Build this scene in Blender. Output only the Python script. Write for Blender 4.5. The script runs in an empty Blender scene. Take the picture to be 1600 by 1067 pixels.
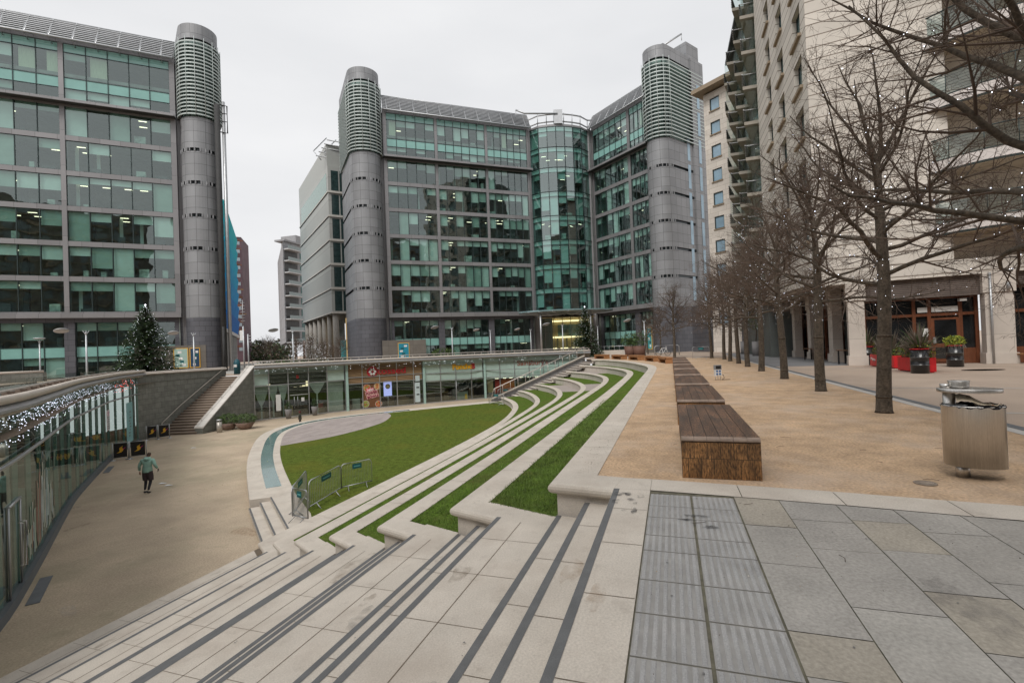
import bpy, bmesh, math, random
from mathutils import Vector, Matrix
from mathutils.geometry import tessellate_polygon
R = math.radians
sc = bpy.context.scene
C = sc.collection
rnd = random.Random(7)

# ------------------------------------------------------------------ camera, sky, sun, exposure
PITCH, ROLL, YAW = .012, .038, .317      # YAW: bearing of the tree row and of the steps
EYE = 1.6
cam_d = bpy.data.cameras.new('camera'); cam = bpy.data.objects.new('camera', cam_d); C.objects.link(cam)
cam_d.sensor_width = 36; cam_d.lens = 755 / 1600 * 36; cam_d.clip_start = .05; cam_d.clip_end = 3000
cr, sr, cp, sp = math.cos(ROLL), math.sin(ROLL), math.cos(PITCH), math.sin(PITCH)
cam.matrix_world = Matrix(((cr, sr, 0, 0), (sr*sp, -cr*sp, -cp, 0), (-sr*cp, cr*cp, -sp, EYE), (0, 0, 0, 1)))
sc.camera = cam
SUN_EL, SUN_AZ = R(48), R(205)
w = bpy.data.worlds.new('World'); sc.world = w; w.use_nodes = True
nt = w.node_tree; nt.nodes.clear()
out = nt.nodes.new('ShaderNodeOutputWorld'); bg = nt.nodes.new('ShaderNodeBackground')
sky = nt.nodes.new('ShaderNodeTexSky'); sky.sky_type = 'NISHITA'; sky.sun_disc = False
sky.sun_elevation = SUN_EL; sky.sun_rotation = SUN_AZ; sky.dust_density = 4
hs = nt.nodes.new('ShaderNodeHueSaturation'); hs.inputs['Saturation'].default_value = .12
tc = nt.nodes.new('ShaderNodeTexCoord'); mp = nt.nodes.new('ShaderNodeMapping'); mp.inputs['Scale'].default_value = (1, 1, 3.2)
nz = nt.nodes.new('ShaderNodeTexNoise'); nz.inputs['Scale'].default_value = 1.6; nz.inputs['Detail'].default_value = 5
rp = nt.nodes.new('ShaderNodeValToRGB')
rp.color_ramp.elements[0].position = .3; rp.color_ramp.elements[0].color = (5.6, 5.68, 5.85, 1)
rp.color_ramp.elements[1].position = .7; rp.color_ramp.elements[1].color = (6.7, 6.72, 6.8, 1)
mx = nt.nodes.new('ShaderNodeMixRGB'); mx.inputs[0].default_value = .9
nt.links.new(tc.outputs['Generated'], mp.inputs[0]); nt.links.new(mp.outputs[0], nz.inputs[0]); nt.links.new(nz.outputs[0], rp.inputs[0])
nt.links.new(sky.outputs[0], hs.inputs['Color']); nt.links.new(hs.outputs[0], mx.inputs[1]); nt.links.new(rp.outputs[0], mx.inputs[2])
nt.links.new(mx.outputs[0], bg.inputs[0]); bg.inputs[1].default_value = .1
nt.links.new(bg.outputs[0], out.inputs[0])
sd = bpy.data.lights.new('sun', 'SUN'); sd.energy = 1.5; sd.angle = R(25); sd.color = (1, .965, .92)
so = bpy.data.objects.new('sun', sd); C.objects.link(so)
so.rotation_euler = (R(90) - SUN_EL, 0, R(180) - SUN_AZ)
sc.view_settings.view_transform = 'Standard'; sc.view_settings.look = 'None'
sc.view_settings.exposure = .52; sc.view_settings.gamma = 1
sc.cycles.max_bounces = 6; sc.cycles.transparent_max_bounces = 12; sc.cycles.caustics_reflective = False; sc.cycles.caustics_refractive = False

# ------------------------------------------------------------------ coordinates
SA, CA = math.sin(YAW), math.cos(YAW)
def W(s, t, z=0.): return (s*SA - t*CA, s*CA + t*SA, z)      # s along the steps, t to the left of them
def ray(px, py):
    u = (px-800)/755; v = (533.5-py)/755
    X = u*cr + v*sr; Z = -u*sr + v*cr
    return X, cp - Z*sp, sp + Z*cp
def at(px, Y, py=545.):      # plan point seen in column px of the survey photograph at depth Y
    x, y, z = ray(px, py); return (x/y*Y, Y)
def G(px, py, z=0.):         # survey point on a level surface
    x, y, zz = ray(px, py); k = (z-EYE)/zz; return (x*k, y*k)

# ------------------------------------------------------------------ materials
def node_mat(name):
    m = bpy.data.materials.new(name); m.use_nodes = True
    n = m.node_tree; b = n.nodes['Principled BSDF']
    return m, n, b
def M(name, col, rough=.8, metal=0., var=.12, scale=2., bump=0., bscale=60., grime=0., gcol=None, gscale=.5, grid=None, spec=None, uv=True, stretch=None, coat=0., emit=None):
    m, n, b = node_mat(name); L = n.links.new
    tcn = n.nodes.new('ShaderNodeTexCoord'); src = tcn.outputs['UV' if uv else 'Object']
    if stretch:
        mpn = n.nodes.new('ShaderNodeMapping'); mpn.inputs['Scale'].default_value = stretch; L(src, mpn.inputs[0]); ssrc = mpn.outputs[0]
    else: ssrc = src
    def noise(s, d=5, r=.6, sr_=None):
        q = n.nodes.new('ShaderNodeTexNoise'); q.inputs['Scale'].default_value = s; q.inputs['Detail'].default_value = d; q.inputs['Roughness'].default_value = r
        L(sr_ or ssrc, q.inputs['Vector']); return q
    def mix(a, bb, f, mode='MIX'):
        q = n.nodes.new('ShaderNodeMixRGB'); q.blend_type = mode
        for i, v in ((0, f), (1, a), (2, bb)):
            if isinstance(v, (int, float)): q.inputs[i].default_value = v
            elif isinstance(v, tuple): q.inputs[i].default_value = (*v, 1)[:4]
            else: L(v, q.inputs[i])
        return q.outputs[0]
    def ramp(v, a, bb):
        q = n.nodes.new('ShaderNodeMapRange'); q.inputs[1].default_value = a; q.inputs[2].default_value = bb; L(v, q.inputs[0]); return q.outputs[0]
    lo = tuple(max(0, c*(1-var)) for c in col); hi = tuple(min(1, c*(1+var)) for c in col)
    c = mix(lo, hi, ramp(noise(scale).outputs[0], .3, .7))
    if bump:
        c2 = mix((1-var*1.5,)*3, (1+var,)*3, ramp(noise(bscale, 3).outputs[0], .3, .7)); c = mix(c, c2, 1., 'MULTIPLY')
    if grime:
        g = ramp(noise(gscale, 6, .7).outputs[0], .48, .72)
        k = n.nodes.new('ShaderNodeMath'); k.operation = 'MULTIPLY'; k.inputs[1].default_value = grime; L(g, k.inputs[0])
        c = mix(c, gcol or tuple(x*.55 for x in col), k.outputs[0])
        g2 = ramp(noise(gscale*5.3, 4, .75).outputs[0], .56, .70); k2 = n.nodes.new('ShaderNodeMath'); k2.operation = 'MULTIPLY'; k2.inputs[1].default_value = grime*.45; L(g2, k2.inputs[0])
        c = mix(c, tuple(x*.72 for x in (gcol or col)), k2.outputs[0])
    h = None
    if grid:
        bw, bh, mort, mcol, off = grid
        q = n.nodes.new('ShaderNodeTexBrick'); q.inputs['Scale'].default_value = 1; q.inputs['Brick Width'].default_value = bw; q.inputs['Row Height'].default_value = bh
        q.inputs['Mortar Size'].default_value = mort; q.inputs['Mortar Smooth'].default_value = .1; q.offset = off
        q.inputs['Color1'].default_value = (.88, .88, .88, 1); q.inputs['Color2'].default_value = (1.08, 1.08, 1.08, 1); q.inputs['Mortar'].default_value = (1, 1, 1, 1)
        L(src, q.inputs['Vector'])
        c = mix(c, q.outputs['Color'], 1., 'MULTIPLY'); c = mix(c, mcol, q.outputs['Fac'])
    L(c, b.inputs['Base Color']); b.inputs['Roughness'].default_value = rough; b.inputs['Metallic'].default_value = metal
    if spec is not None: b.inputs['Specular IOR Level'].default_value = spec
    if coat: b.inputs['Coat Weight'].default_value = coat
    if bump:
        bn = n.nodes.new('ShaderNodeBump'); bn.inputs['Strength'].default_value = bump; bn.inputs['Distance'].default_value = .01
        L(noise(bscale, 4, .7).outputs[0], bn.inputs['Height']); L(bn.outputs[0], b.inputs['Normal'])
    if emit: b.inputs['Emission Color'].default_value = (*emit[0], 1); b.inputs['Emission Strength'].default_value = emit[1]
    return m
def glass(name, tint, refl=.14, edge=.6, rough=.0, warp=.0):
    m = bpy.data.materials.new(name); m.use_nodes = True; n = m.node_tree; n.nodes.clear(); L = n.links.new
    o = n.nodes.new('ShaderNodeOutputMaterial'); mxs = n.nodes.new('ShaderNodeMixShader')
    t = n.nodes.new('ShaderNodeBsdfTransparent'); t.inputs[0].default_value = (*tint, 1)
    g = n.nodes.new('ShaderNodeBsdfGlossy'); g.inputs['Color'].default_value = (.86, .97, .95, 1); g.inputs['Roughness'].default_value = rough
    if warp:
        tcn = n.nodes.new('ShaderNodeTexCoord'); q = n.nodes.new('ShaderNodeTexNoise'); q.inputs['Scale'].default_value = .55; q.inputs['Detail'].default_value = 1
        bn = n.nodes.new('ShaderNodeBump'); bn.inputs['Strength'].default_value = 1; bn.inputs['Distance'].default_value = warp
        L(tcn.outputs['UV'], q.inputs['Vector']); L(q.outputs[0], bn.inputs['Height']); L(bn.outputs[0], g.inputs['Normal'])
    lw = n.nodes.new('ShaderNodeLayerWeight'); lw.inputs[0].default_value = .25
    mr = n.nodes.new('ShaderNodeMapRange'); mr.inputs[3].default_value = refl; mr.inputs[4].default_value = edge
    L(lw.outputs['Facing'], mr.inputs[0]); L(mr.outputs[0], mxs.inputs[0]); L(t.outputs[0], mxs.inputs[1]); L(g.outputs[0], mxs.inputs[2]); L(mxs.outputs[0], o.inputs[0])
    return m
def glow(name, col, k):
    m, n, b = node_mat(name); b.inputs['Base Color'].default_value = (*col, 1)
    b.inputs['Emission Color'].default_value = (*col, 1); b.inputs['Emission Strength'].default_value = k; return m

# ------------------------------------------------------------------ mesh builder
class MB:
    def __init__(s): s.v = []; s.f = []; s.m = []; s.sm = []; s.uvs = {}
    def face(s, pts, mat=0, smooth=False, uv=None):
        i = len(s.v); s.v.extend([tuple(p) for p in pts]); s.f.append(tuple(range(i, i+len(pts)))); s.m.append(mat); s.sm.append(smooth)
        if uv: s.uvs[len(s.f)-1] = uv
    def hexa(s, p, mat=0):     # 8 points: bottom 4 counter-clockwise, top 4
        i = len(s.v); s.v.extend([tuple(q) for q in p])
        for f in ((3,2,1,0),(4,5,6,7),(0,1,5,4),(1,2,6,5),(2,3,7,6),(3,0,4,7)):
            s.f.append(tuple(i+k for k in f)); s.m.append(mat); s.sm.append(False)
    def box(s, x0, x1, y0, y1, z0, z1, mat=0, F=None):
        p = [(x0,y0,z0),(x1,y0,z0),(x1,y1,z0),(x0,y1,z0),(x0,y0,z1),(x1,y0,z1),(x1,y1,z1),(x0,y1,z1)]
        if F: p = [F(*q) for q in p]
        s.hexa(p, mat)
    def tube(s, pts, rad, n=8, mat=0, caps=True, smooth=True):
        P = [Vector(p) for p in pts]; rads = rad if isinstance(rad, (list, tuple)) else [rad]*len(P)
        base = len(s.v); ref = None
        for k, p in enumerate(P):
            d = (P[min(k+1, len(P)-1)] - P[max(k-1, 0)])
            if d.length < 1e-9: d = Vector((0,0,1))
            d.normalize()
            if ref is None: ref = Vector((0,0,1)) if abs(d.z) < .9 else Vector((1,0,0))
            a = d.cross(ref)
            if a.length < 1e-4: a = d.cross(Vector((.3,.9,.1)))
            a.normalize(); b_ = d.cross(a); ref = -b_ if False else ref
            for j in range(n):
                an = 2*math.pi*j/n; s.v.append(tuple(p + (a*math.cos(an) + b_*math.sin(an))*rads[k]))
        for k in range(len(P)-1):
            for j in range(n):
                j2 = (j+1) % n; s.f.append((base+k*n+j, base+k*n+j2, base+(k+1)*n+j2, base+(k+1)*n+j)); s.m.append(mat); s.sm.append(smooth)
        if caps:
            s.f.append(tuple(base+j for j in reversed(range(n)))); s.m.append(mat); s.sm.append(False)
            s.f.append(tuple(base+(len(P)-1)*n+j for j in range(n))); s.m.append(mat); s.sm.append(False)
    def lathe(s, prof, c=(0,0,0), n=20, mat=0, smooth=True, sx=1., sy=1., rot=0.):
        base = len(s.v); cz, sz = math.cos(rot), math.sin(rot)
        for r_, z in prof:
            for j in range(n):
                an = 2*math.pi*j/n; x, y = math.cos(an)*r_*sx, math.sin(an)*r_*sy
                s.v.append((c[0]+x*cz-y*sz, c[1]+x*sz+y*cz, c[2]+z))
        for k in range(len(prof)-1):
            for j in range(n):
                j2 = (j+1) % n; s.f.append((base+k*n+j, base+k*n+j2, base+(k+1)*n+j2, base+(k+1)*n+j)); s.m.append(mat); s.sm.append(smooth)
        if prof[0][0] > 1e-4: s.f.append(tuple(base+j for j in reversed(range(n)))); s.m.append(mat); s.sm.append(False)
        if prof[-1][0] > 1e-4: s.f.append(tuple(base+(len(prof)-1)*n+j for j in range(n))); s.m.append(mat); s.sm.append(False)
    def octa(s, c, r_, mat=0):
        i = len(s.v); x, y, z = c
        s.v.extend([(x+r_,y,z),(x,y+r_,z),(x-r_,y,z),(x,y-r_,z),(x,y,z+r_),(x,y,z-r_)])
        for f in ((0,1,4),(1,2,4),(2,3,4),(3,0,4),(1,0,5),(2,1,5),(3,2,5),(0,3,5)): s.f.append(tuple(i+k for k in f)); s.m.append(mat); s.sm.append(False)
    def poly(s, pts, z, mat=0, holes=()):
        loops = [[Vector((p[0], p[1], 0)) for p in pts]] + [[Vector((p[0], p[1], 0)) for p in h] for h in holes]
        flat = [q for l in loops for q in l]; i = len(s.v); s.v.extend([(q.x, q.y, z) for q in flat])
        for tri in tessellate_polygon(loops):
            a, b_, c = [flat[k] for k in tri]
            if (b_-a).cross(c-a).z < 0: tri = (tri[0], tri[2], tri[1])
            s.f.append(tuple(i+k for k in tri)); s.m.append(mat); s.sm.append(False)
    def strip(s, A, B, za, zb=None, mat=0, smooth=False):     # quads between two plan polylines
        zb = za if zb is None else zb
        for k in range(len(A)-1):
            s.face([(*A[k][:2], za), (*A[k+1][:2], za), (*B[k+1][:2], zb), (*B[k][:2], zb)], mat, smooth)
    def build(s, name, mats, parent=None, loc=(0,0,0), fixn=False, uvrot=0.):
        me = bpy.data.meshes.new(name)
        off = Vector(loc); q = parent
        while q is not None: off = off + q.location; q = q.parent
        me.from_pydata([(v[0]-off.x, v[1]-off.y, v[2]-off.z) for v in s.v], [], s.f)
        for mm in (mats if isinstance(mats, (list, tuple)) else [mats]): me.materials.append(mm)
        me.polygons.foreach_set('material_index', s.m); me.polygons.foreach_set('use_smooth', s.sm)
        if fixn:
            bm_ = bmesh.new(); bm_.from_mesh(me); bmesh.ops.remove_doubles(bm_, verts=bm_.verts, dist=1e-5); bmesh.ops.recalc_face_normals(bm_, faces=bm_.faces); bm_.to_mesh(me); bm_.free()
        me.update()
        uvl = me.uv_layers.new(name='UVMap').data; V = me.vertices
        for p in me.polygons:
            if p.index in s.uvs and not fixn:
                for k, li in enumerate(p.loop_indices): uvl[li].uv = s.uvs[p.index][k]
                continue
            nx, ny, nz_ = p.normal
            if abs(nz_) > .7:
                for li in p.loop_indices:
                    q = V[me.loops[li].vertex_index].co + off
                    uvl[li].uv = (q.x*SA + q.y*CA, -q.x*CA + q.y*SA)
            else:
                l = math.hypot(nx, ny); tx, ty = -ny/l, nx/l
                for li in p.loop_indices:
                    q = V[me.loops[li].vertex_index].co + off
                    uvl[li].uv = (q.x*tx + q.y*ty, q.z)
        o = bpy.data.objects.new(name, me); C.objects.link(o)
        if parent is not None: o.parent = parent
        o.location = loc
        return o
def thing(name, label, cat, loc=(0,0,0), group=None, rz=0):
    """Empty at the thing's base; parts are built in world coordinates and moved under it."""
    o = bpy.data.objects.new(name, None); C.objects.link(o); o.location = loc; o.rotation_euler = (0,0,rz); o.empty_display_size = .3
    o['label'] = label; o['category'] = cat
    if group: o['group'] = group
    return o
def tag(o, label=None, cat=None, group=None, kind=None):
    if label: o['label'] = label
    if cat: o['category'] = cat
    if group: o['group'] = group
    if kind: o['kind'] = kind
    return o
def copy_tree(o, parent=None):
    c = o.copy(); C.objects.link(c); c.parent = parent
    for ch in list(o.children): copy_tree(ch, c)
    return c
def put(o, loc, rz=0, label=None, scale=1.):
    o.location = loc; o.rotation_euler = (0,0,rz); o.scale = (scale,)*3
    if label: o['label'] = label
    return o
ORD = ['nearest','second','third','fourth','fifth','sixth','seventh','eighth','ninth','tenth','eleventh','twelfth','thirteenth']
def resample(P, n):
    P = [Vector((p[0], p[1])) for p in P]; d = [0]
    for a, b_ in zip(P, P[1:]): d.append(d[-1] + (b_-a).length)
    out = []; j = 0
    for k in range(n):
        x = d[-1]*k/(n-1)
        while j < len(P)-2 and d[j+1] < x: j += 1
        f = (x-d[j])/max(1e-9, d[j+1]-d[j]); q = P[j].lerp(P[j+1], min(1, max(0, f))); out.append((q.x, q.y))
    return out
def smooth_line(P, n=60, it=6):
    Q = resample(P, n)
    for _ in range(it):
        Q = [Q[0]] + [((Q[k-1][0]+2*Q[k][0]+Q[k+1][0])/4, (Q[k-1][1]+2*Q[k][1]+Q[k+1][1])/4) for k in range(1, len(Q)-1)] + [Q[-1]]
    return Q
def offset_line(P, d):       # + = to the left of travel
    out = []
    for k in range(len(P)):
        a = P[max(k-1, 0)]; b_ = P[min(k+1, len(P)-1)]
        if 0 < k < len(P)-1:
            v1 = Vector((P[k][0]-a[0], P[k][1]-a[1])).normalized(); v2 = Vector((b_[0]-P[k][0], b_[1]-P[k][1])).normalized()
            nn = Vector((-(v1.y+v2.y), v1.x+v2.x)); nn.normalize(); c = max(.5, nn.x*(-v1.y) + nn.y*v1.x); nn /= c
        else:
            v = Vector((b_[0]-a[0], b_[1]-a[1])).normalized(); nn = Vector((-v.y, v.x))
        out.append((P[k][0]+nn.x*d, P[k][1]+nn.y*d))
    return out
def sweep(mb, path, prof, z, mat=0, smooth=True, ends=True, mats=None):
    """prof: (offset to the left of travel, height) pairs swept along a plan path."""
    lines = [offset_line(path, o) for o, h in prof]
    for k in range(len(prof)-1):
        m_ = mats[k] if mats else mat
        for j in range(len(path)-1):
            a, b_ = lines[k], lines[k+1]
            mb.face([(*a[j], z+prof[k][1]), (*b_[j], z+prof[k+1][1]), (*b_[j+1], z+prof[k+1][1]), (*a[j+1], z+prof[k][1])], m_, False)
    if ends:
        mb.face([(*lines[k][0], z+prof[k][1]) for k in range(len(prof))], mats[0] if mats else mat)
        mb.face([(*lines[k][-1], z+prof[k][1]) for k in reversed(range(len(prof)))], mats[0] if mats else mat)
# ------------------------------------------------------------------ materials used
cream = M('cream stone', (.57,.515,.445), .8, var=.10, scale=1.3, bump=.35, bscale=70, grime=.6, gcol=(.40,.335,.275), gscale=.8)
cream_wall = M('cream stone wall', (.54,.49,.43), .85, var=.10, scale=2, bump=.2, bscale=60, grime=.35, gcol=(.30,.26,.22), gscale=1.2)
strip_dark = M('grey nosing strip', (.13,.132,.133), .7, var=.15, scale=6, bump=.2, bscale=150)
joint = M('joint', (.16,.125,.09), .95, var=.3, scale=12)
plaza_m = M('resin gravel plaza', (.475,.385,.285), .9, var=.17, scale=.5, bump=.5, bscale=24, grime=.7, gcol=(.31,.285,.195), gscale=.19, spec=.2)
gravel_m = M('bonded gravel', (.52,.36,.225), .95, var=.22, scale=2.2, bump=.8, bscale=30, grime=.6, gcol=(.56,.455,.37), gscale=.45)
prom_m = M('promenade paving', (.42,.33,.26), .85, var=.10, scale=.5, bump=.3, bscale=50, grime=.3, gcol=(.32,.27,.23), gscale=.3)
asph = M('grey street paving', (.20,.20,.205), .85, var=.12, scale=.6, bump=.2, bscale=40)
line_m = M('pale kerb line', (.50,.48,.45), .8, var=.1, bump=.1)
drain_m = M('slot drain', (.13,.14,.15), .6, var=.2)
flag = [M('york flag %s' % k, c, .6, var=.16, scale=1.7, bump=.25, bscale=40, grime=.4, gcol=g_, gscale=1.4) for k, c, g_ in (('blue', (.345,.325,.295), (.40,.375,.34)), ('grey', (.36,.34,.31), (.30,.28,.255)), ('brown', (.355,.32,.265), (.31,.285,.245)), ('pale', (.40,.38,.345), (.33,.305,.27)))]
tact = M('tactile slab', (.36,.355,.35), .75, var=.16, scale=3, bump=.4, bscale=90, grime=.5, gcol=(.46,.44,.41), gscale=2)
tact_dark = M('tactile groove', (.29,.28,.265), .9, var=.2, scale=5)
moss = M('mossy joint', (.13,.12,.085), .95, var=.5, scale=8)
lawn_m = M('lawn', (.092,.125,.020), .95, var=.34, scale=3.5, bump=1., bscale=16, grime=.6, gcol=(.135,.125,.02), gscale=.3, spec=.08)
grass_m = M('terrace grass', (.085,.14,.02), .95, var=.34, scale=4, bump=1., bscale=30, grime=.7, gcol=(.125,.115,.04), gscale=.9, spec=.08)
blade_m = M('grass blade', (.125,.19,.04), .8, var=.5, scale=2.2, uv=False)
timber = M('worn brown timber', (.15,.078,.042), .5, var=.7, scale=1.6, bump=.4, bscale=25, grime=1., gcol=(.05,.038,.028), gscale=2.0, grid=(3.2,.14,.004,(.015,.012,.01),0), stretch=(.5,3,1))
timber_end = M('worn timber end', (.27,.135,.05), .6, var=.6, scale=2.2, bump=.4, bscale=25, grime=1., gcol=(.03,.02,.014), gscale=3.6, grid=(.14,.23,.003,(.03,.02,.01),.5), stretch=(3,.7,1))
timber_lt = M('orange timber', (.36,.17,.07), .6, var=.3, scale=3, bump=.3, bscale=30, stretch=(.6,3,1))
steel = M('brushed steel', (.64,.62,.59), .40, 1., var=.12, scale=3, bump=.05, bscale=30, stretch=(30,.6,1))
steel2 = M('galvanised steel', (.46,.47,.48), .45, .8, var=.1, uv=False)
rail_m = M('satin rail', (.55,.50,.45), .4, .5, var=.08)
frame_gr = M('grey cladding', (.255,.25,.255), .5, .35, var=.06, scale=.4, grid=(1.9,4.0,.012,(.06,.055,.055),0), spec=.6)
tower_gr = M('tower cladding', (.26,.265,.275), .55, .2, var=.07, scale=.5, grid=(1.25,1.33,.016,(.045,.045,.05),0))
tower_dk = M('dark base cladding', (.12,.122,.138), .5, .3, var=.1, scale=.5, grid=(1.25,.62,.014,(.025,.025,.03),.5))
dark_fr = M('dark frame', (.035,.055,.055), .5, .3, var=.1)
under = M('dark soffit', (.045,.045,.045), .8, var=.2)
spandrel = M('teal spandrel', (.23,.45,.41), .15, 0, var=.08, scale=.6, coat=.6)
blind = M('roller blind', (.66,.74,.70), .9, var=.08, scale=.8)
blind2 = M('roller blind dim', (.36,.46,.41), .9, var=.1, scale=.8)
curtain = M('pale curtain', (.55,.56,.42), .9, var=.2, scale=4, stretch=(6,.3,1))
inner = M('office interior', (.17,.19,.175), .9, var=.5, scale=.7)
clutter = M('office furniture', (.42,.5,.45), .8, var=.5, scale=1.5)
clutter2 = M('dark office furniture', (.05,.06,.06), .8, var=.5, scale=1.5)
lamp_em = glow('office ceiling light', (1,.86,.62), 2.2); dim_em = glow('shop ceiling light', (1,.8,.5), .9)
warm_em = glow('lobby light', (1,.80,.45), 1.5)
white_em = glow('fairy light', (.9,.93,1), 1.7)
red_em = glow('red fairy light', (1,.12,.1), 4.)
gl = glass('office glass', (.66,.84,.80), .15, .75, warp=.018)
gl_drum = glass('drum glass', (.52,.78,.74), .24, .8, warp=.01)
gl_clear = glass('shop glass', (.72,.84,.80), .13, .8)
gl_pav = glass('pavilion glass', (.74,.87,.82), .18, .62, warp=.02)
gl_rail = glass('rail glass', (.80,.88,.86), .08, .5)
green_st = M('green slate cladding', (.20,.205,.185), .55, var=.2, scale=2.5, bump=.2, bscale=30, grime=.5, gcol=(.26,.27,.24), gscale=1.3, grid=(.62,.40,.012,(.09,.10,.085),.5))
cream_clad = M('cream stone cladding', (.66,.61,.545), .8, var=.05, scale=.7, grid=(60.,.62,.03,(.23,.19,.155),0))
cream_block = M('cream block cladding', (.66,.605,.54), .8, var=.05, scale=.7, grid=(2.2,.62,.012,(.33,.28,.23),.5))
pillar_m = M('cream pillar', (.58,.52,.46), .75, var=.07, scale=1.2, grid=(30.,1.35,.01,(.33,.29,.25),0))
brown_wood = M('red brown joinery', (.15,.05,.022), .35, var=.3, scale=3, stretch=(3,.4,1), coat=.2)
slate_roof = M('brown louvre', (.13,.10,.085), .7, var=.2, grid=(8.,.09,.014,(.04,.03,.025),0))
sill_m = M('brown stone sill', (.30,.235,.165), .8, var=.1)
bark = M('bark', (.095,.075,.055), .95, var=.35, scale=6, bump=.8, bscale=22, uv=False)
twig_m = M('twig', (.12,.085,.064), .95, var=.3, scale=3, uv=False)
black_m = M('black paint', (.012,.012,.013), .45, var=.3, uv=False)
red_m = M('red paint', (.55,.015,.02), .45, var=.15, scale=4, uv=False)
green_lf = [M('leaf %d' % i, c, .6, var=.4, scale=4, uv=False) for i, c in enumerate(((.045,.085,.02), (.09,.15,.03), (.30,.33,.03), (.16,.13,.10), (.022,.045,.018)))]
soil = M('soil', (.04,.028,.02), .95)
terra = M('weathered planter', (.22,.15,.12), .8, var=.25, scale=4, uv=False)
white_m = M('white paint', (.72,.72,.70), .5, var=.06, uv=False)
blue_m = M('blue socket', (.02,.12,.35), .5, uv=False)
teal_pl = M('teal plate', (.01,.10,.11), .5, var=.1, uv=False)
canvas_bk = M('black canvas', (.014,.013,.012), .8, var=.3, scale=5, uv=False)
yellow_m = M('yellow paint', (.72,.40,.03), .6, var=.1, uv=False)
magenta_m = M('magenta paint', (.6,.04,.2), .6, uv=False)
# ------------------------------------------------------------------ levels
ZP, ZL = -4.15, -3.75            # sunken plaza, raised lawn
RZ = .55                          # one terrace = three risers
RIM = [None,
 [(5.5,1.36),(15,1.33),(25,1.30),(30,1.28),(32.5,1.38),(34.8,1.7),(37,2.2),(40,2.95),(43.5,4.0),(48.6,6.3),(49.9,7.8)],
 [(6.05,2.9),(12,2.88),(21,2.80),(30.4,2.83),(35,2.93),(38.1,3.3),(42,4.4),(46.9,6.7),(49.8,9.05)],
 [(6.55,4.41),(12.3,4.45),(17.7,4.52),(25.3,4.54),(32.3,4.55),(35.9,4.75),(39.2,5.2),(42.3,6.1),(45.6,7.6),(49.0,10.3)],
 [(7.27,5.92),(14.7,5.95),(19.3,6.02),(26.1,6.05),(33.1,6.15),(36.4,6.5),(39.7,7.25),(43.5,8.7),(46.4,10.2),(48.1,11.7)],
 [(8.1,7.48),(17.3,7.53),(22.5,7.6),(27.2,7.7),(32.6,7.9),(36.5,8.35),(40.4,9.35),(44.1,10.97),(47.2,13.2)],
 [(9.05,9.0),(20.8,9.03),(26.1,9.25),(31,9.54),(35,9.88),(38.1,10.6),(41.4,11.87),(44.7,13.5),(46.2,14.7)],
 [(10.07,10.52),(20,10.52),(24.5,10.6),(29.4,10.84),(32.5,11.24),(36.3,12.03),(38.6,12.7),(41.6,13.97),(45.2,16.2)]]
KW = .42; KWS = [0,.45,.40,.35,.34,.34,.34,.40]
def xy(P): return [W(*p)[:2] for p in P]
rim_st = [None]+[smooth_line(r_, 70, 8) for r_ in RIM[1:]]
Epts = [(-9,4.75),(-2.9,5.08),(-1.4,5.27),(.25,5.40),(.66,5.40),(1.36,5.5),(2.9,6.05),(4.41,6.55),(5.92,7.27),(7.48,8.1),(9.0,9.05),(10.52,10.07),(12,11.1)]
def E_(t):
    for (a, sa), (b_, sb) in zip(Epts, Epts[1:]):
        if t <= b_: return sa + (sb-sa)*(t-a)/(b_-a)
    return Epts[-1][1]
N_ = lambda g, j: .656 + 1.535*g + .34*j
# shopfront and pavilion lines on the plaza level
SHOP = smooth_line([(-23.45,43.7),(-19.4,46.6),(-16.6,48.7),(-10,52.4),(-4.7,55.3),(-.5,56.7),(4,57.4),(9.2,57.6)], 60, 3)
PAV = smooth_line([(-27.2,35.0),(-24.5,29.3),(-22.1,25.5),(-18.95,20.6),(-16.8,17.7),(-14.15,14.2),(-12.75,12.3),(-11.7,10.9),(-10.4,8.6),(-9.4,6.0),(-8.9,2.5),(-9,-3)], 60, 3)

# ------------------------------------------------------------------ upper ground with the sunken court cut out
hole_st = [(-8,.656),(5.40,.656),(5.5,1.30)] + [(s, t-.08) for s, t in rim_st[1]]
hole = [W(*p)[:2] for p in hole_st] + [W(52.6,9.25)[:2]]
shop_edge = offset_line(SHOP, -.35)      # deck edge proud of the glass
pav_edge = offset_line(PAV, .35)
LST_L = [(-27.25,37.0),(-27.0,39),(-26.4,41.2),(-25.8,43.3)]       # left side of the curved stair
LST_R = [(-24.6,37.3),(-24.35,39),(-24.0,41),(-23.7,43.3)]
hole += list(reversed(shop_edge)) + [(-23.5,43.9),(-25.8,43.4)] + list(reversed(LST_L))[1:] + pav_edge + [(-8.6,-6.0), W(-8,10)[:2]]
mb = MB(); BIG = 900
mb.poly([(-BIG,-BIG),(BIG,-BIG),(BIG,BIG),(-BIG,BIG)], 0, 0, [hole])
tag(mb.build('ground', prom_m), kind='structure')
mb = MB(); mb.poly([(-34,-12),(14,-12),(14,62),(-34,62)], ZP, 0)
tag(mb.build('sunken_plaza', plaza_m), kind='structure')

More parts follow.
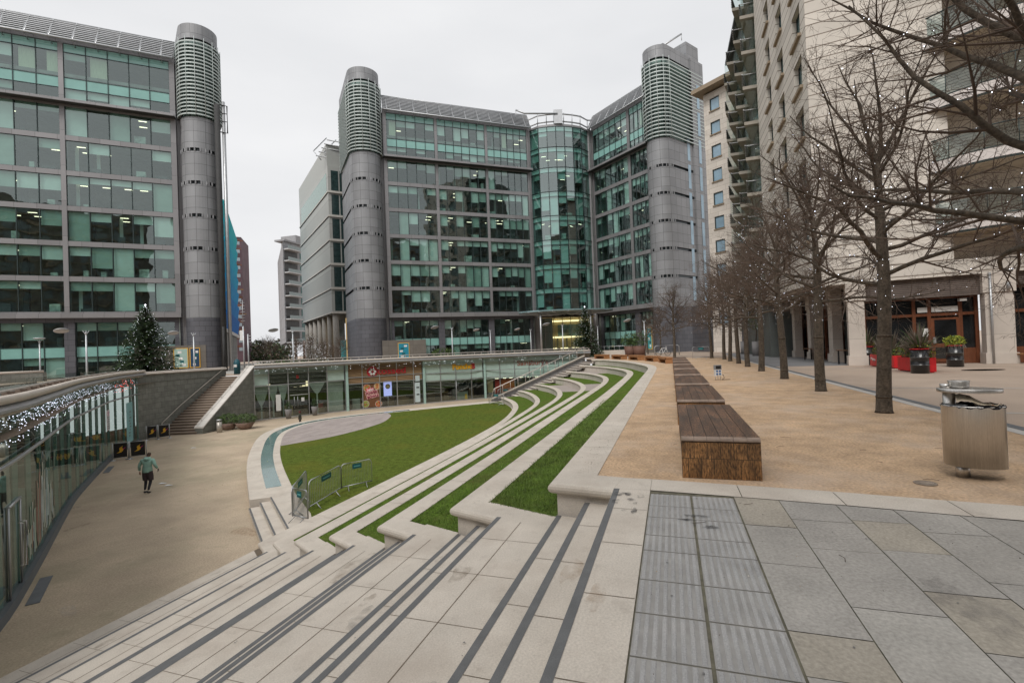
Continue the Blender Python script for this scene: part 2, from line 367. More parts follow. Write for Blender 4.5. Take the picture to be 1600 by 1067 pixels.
# gravel walk between the top kerb and the tree line
GL = -4.93
k1b = offset_line(rim_st[1], -.45)
gp = [(E_(t)+.45, t) for t in (-4.93,-2.9,-1.4,.3,.9)] + [p for p in k1b if p[0] > 6.1] + [(51.7,7.0),(52.5,7.6),(53.2,6),(50,1),(47,-2.5),(45,-4.93)]
mb = MB(); mb.poly(xy(gp), .004); tag(mb.build('gravel_path', gravel_m), kind='structure')
mb = MB()
mb.strip(xy([(-9,-4.93),(45,-4.93)]), xy([(-9,-5.13),(45,-5.13)]), .008, mat=0)
mb.strip(xy([(-9,-5.15),(45,-5.15)]), xy([(-9,-5.33),(45,-5.33)]), .008, mat=1)
for a, b_ in (((16.9,-5.33),(15.6,-13)), ((11.6,-5.33),(11.0,-13)), ((26,-5.33),(27.0,-9))):
    mb.strip(xy([a, b_]), xy([(a[0]+.1, a[1]), (b_[0]+.1, b_[1])]), .006, mat=0)
tag(mb.build('kerb_line', [line_m, drain_m]), kind='structure')
mb = MB(); mb.poly(xy([(29.5,-5.35),(60,-5.35),(60,-9.4),(29.2,-9.4)]), .005); tag(mb.build('grey_paving', asph), kind='structure')
# street running away between the offices
mb = MB(); mb.poly([(-25.5,47),(-22,50),(-34,85),(-58,135),(-76,175),(-88,175),(-66,120),(-44,75),(-30,50)], .006)
tag(mb.build('street', M('pale street', (.36,.34,.31), .85, var=.1, scale=.3, bump=.2)), kind='structure')

# ------------------------------------------------------------------ foreground paving
mb = MB()
mb.poly(xy([(-8,.272),(E_(0)+.42,.272),(E_(-9)+.42,-9),(-8,-9)]), .001)
tag(mb.build('paving_base', moss), kind='structure')
mb = MB()      # corduroy slabs
rows = [5.29,4.91,4.59,4.16,3.85,3.37,2.95,2.53,2.1,1.68,1.26,.84,.42,0,-.42,-.84,-1.26,-1.7,-2.1,-2.5,-3,-3.5]
for ca, cb in ((.262,-.125),(-.145,-.53)):
    for r0, r1 in zip(rows, rows[1:]):
        a, b_ = r1+.006, r0-.006
        if r0 == rows[0]: pass
        mb.box(a, b_, cb, ca, .0, .006, 0, F=lambda x, y, z: W(x, y, z))
        for i in range(8):
            c0 = cb + .012 + i*(ca-cb)/8; wv = .027; j0 = rnd.uniform(0, .002)
            p = [(a+.004,c0),(b_-.004,c0),(b_-.004,c0+wv),(a+.004,c0+wv)]; q = [(a+.012,c0+.006),(b_-.012,c0+.006),(b_-.012,c0+wv-.006),(a+.012,c0+wv-.006)]
            mb.hexa([W(*v, .006) for v in p] + [W(*v, .0115-j0) for v in q], 1)
tag(mb.build('tactile_paving', [tact_dark, tact], fixn=False), kind='structure')
mb = MB()      # york stone flags
cols = [-.54,-.94,-1.41,-1.84,-2.3,-2.85,-3.3,-3.85,-4.4,-5.0,-5.7,-6.4,-7.2,-8.0,-8.9]
for c0, c1 in zip(cols, cols[1:]):
    s1 = E_((c0+c1)/2)-.01; first = True
    while s1 > -3.5:
        L_ = rnd.choice((.38,.5,.62,.75,.85)); s0 = s1 - L_; g_ = .0035
        e0 = (E_(c0)-.01, E_(c1)-.01) if first else (s1-g_, s1-g_)
        zt = .007 + rnd.uniform(0, .002); m_ = rnd.choice((0,0,1,1,2,2,3,3,1)) if c0 < -.6 or s1 > 5 else rnd.choice((2,2,1,2,0))
        p = [(s0+g_, c0-g_), (s0+g_, c1+g_), (e0[1], c1+g_), (e0[0], c0-g_)]
        mb.face([W(*v, zt) for v in reversed(p)], m_)
        s1 = s0; first = False
tag(mb.build('stone_paving', flag), kind='structure')
mb = MB()      # pale kerb band across the end of the gravel
tt = [.272,-.62,-1.5,-2.4,-3.3,-4.2,-5.2,-6.2,-7.2,-8.2,-9]
for a, b_ in zip(tt, tt[1:]):
    mb.face([W(E_(b_)+.004, b_+.004, .010), W(E_(b_)+.44, b_+.004, .010), W(E_(a)+.44, a-.004, .010), W(E_(a)+.004, a-.004, .010)])
mb.face([W(E_(.272)+.002,.272,.010), W(E_(.272)+.44,.272,.010), W(E_(.272)+.44,.66,.010), W(E_(.66),.66,.010)])
tag(mb.build('kerb_band', cream), kind='structure')

# ------------------------------------------------------------------ the long steps
mb = MB(); S0 = -8
def tread(t0, t1, z, ms=0):
    n = 6; ts = [t0+(t1-t0)*i/n for i in range(n+1)]
    for a, b_ in zip(ts, ts[1:]):
        mb.face([W(S0, b_, z), W(S0, a, z), W(E_(a), a, z), W(E_(b_), b_, z)][::-1], ms)
def riser(t, z0, z1): mb.face([W(S0, t, z0), W(S0, t, z1), W(E_(t)+.3, t, z1), W(E_(t)+.3, t, z0)], 1)
tread(.272, .656, .009); prev = .656; z = 0
for g_ in range(8):
    for j_ in range(3):
        if g_ == 7 and j_: break
        if g_ or j_: tread(prev, N_(g_, j_), z)
        prev = N_(g_, j_)
        zn = ZP if g_ == 7 else z - RZ/3
        riser(prev, zn, z); 
        e = E_(prev)
        if not (g_ == 7):
            zz_ = z + (.012 if g_ == 0 and j_ == 0 else .003)
            mb.face([W(S0, prev-.062, zz_), W(E_(prev)-.01, prev-.062, zz_), W(E_(prev)-.01, prev-.002, zz_), W(S0, prev-.002, zz_)], 2)
        z = zn
# joints
ph = [4.75,5.10,5.6,5.33,5.16,6.06,7.3,7.96]
def jq(s0, s1, t0, t1, z): mb.face([W(s0, t0, z), W(s1, t0, z), W(s1, t1, z), W(s0, t1, z)], 3)
for g_ in range(8):
    z = -RZ*g_; tl0 = N_(g_-1, 2) if g_ else .272; tm = tl0 + .50
    zz_ = z + (.0115 if g_ == 0 else .0025)
    if g_: jq(S0, E_(tm), tm-.004, tm+.004, zz_)
    for k in range(24):
        s = ph[g_] - .828*k
        if s < -6: break
        jq(s-.003, s+.003, tl0+.004, N_(g_, 0)-.064, zz_)
    if g_ < 7:
        for jj in (1, 2):
            for k in range(24):
                s = ph[g_] - .828*k - .41*(jj-1) + (.0 if g_ == 0 else .3)
                if s < -6: break
                jq(s-.003, s+.003, N_(g_, jj-1)+.004, N_(g_, jj)-.064, z - RZ/3*jj + .0025)
tag(mb.build('amphitheatre_steps', [cream, cream_wall, strip_dark, joint]), kind='structure')

# ------------------------------------------------------------------ terrace kerbs and grass
patch_m = M('grey brown paved patch', (.36,.31,.28), .85, var=.12, scale=2, bump=.2)
kerb_labels = ['topmost curved cream kerb wall edging the gravel walk', 'second curved cream kerb wall below the gravel walk', 'third curved cream kerb wall down, beside a paved patch of its terrace',
 'fourth curved cream kerb wall down, middle of the amphitheatre', 'fifth curved cream kerb wall down the amphitheatre', 'sixth curved cream kerb wall, second above the big lawn', 'lowest curved cream kerb wall directly beside the big lawn']
prof = [(-KW, -.12), (-KW, 0), (.0, 0), (.035, -.012), (.055, -.035), (.06, -.065), (.05, -.095), (.025, -.118), (-.03, -.122), (-.03, -.70)]
pm = [0,0,0,0,0,0,0,0,1]
for i in range(1, 8):
    z = -RZ*(i-1)
    if i == 1: z = .012
    t0 = N_(i-1, 0); tc = RIM[i][0][1]
    pre = [(E_(t0), t0)]; KW = KWS[i]; prof[0] = (-KW, -.12); prof[1] = (-KW, 0)
    path = xy(pre + rim_st[i]); mb = MB()
    sweep(mb, path, prof, z, mats=pm)
    # thin slab joints across the kerb
    inner_l = offset_line(path, -KW); d = 0; nxt = 1.0
    for k in range(1, len(path)):
        d += math.dist(path[k-1], path[k])
        if d > nxt and k > 3:
            a, b_ = Vector(path[k]), Vector(inner_l[k]); q = Vector((-(b_-a).y, (b_-a).x)).normalized()*.004
            mb.face([(*(a-q), z+.002), (*(a+q), z+.002), (*(b_+q), z+.002), (*(b_-q), z+.002)], 2); nxt += 1.6
    o = mb.build('retaining_wall', [cream, cream_wall, joint]); tag(o, kerb_labels[i-1], 'retaining wall', 'curved kerb walls of the amphitheatre')
    if i == 1: continue
    # grass of this terrace lies between the wall above and this kerb
    back = offset_line(rim_st[i], -KW) ; up = rim_st[i-1]
    sE = .40
    A = [p for p in up if p[0] > E_(p[1])+sE]; A = [(E_(RIM[i-1][0][1])+sE, RIM[i-1][0][1])] + A
    B = [p for p in back if p[0] > E_(p[1])+sE]; B = [(E_(B[0][1])+sE, B[0][1])] + B
    A = resample([(p[0], p[1]-.06) for p in A], 60); B = resample([(p[0], p[1]+.0) for p in B], 60)
    A = [(p[0], p[1]) for p in A]
    mbg = MB()
    for k in range(59):
        m_ = 0
        lo, hi = {3: (43.8,48.2), 4: (33.8,39.1), 5: (38.6,44.6)}.get(i, (99,99)); m_ = 1 if lo < B[k][0] < hi else 0
        mbg.face([W(*A[k], z-.012), W(*A[k+1], z-.012), W(*B[k+1], z-.012), W(*B[k], z-.012)][::-1], m_)
    tag(mbg.build('grass_terrace', [grass_m, patch_m]), kind='structure')
    # cream end band between the upper corner and the kerb return
    mbb = MB(); ts = [RIM[i-1][0][1]-.05 + (t0 - RIM[i-1][0][1] +.05)*k/4 for k in range(5)]
    for a, b_ in zip(ts, ts[1:]):
        mbb.face([W(E_(b_), b_, z-.001), W(E_(a), a, z-.001), W(E_(a)+.42, a, z-.001), W(E_(b_)+.42, b_, z-.001)][::-1])
    tm = N_(i-2, 2)+.5
    tag(mbb.build('end_kerb', cream), kind='structure')

# ------------------------------------------------------------------ lawn, its ring path and the three low steps
ring_out = [(14.17,15.25),(17.6,19.1),(20.2,21.8),(24.0,25.3),(26.8,27.5),(30.5,28.8),(33.4,28.3),(36.3,26.4),(39.8,23.3),(42.8,20.4),(45.5,17.8)]
ring_out = smooth_line(ring_out, 60, 6)
ring_in = offset_line(ring_out, -1.55); 
step_in = [(12.1,11.5)]
mb = MB()
# whole raised plateau edge
plat = ring_out + [(45.4,16.3)] + [(p[0], p[1]+.03) for p in reversed(rim_st[7])][0:-8] + [(12.0,11.45),(14.6,14.72)]
mb.poly(xy([p for p in plat]), ZL, 0)
po = xy(ring_out)
for k in range(len(po)-1): mb.face([(*po[k], ZP), (*po[k], ZL), (*po[k+1], ZL), (*po[k+1], ZP)], 1)
a, b_ = ring_out[0], (14.6,14.72)
P0, P1 = (14.6,14.72), (12.0,11.45)
mb.face([W(*ring_out[0], ZP), W(*ring_out[0], ZL), W(*P0, ZL), W(*P0, ZP)][::-1], 1)
dv = Vector((P1[0]-P0[0], P1[1]-P0[1])).normalized(); nv = Vector((dv.y, -dv.x))*-1
if nv.x*(-1) + nv.y < 0: nv = -nv
for k in range(3):
    z1 = ZL - .133*k; o0 = nv*.36*k
    a0 = (P0[0]+o0.x-dv.x*0, P0[1]+o0.y); a1 = (P1[0]+o0.x, P1[1]+o0.y)
    mb.face([W(*a0, z1-.133), W(*a0, z1), W(*a1, z1), W(*a1, z1-.133)], 1)
    e = dv*0; q = nv*-.06
    mb.face([W(*a0, z1+.003), W(*a1, z1+.003), W(a1[0]+q.x, a1[1]+q.y, z1+.003), W(a0[0]+q.x, a0[1]+q.y, z1+.003)], 2)
    if k < 2:
        o1 = nv*.36*(k+1); b0 = (P0[0]+o1.x, P0[1]+o1.y); b1 = (P1[0]+o1.x, P1[1]+o1.y)
        mb.face([W(*a0, z1-.133), W(*a1, z1-.133), W(*b1, z1-.133), W(*b0, z1-.133)], 0)
        mb.face([W(*a0, ZP), W(*a0, z1-.133), W(*b0, z1-.133), W(*b0, ZP)], 1)
tag(mb.build('ring_path', [cream, cream_wall, strip_dark], fixn=False), kind='structure')
# teal glass channel set in the ring
go = offset_line(ring_out, -.62); gi = offset_line(ring_out, -1.2)
keep = [k for k in range(len(go)) if go[k][0] > 15.2 and not (go[k][1] < 22.6 and go[k][0] > 35)]
mb = MB()
for k, k2 in zip(keep, keep[1:]):
    if k2 != k+1: continue
    g0, g1 = xy([go[k], go[k2]]); h0, h1 = xy([gi[k], gi[k2]])
    mb.face([(*g0, ZL+.004), (*g1, ZL+.004), (*h1, ZL+.004), (*h0, ZL+.004)], 0)
    mb.face([(g0[0], g0[1], ZL+.007), (g0[0]+.03, g0[1]+.02, ZL+.007), (h0[0]+.03, h0[1]+.02, ZL+.007), (h0[0], h0[1], ZL+.007)], 1)
tag(mb.build('glass_channel', [M('teal glass paving', (.10,.20,.19), .22, var=.15, scale=1.5, coat=.4), M('channel joint', (.05,.10,.10), .6)]), kind='structure')
lawn_edge = [(p[0], p[1]) for p in ring_in if p[0] > 14]
lp = [(12.9,11.3)] + [q for q in [(13.4,11.79)]] + lawn_edge + [(44.6,16.9)] + [(p[0], p[1]+.10) for p in reversed(rim_st[7]) if p[0] > 13]
mb = MB(); mb.poly(xy(lp), ZL+.012); tag(mb.build('lawn', lawn_m), kind='structure')
# paved crescent
inn = [p for p in ring_in if 22.5 < p[0] < 37 and p[1] > 21]
arc = smooth_line([(23.0,22.31),(25.81,21.03),(28.79,20.74),(31.93,20.97),(35.61,22.52),(36.9,23.9)], 20, 2)
mb = MB(); mb.poly(xy([(p[0], p[1]) for p in inn] + list(reversed(arc))), ZL+.018)
tag(mb.build('paved_crescent', M('grey crescent paving', (.36,.31,.29), .85, var=.10, scale=2, bump=.2, grid=(1.2,.35,.012,(.25,.215,.20),.5))), kind='structure')

# ------------------------------------------------------------------ far stair beside the terraces
mb = MB()
A0, A1 = Vector((50.1,7.3)), Vector((45.1,16.4)); wd = Vector((.857,.515))*2.9
nst = 22
for k in range(nst):
    f0, f1 = k/nst, (k+1)/nst; z = -ZP*-1*0 - (0-ZP)*(k+1)/nst
    a, b_ = A0.lerp(A1, f0), A0.lerp(A1, f1); zt = z
    e = wd; inl = Vector((-.857,-.515))*.5
    mb.face([W(*(a+inl), zt), W(*(b_+inl), zt), W(*(b_+e), zt), W(*(a+e), zt)], 0)
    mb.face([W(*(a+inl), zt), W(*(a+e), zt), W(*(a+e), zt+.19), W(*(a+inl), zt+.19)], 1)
    mb.face([W(*(b_+inl), zt+.002), W(*(b_+e), zt+.002), W(*(b_+e+(a-b_)*.12), zt+.002), W(*(b_+inl+(a-b_)*.12), zt+.002)], 2)
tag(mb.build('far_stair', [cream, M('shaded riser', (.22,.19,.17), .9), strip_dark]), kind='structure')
# ------------------------------------------------------------------ office buildings
def frame(A, B):
    """facade frame: u along A->B, v outward (towards the court), z up."""
    A = Vector(A[:2]); B = Vector(B[:2]); e = (B-A).normalized(); n = Vector((e.y, -e.x)); L_ = (B-A).length
    F = lambda u, v, z: (A.x+e.x*u+n.x*v, A.y+e.y*u+n.y*v, z)
    return F, L_
def quadF(mb, F, u0, u1, v, z0, z1, mat): mb.face([F(u0, v, z0), F(u1, v, z0), F(u1, v, z1), F(u0, v, z1)], mat)
WM = [gl, dark_fr, blind, blind2, spandrel, clutter, lamp_em, curtain, clutter2]
def window(par, F, u0, u1, z0, z1, n, mode='office', name='window', v=0., lit=.2, blinds=.5, glz=0, thick=.035):
    """one glazed bay: panes, mullions, blinds, a ceiling light or two and desks behind."""
    mb = MB(); dw = (u1-u0)/n
    quadF(mb, F, u0, u1, v-.10, z0, z1, 0)
    for k in range(n+1):
        u = u0+dw*k; mb.box(u-thick, u+thick, v-.14, v-.02, z0, z1, 1, F)
    for z in (z0, z1): mb.box(u0, u1, v-.14, v-.03, z-.04, z+.04, 1, F)
    rows_ = [(z0, z1)]
    if mode == 'tall':      # two storeys with teal bands
        rows_ = []
        for a, b_, k in ((0,1.65,0),(1.65,2.85,1),(2.85,5.75,0),(5.75,6.75,1)):
            if k: quadF(mb, F, u0, u1, v-.085, z0+a, z0+b_, 4)
            else: rows_.append((z0+a, z0+b_))
            mb.box(u0, u1, v-.13, v-.04, z0+a-.03, z0+a+.03, 1, F)
    if mode == 'base':
        rows_ = []
        for a, b_, k in ((0,2.3,0),(2.3,3.5,1),(3.5,z1-z0,0)):
            if k: quadF(mb, F, u0, u1, v-.085, z0+a, z0+b_, 4)
            else: rows_.append((z0+a, z0+b_))
            mb.box(u0, u1, v-.13, v-.04, z0+a-.03, z0+a+.03, 1, F)
    if mode == 'drum':
        quadF(mb, F, u0, u1, v-.15, z1-.8, z1, 2)
        mb.box(u0, u1, v-.13, v-.06, z1-.82, z1-.78, 1, F); rows_ = [(z0, z1-.8)]
    base = rnd.random() < .5
    for a, b_ in rows_:
        h = b_-a; common = rnd.choice((.25,.3,.35,.5))
        for k in range(n):
            q = u0+dw*k+.05; q2 = u0+dw*(k+1)-.05; x = rnd.random()
            if x < blinds:
                d = common if rnd.random() < .68 else rnd.choice((.2,.45,.7,.97,.97))
                if mode == 'tall' and h > 2 and rnd.random() < .35:      # curtains
                    quadF(mb, F, q+(q2-q)*rnd.uniform(0,.45), q2, v-.35, a+.05, b_, 7)
                else: quadF(mb, F, q, q2, v-.3, b_-h*d, b_, 2 if rnd.random() < .7 else 3)
            if rnd.random() < .55 and h > 1.8:
                w_ = rnd.uniform(.4, 1.2); c0 = rnd.uniform(q, max(q+.01, q2-w_)); hh = rnd.uniform(.35, 1.15)
                mb.box(c0, min(c0+w_, q2), v-1.1, v-.7, a+.05, a+hh, 5 if rnd.random() < .35 else 8, F)
            if rnd.random() < .12: quadF(mb, F, q+.2, q+.55, v-1.9, a, b_, 2)
            if rnd.random() < lit:
                for vv in (-1.6, -3.4):
                    c0 = q + rnd.uniform(0, .5); mb.box(c0, c0+.8, v+vv-.07, v+vv+.07, b_-.12, b_-.09, 6, F)
    return mb.build(name, WM if glz == 0 else [gl_drum]+WM[1:], par)
def interior(par, F, u0, u1, zs, v0=-.2, depth=5.5):
    mb = MB()
    for z in zs: mb.box(u0, u1, -depth, v0, z-.35, z, 0, F)
    mb.box(u0, u1, -depth-.3, -depth, zs[0], zs[-1], 0, F); mb.box(u0-.1, u0, -depth, v0, zs[0], zs[-1], 0, F); mb.box(u1, u1+.1, -depth, v0, zs[0], zs[-1], 0, F)
    for k in range(int((u1-u0)/6)): mb.box(u0+3+6*k, u0+3.5+6*k, -2.6, -2.1, zs[0], zs[-1], 1, F)
    return mb.build('interior', [inner, clutter2], par)
FL = [7.2+4*k for k in range(7)]        # 7.2 .. 31.2
def office_facade(par, A, B, bays, lit=.2, ledge=True, blinds=.55, base_dark=True, fill=1):
    """bays: list of (u0, u1, panes)."""
    F, L_ = frame(A, B); mb = MB()
    u_a, u_b = bays[0][0]-.55, bays[-1][1]+.55
    edges = [u_a] + [x for b_ in bays for x in b_[:2]] + [u_b]
    for k in range(0, len(edges), 2): mb.box(edges[k], edges[k+1], -.6, .06, 7.25, 37.9, 0, F)
    for z in FL[:-1]:
        for u0, u1, n in bays: mb.box(u0, u1, -.3, .02, z-.30, z+.26, 0, F)
    for u0, u1, n in bays: mb.box(u0, u1, -.3, .02, 30.75, 31.2, 0, F)
    for a_, b__ in ((u_a-3.2, u_a-.01), (u_b+.01, u_b+3.2)):
        if fill == 1 or (fill == 2 and a_ < u_a): mb.box(a_, b__, -4, -.5, 0, 38.6, 0, F)
    mb.box(u_a, u_b, -.32, -.2, 37.96, 38.7, 0, F)
    mb.build('frame', [frame_gr], par)
    mb = MB()
    mb.box(u_a, u_b, -.3, .95, 30.95, 31.12, 1, F); mb.box(u_a, u_b, .95, 1.1, 30.9, 31.2, 0, F)
    mb.build('ledge', [frame_gr, under], par)
    # dark base storey piers
    mb = MB()
    for k in range(0, len(edges), 2): mb.box(edges[k]-.25 if k else edges[k], edges[k+1]+.25 if k < len(edges)-2 else edges[k+1], -1.2, -.45, 0, 6.3, 0, F)
    mb.box(u_a, u_b, -1.2, -.42, 6.3, 7.2, 0, F); mb.box(u_a, u_b, -.44, .3, 6.76, 7.24, 1, F)
    mb.build('base_piers', [tower_dk, frame_gr], par)
    for u0, u1, n in bays:
        window(par, F, u0+.25, u1-.25, .05, 6.3, n, 'base', v=-.7, lit=.1, blinds=.6)
        for z in FL[:-1]:
            window(par, F, u0, u1, z+.26, z+3.70, n, lit=lit*(1.6 if 14 < z < 25 else .7), blinds=blinds)
        window(par, F, u0, u1, 31.2, 37.95, n, 'tall', v=.0, lit=.05, blinds=.75)
    interior(par, F, u_a+.3, u_b-.3, [0]+FL+[34.6, 38.0])
    # roof screen of sloping louvres on brackets
    mb = MB()
    for k in range(9):
        z = 38.15+.3*k; v = .75-.16*k; wv = .09
        mb.box(u_a, u_b, v-.13, v+.13, z-.03, z+.05, 0, F)
    mb.tube([F(u_a, .95, 38.0), F(u_b, .95, 38.0)], .09, 6, 0); mb.tube([F(u_a, -.75, 40.85), F(u_b, -.75, 40.85)], .09, 6, 0)
    u = u_a+.6
    while u < u_b:
        mb.tube([F(u, -.1, 37.7), F(u, 1.0, 38.0), F(u, -.75, 40.9)], .07, 5, 0); mb.tube([F(u, -.75, 40.9), F(u, -.8, 38)], .06, 4, 0); u += 2.05
    mb.build('roof_louvres', steel2, par)
    mb = MB(); mb.box(u_a, u_b, -6, -1.8, 37.9, 38.7, 0, F); mb.box(u_a, u_b, -1.8, -.05, 37.9, 38.05, 0, F); mb.box(u_b-4.5, u_b-.2, -6, -2.4, 38.7, 41.2, 0, F)
    mb.build('roof', [tower_gr], par)
def stadium(c, r_, b_dir, L_, n=22, off=0.):
    """closed plan outline, rounded end towards the court, straight sides going back along b_dir."""
    b = Vector(b_dir).normalized(); a = Vector((-b.y, b.x)); rr = r_+off; c = Vector(c)
    P = [c + a*rr + b*L_]
    for k in range(n+1):
        an = math.pi*k/n; P.append(c + a*rr*math.cos(an) - b*rr*math.sin(an))
    P.append(c - a*rr + b*L_); return [(p.x, p.y) for p in P]
def wall_line(mb, P, z0, z1, mat, smooth=True, close=False):
    d = 0; Q = P + ([P[0]] if close else [])
    for a, b_ in zip(Q, Q[1:]):
        l = math.dist(a, b_)
        mb.face([(*a, z0), (*b_, z0), (*b_, z1), (*a, z1)], mat, False, uv=[(d, z0), (d+l, z0), (d+l, z1), (d, z1)]); d += l
def tower(par, c, r_, b_dir, L_, top=43.4):
    lv = top-1.8
    mb = MB(); P = stadium(c, r_, b_dir, L_)
    zs = [6.6]; sl = [18.8-4*1 + 4*k for k in range(-1, 5)]; z = 6.6
    wall_line(mb, P, 0, 6.6, 1, close=True)
    for q in sl:
        if q < 8 or q > 30: continue
        wall_line(mb, P, z, q, 0, close=True); z = q+.42
    wall_line(mb, P, z, 31.0, 0, close=True); wall_line(mb, stadium(c, r_, b_dir, L_, off=.03), lv, top, 0, close=True)
    mb.poly(P, top-.01, 0); mb.build('wall', [tower_gr, tower_dk], par)
    slm = [M('slit glass', (.03,.04,.045), .1, .0), tower_gr]
    Pi = stadium(c, r_, b_dir, L_, off=-.25); Pf = stadium(c, r_, b_dir, L_, off=.01)
    for q in sl:
        if q < 8 or q > 30: continue
        mb = MB(); wall_line(mb, Pi, q-.02, q+.44, 0, close=True)
        for j, (lo, hi) in enumerate(((1,2),(4,7),(9,10),(11,15),(17,18),(20,23))):     # solid panels between the slits
            wall_line(mb, Pf[lo:hi], q-.01, q+.43, 1)
        for k in range(1, len(Pf)-1, 2): mb.box(Pf[k][0]-.06, Pf[k][0]+.06, Pf[k][1]-.06, Pf[k][1]+.06, q, q+.42, 1)
        mb.build('slit_window', slm, par)
    mb = MB()          # glazed head behind ring louvres
    Pg = stadium(c, r_, b_dir, L_, off=-.25); wall_line(mb, Pg, 31.0, lv, 0, close=True)
    for k in range(1, len(Pg)-1, 3): mb.box(Pg[k][0]-.05, Pg[k][0]+.05, Pg[k][1]-.05, Pg[k][1]+.05, 31, lv, 1)
    mb.build('stair_glazing', [M('stair glass', (.13,.21,.185), .2, 0, var=.35, scale=.8, coat=.5), dark_fr], par)
    mb = MB()
    o1, o0 = stadium(c, r_, b_dir, L_, off=.30), stadium(c, r_, b_dir, L_, off=-.02)
    for k in range(21):
        z = 31.25 + (lv-31.3)/21*k
        for (a, b_), (c_, d_) in zip(zip(o1, o1[1:]), zip(o0, o0[1:])):
            mb.face([(*a, z-.08), (*b_, z-.08), (*b_, z+.08), (*a, z+.08)], 0, True)
            mb.face([(*a, z+.06), (*b_, z+.06), (*d_, z+.16), (*c_, z+.16)], 0); mb.face([(*c_, z+.10), (*d_, z+.10), (*b_, z-.06), (*a, z-.06)], 0)
    for k in range(1, len(o1), 3): mb.tube([(*o1[k], 31.1), (*o1[k], lv+.1)], .04, 4, 0)
    mb.build('ring_louvres', M('pale louvre', (.46,.51,.49), .5, .2), par)
    b = Vector(b_dir).normalized(); q = Vector(c) + b*1.0; mb = MB(); a = Vector((-b.y, b.x))
    Fb = lambda x, y, z: (q.x+a.x*x+b.x*y, q.y+a.y*x+b.y*y, z)
    mb.box(-.8, .8, -.5, 1.5, top-.02, top+1.2, 0, Fb); mb.box(-.5, .9, 1.5, 4, top-.02, top+.7, 0, Fb); mb.build('rooftop_box', tower_gr, par)
def kiosk(par, F, u0, u1, v0, v1, z1, posters=()):
    mb = MB(); mb.box(u0, u1, v0, v1, 0, z1, 0, F); mb.build('stone_lobby', M('brown stone', (.17,.155,.135), .5, var=.12, scale=.8, grid=(1.8,1.25,.012,(.06,.055,.05),0)), par)
    for (a, b_, c0, c1, col) in posters:
        mb = MB(); mb.box(a-.08, b_+.08, v1, v1+.06, c0-.08, c1+.08, 0, F)
        quadF(mb, F, a, b_, v1+.065, c0, c1, 1)
        for k in range(5):
            q = a+(b_-a)*rnd.uniform(.05,.6); y = c0+(c1-c0)*(.08+.17*k); quadF(mb, F, q, q+(b_-a)*.3, v1+.07, y, y+(c1-c0)*.12, 2+(k % 2))
        mb.build('poster_panel', [yellow_m, M('poster ground', col, .4), white_m, teal_pl], par)

# left office block
B_ = at(292, 58.9); ev = Vector((15.3, 7.1)).normalized(); A_ = (B_[0]-ev.x*31, B_[1]-ev.y*31)
b1 = thing('office_building', 'glass and grey metal office block on the left with one rounded louvred tower', 'office building', (B_[0], B_[1], 0))
office_facade(b1, A_, B_, [(.6,9.45,5),(9.9,19.6,5),(20.05,30.0,5)], lit=.42, blinds=.8)
T1c = at(323.5, 60.2); tower(b1, T1c, 2.05, (-.63,.78), 9, 42.4)
F1, L1 = frame(A_, B_)
kiosk(b1, F1, 26.2, 33.2, -3, 1.6, 3.3, [(30.0,31.3,.7,2.9,(.35,.5,.45)), (31.6,32.5,.7,2.9,(.02,.06,.12))])
mb = MB()      # dark service fin and ladder on the street side of the tower
q = at(350.5, 59.5)
mb.tube([(q[0], q[1], 0), (q[0], q[1], 33)], .32, 8, 0); mb.tube([(q[0]+.55, q[1]+.4, 0), (q[0]+.55, q[1]+.4, 33.5)], .2, 8, 1)
mb.tube([(q[0]+.3, q[1], 33), (q[0]+.95, q[1]+.5, 33), (q[0]+.95, q[1]+.5, 29.6), (q[0]+.3, q[1], 29.6)], .08, 5, 0)
for z in (31,32): mb.tube([(q[0]+.3, q[1], z), (q[0]+.95, q[1]+.5, z)], .05, 5, 0)
mb.build('service_riser', [under, steel2], b1)

# middle office block: two wings, a glass drum over the entrance, two stair towers
Cq, Dq = at(609, 72.8), at(839, 81); Eq, Fq = at(936, 82.5), at(1027, 71.6)
b2 = thing('office_building', 'glass office block in the middle with two rounded towers and a curved entrance drum', 'office building', (Dq[0], Dq[1], 0))
LL = math.dist(Cq, Dq); office_facade(b2, Cq, Dq, [(.6,.6+LL*.305,5),(1.05+LL*.305,.8+LL*.64,6),(1.22+LL*.64,LL-.5,6)], lit=.16, blinds=.8)
LR = math.dist(Eq, Fq); office_facade(b2, Eq, Fq, [(.5,LR*.66,6),(LR*.66+.55,LR-.3,4)], lit=.05, blinds=.88, fill=2)
tower(b2, at(581, 72.3), 2.25, (-.45,.9), 9)
tower(b2, at(1045, 71.3), 2.0, (.8,.6), 8.2, 44.5)
mb = MB()     # rear slabs behind the towers
q = at(1062, 69.6); F3, _ = frame((q[0], q[1]), (q[0]+.8*6, q[1]+.6*6))
mb.box(5.4, 8.6, -5, .3, 0, 6.6, 1, F3); mb.box(5.4, 8.6, -5, .3, 6.6, 44.3, 0, F3); mb.box(7.2, 10.5, -6.5, -1.5, 0, 48.4, 0, F3)
mb.build('rear_tower', [tower_gr, tower_dk], b2)
swm = M('pale blue glass', (.27,.40,.50), .1, 0, var=.25, scale=.4, coat=.5)
for k in range(8):
    z = 7.5+4.2*k
    for u in ((4.0,4.7),(6.6,7.3)) if k < 6 else ((6.6,7.3),): mb = MB(); quadF(mb, F3, u[0], u[1], .34 if u[0] > 5 else .06, z, z+3.6, 0); mb.build('strip_window', swm, b2)
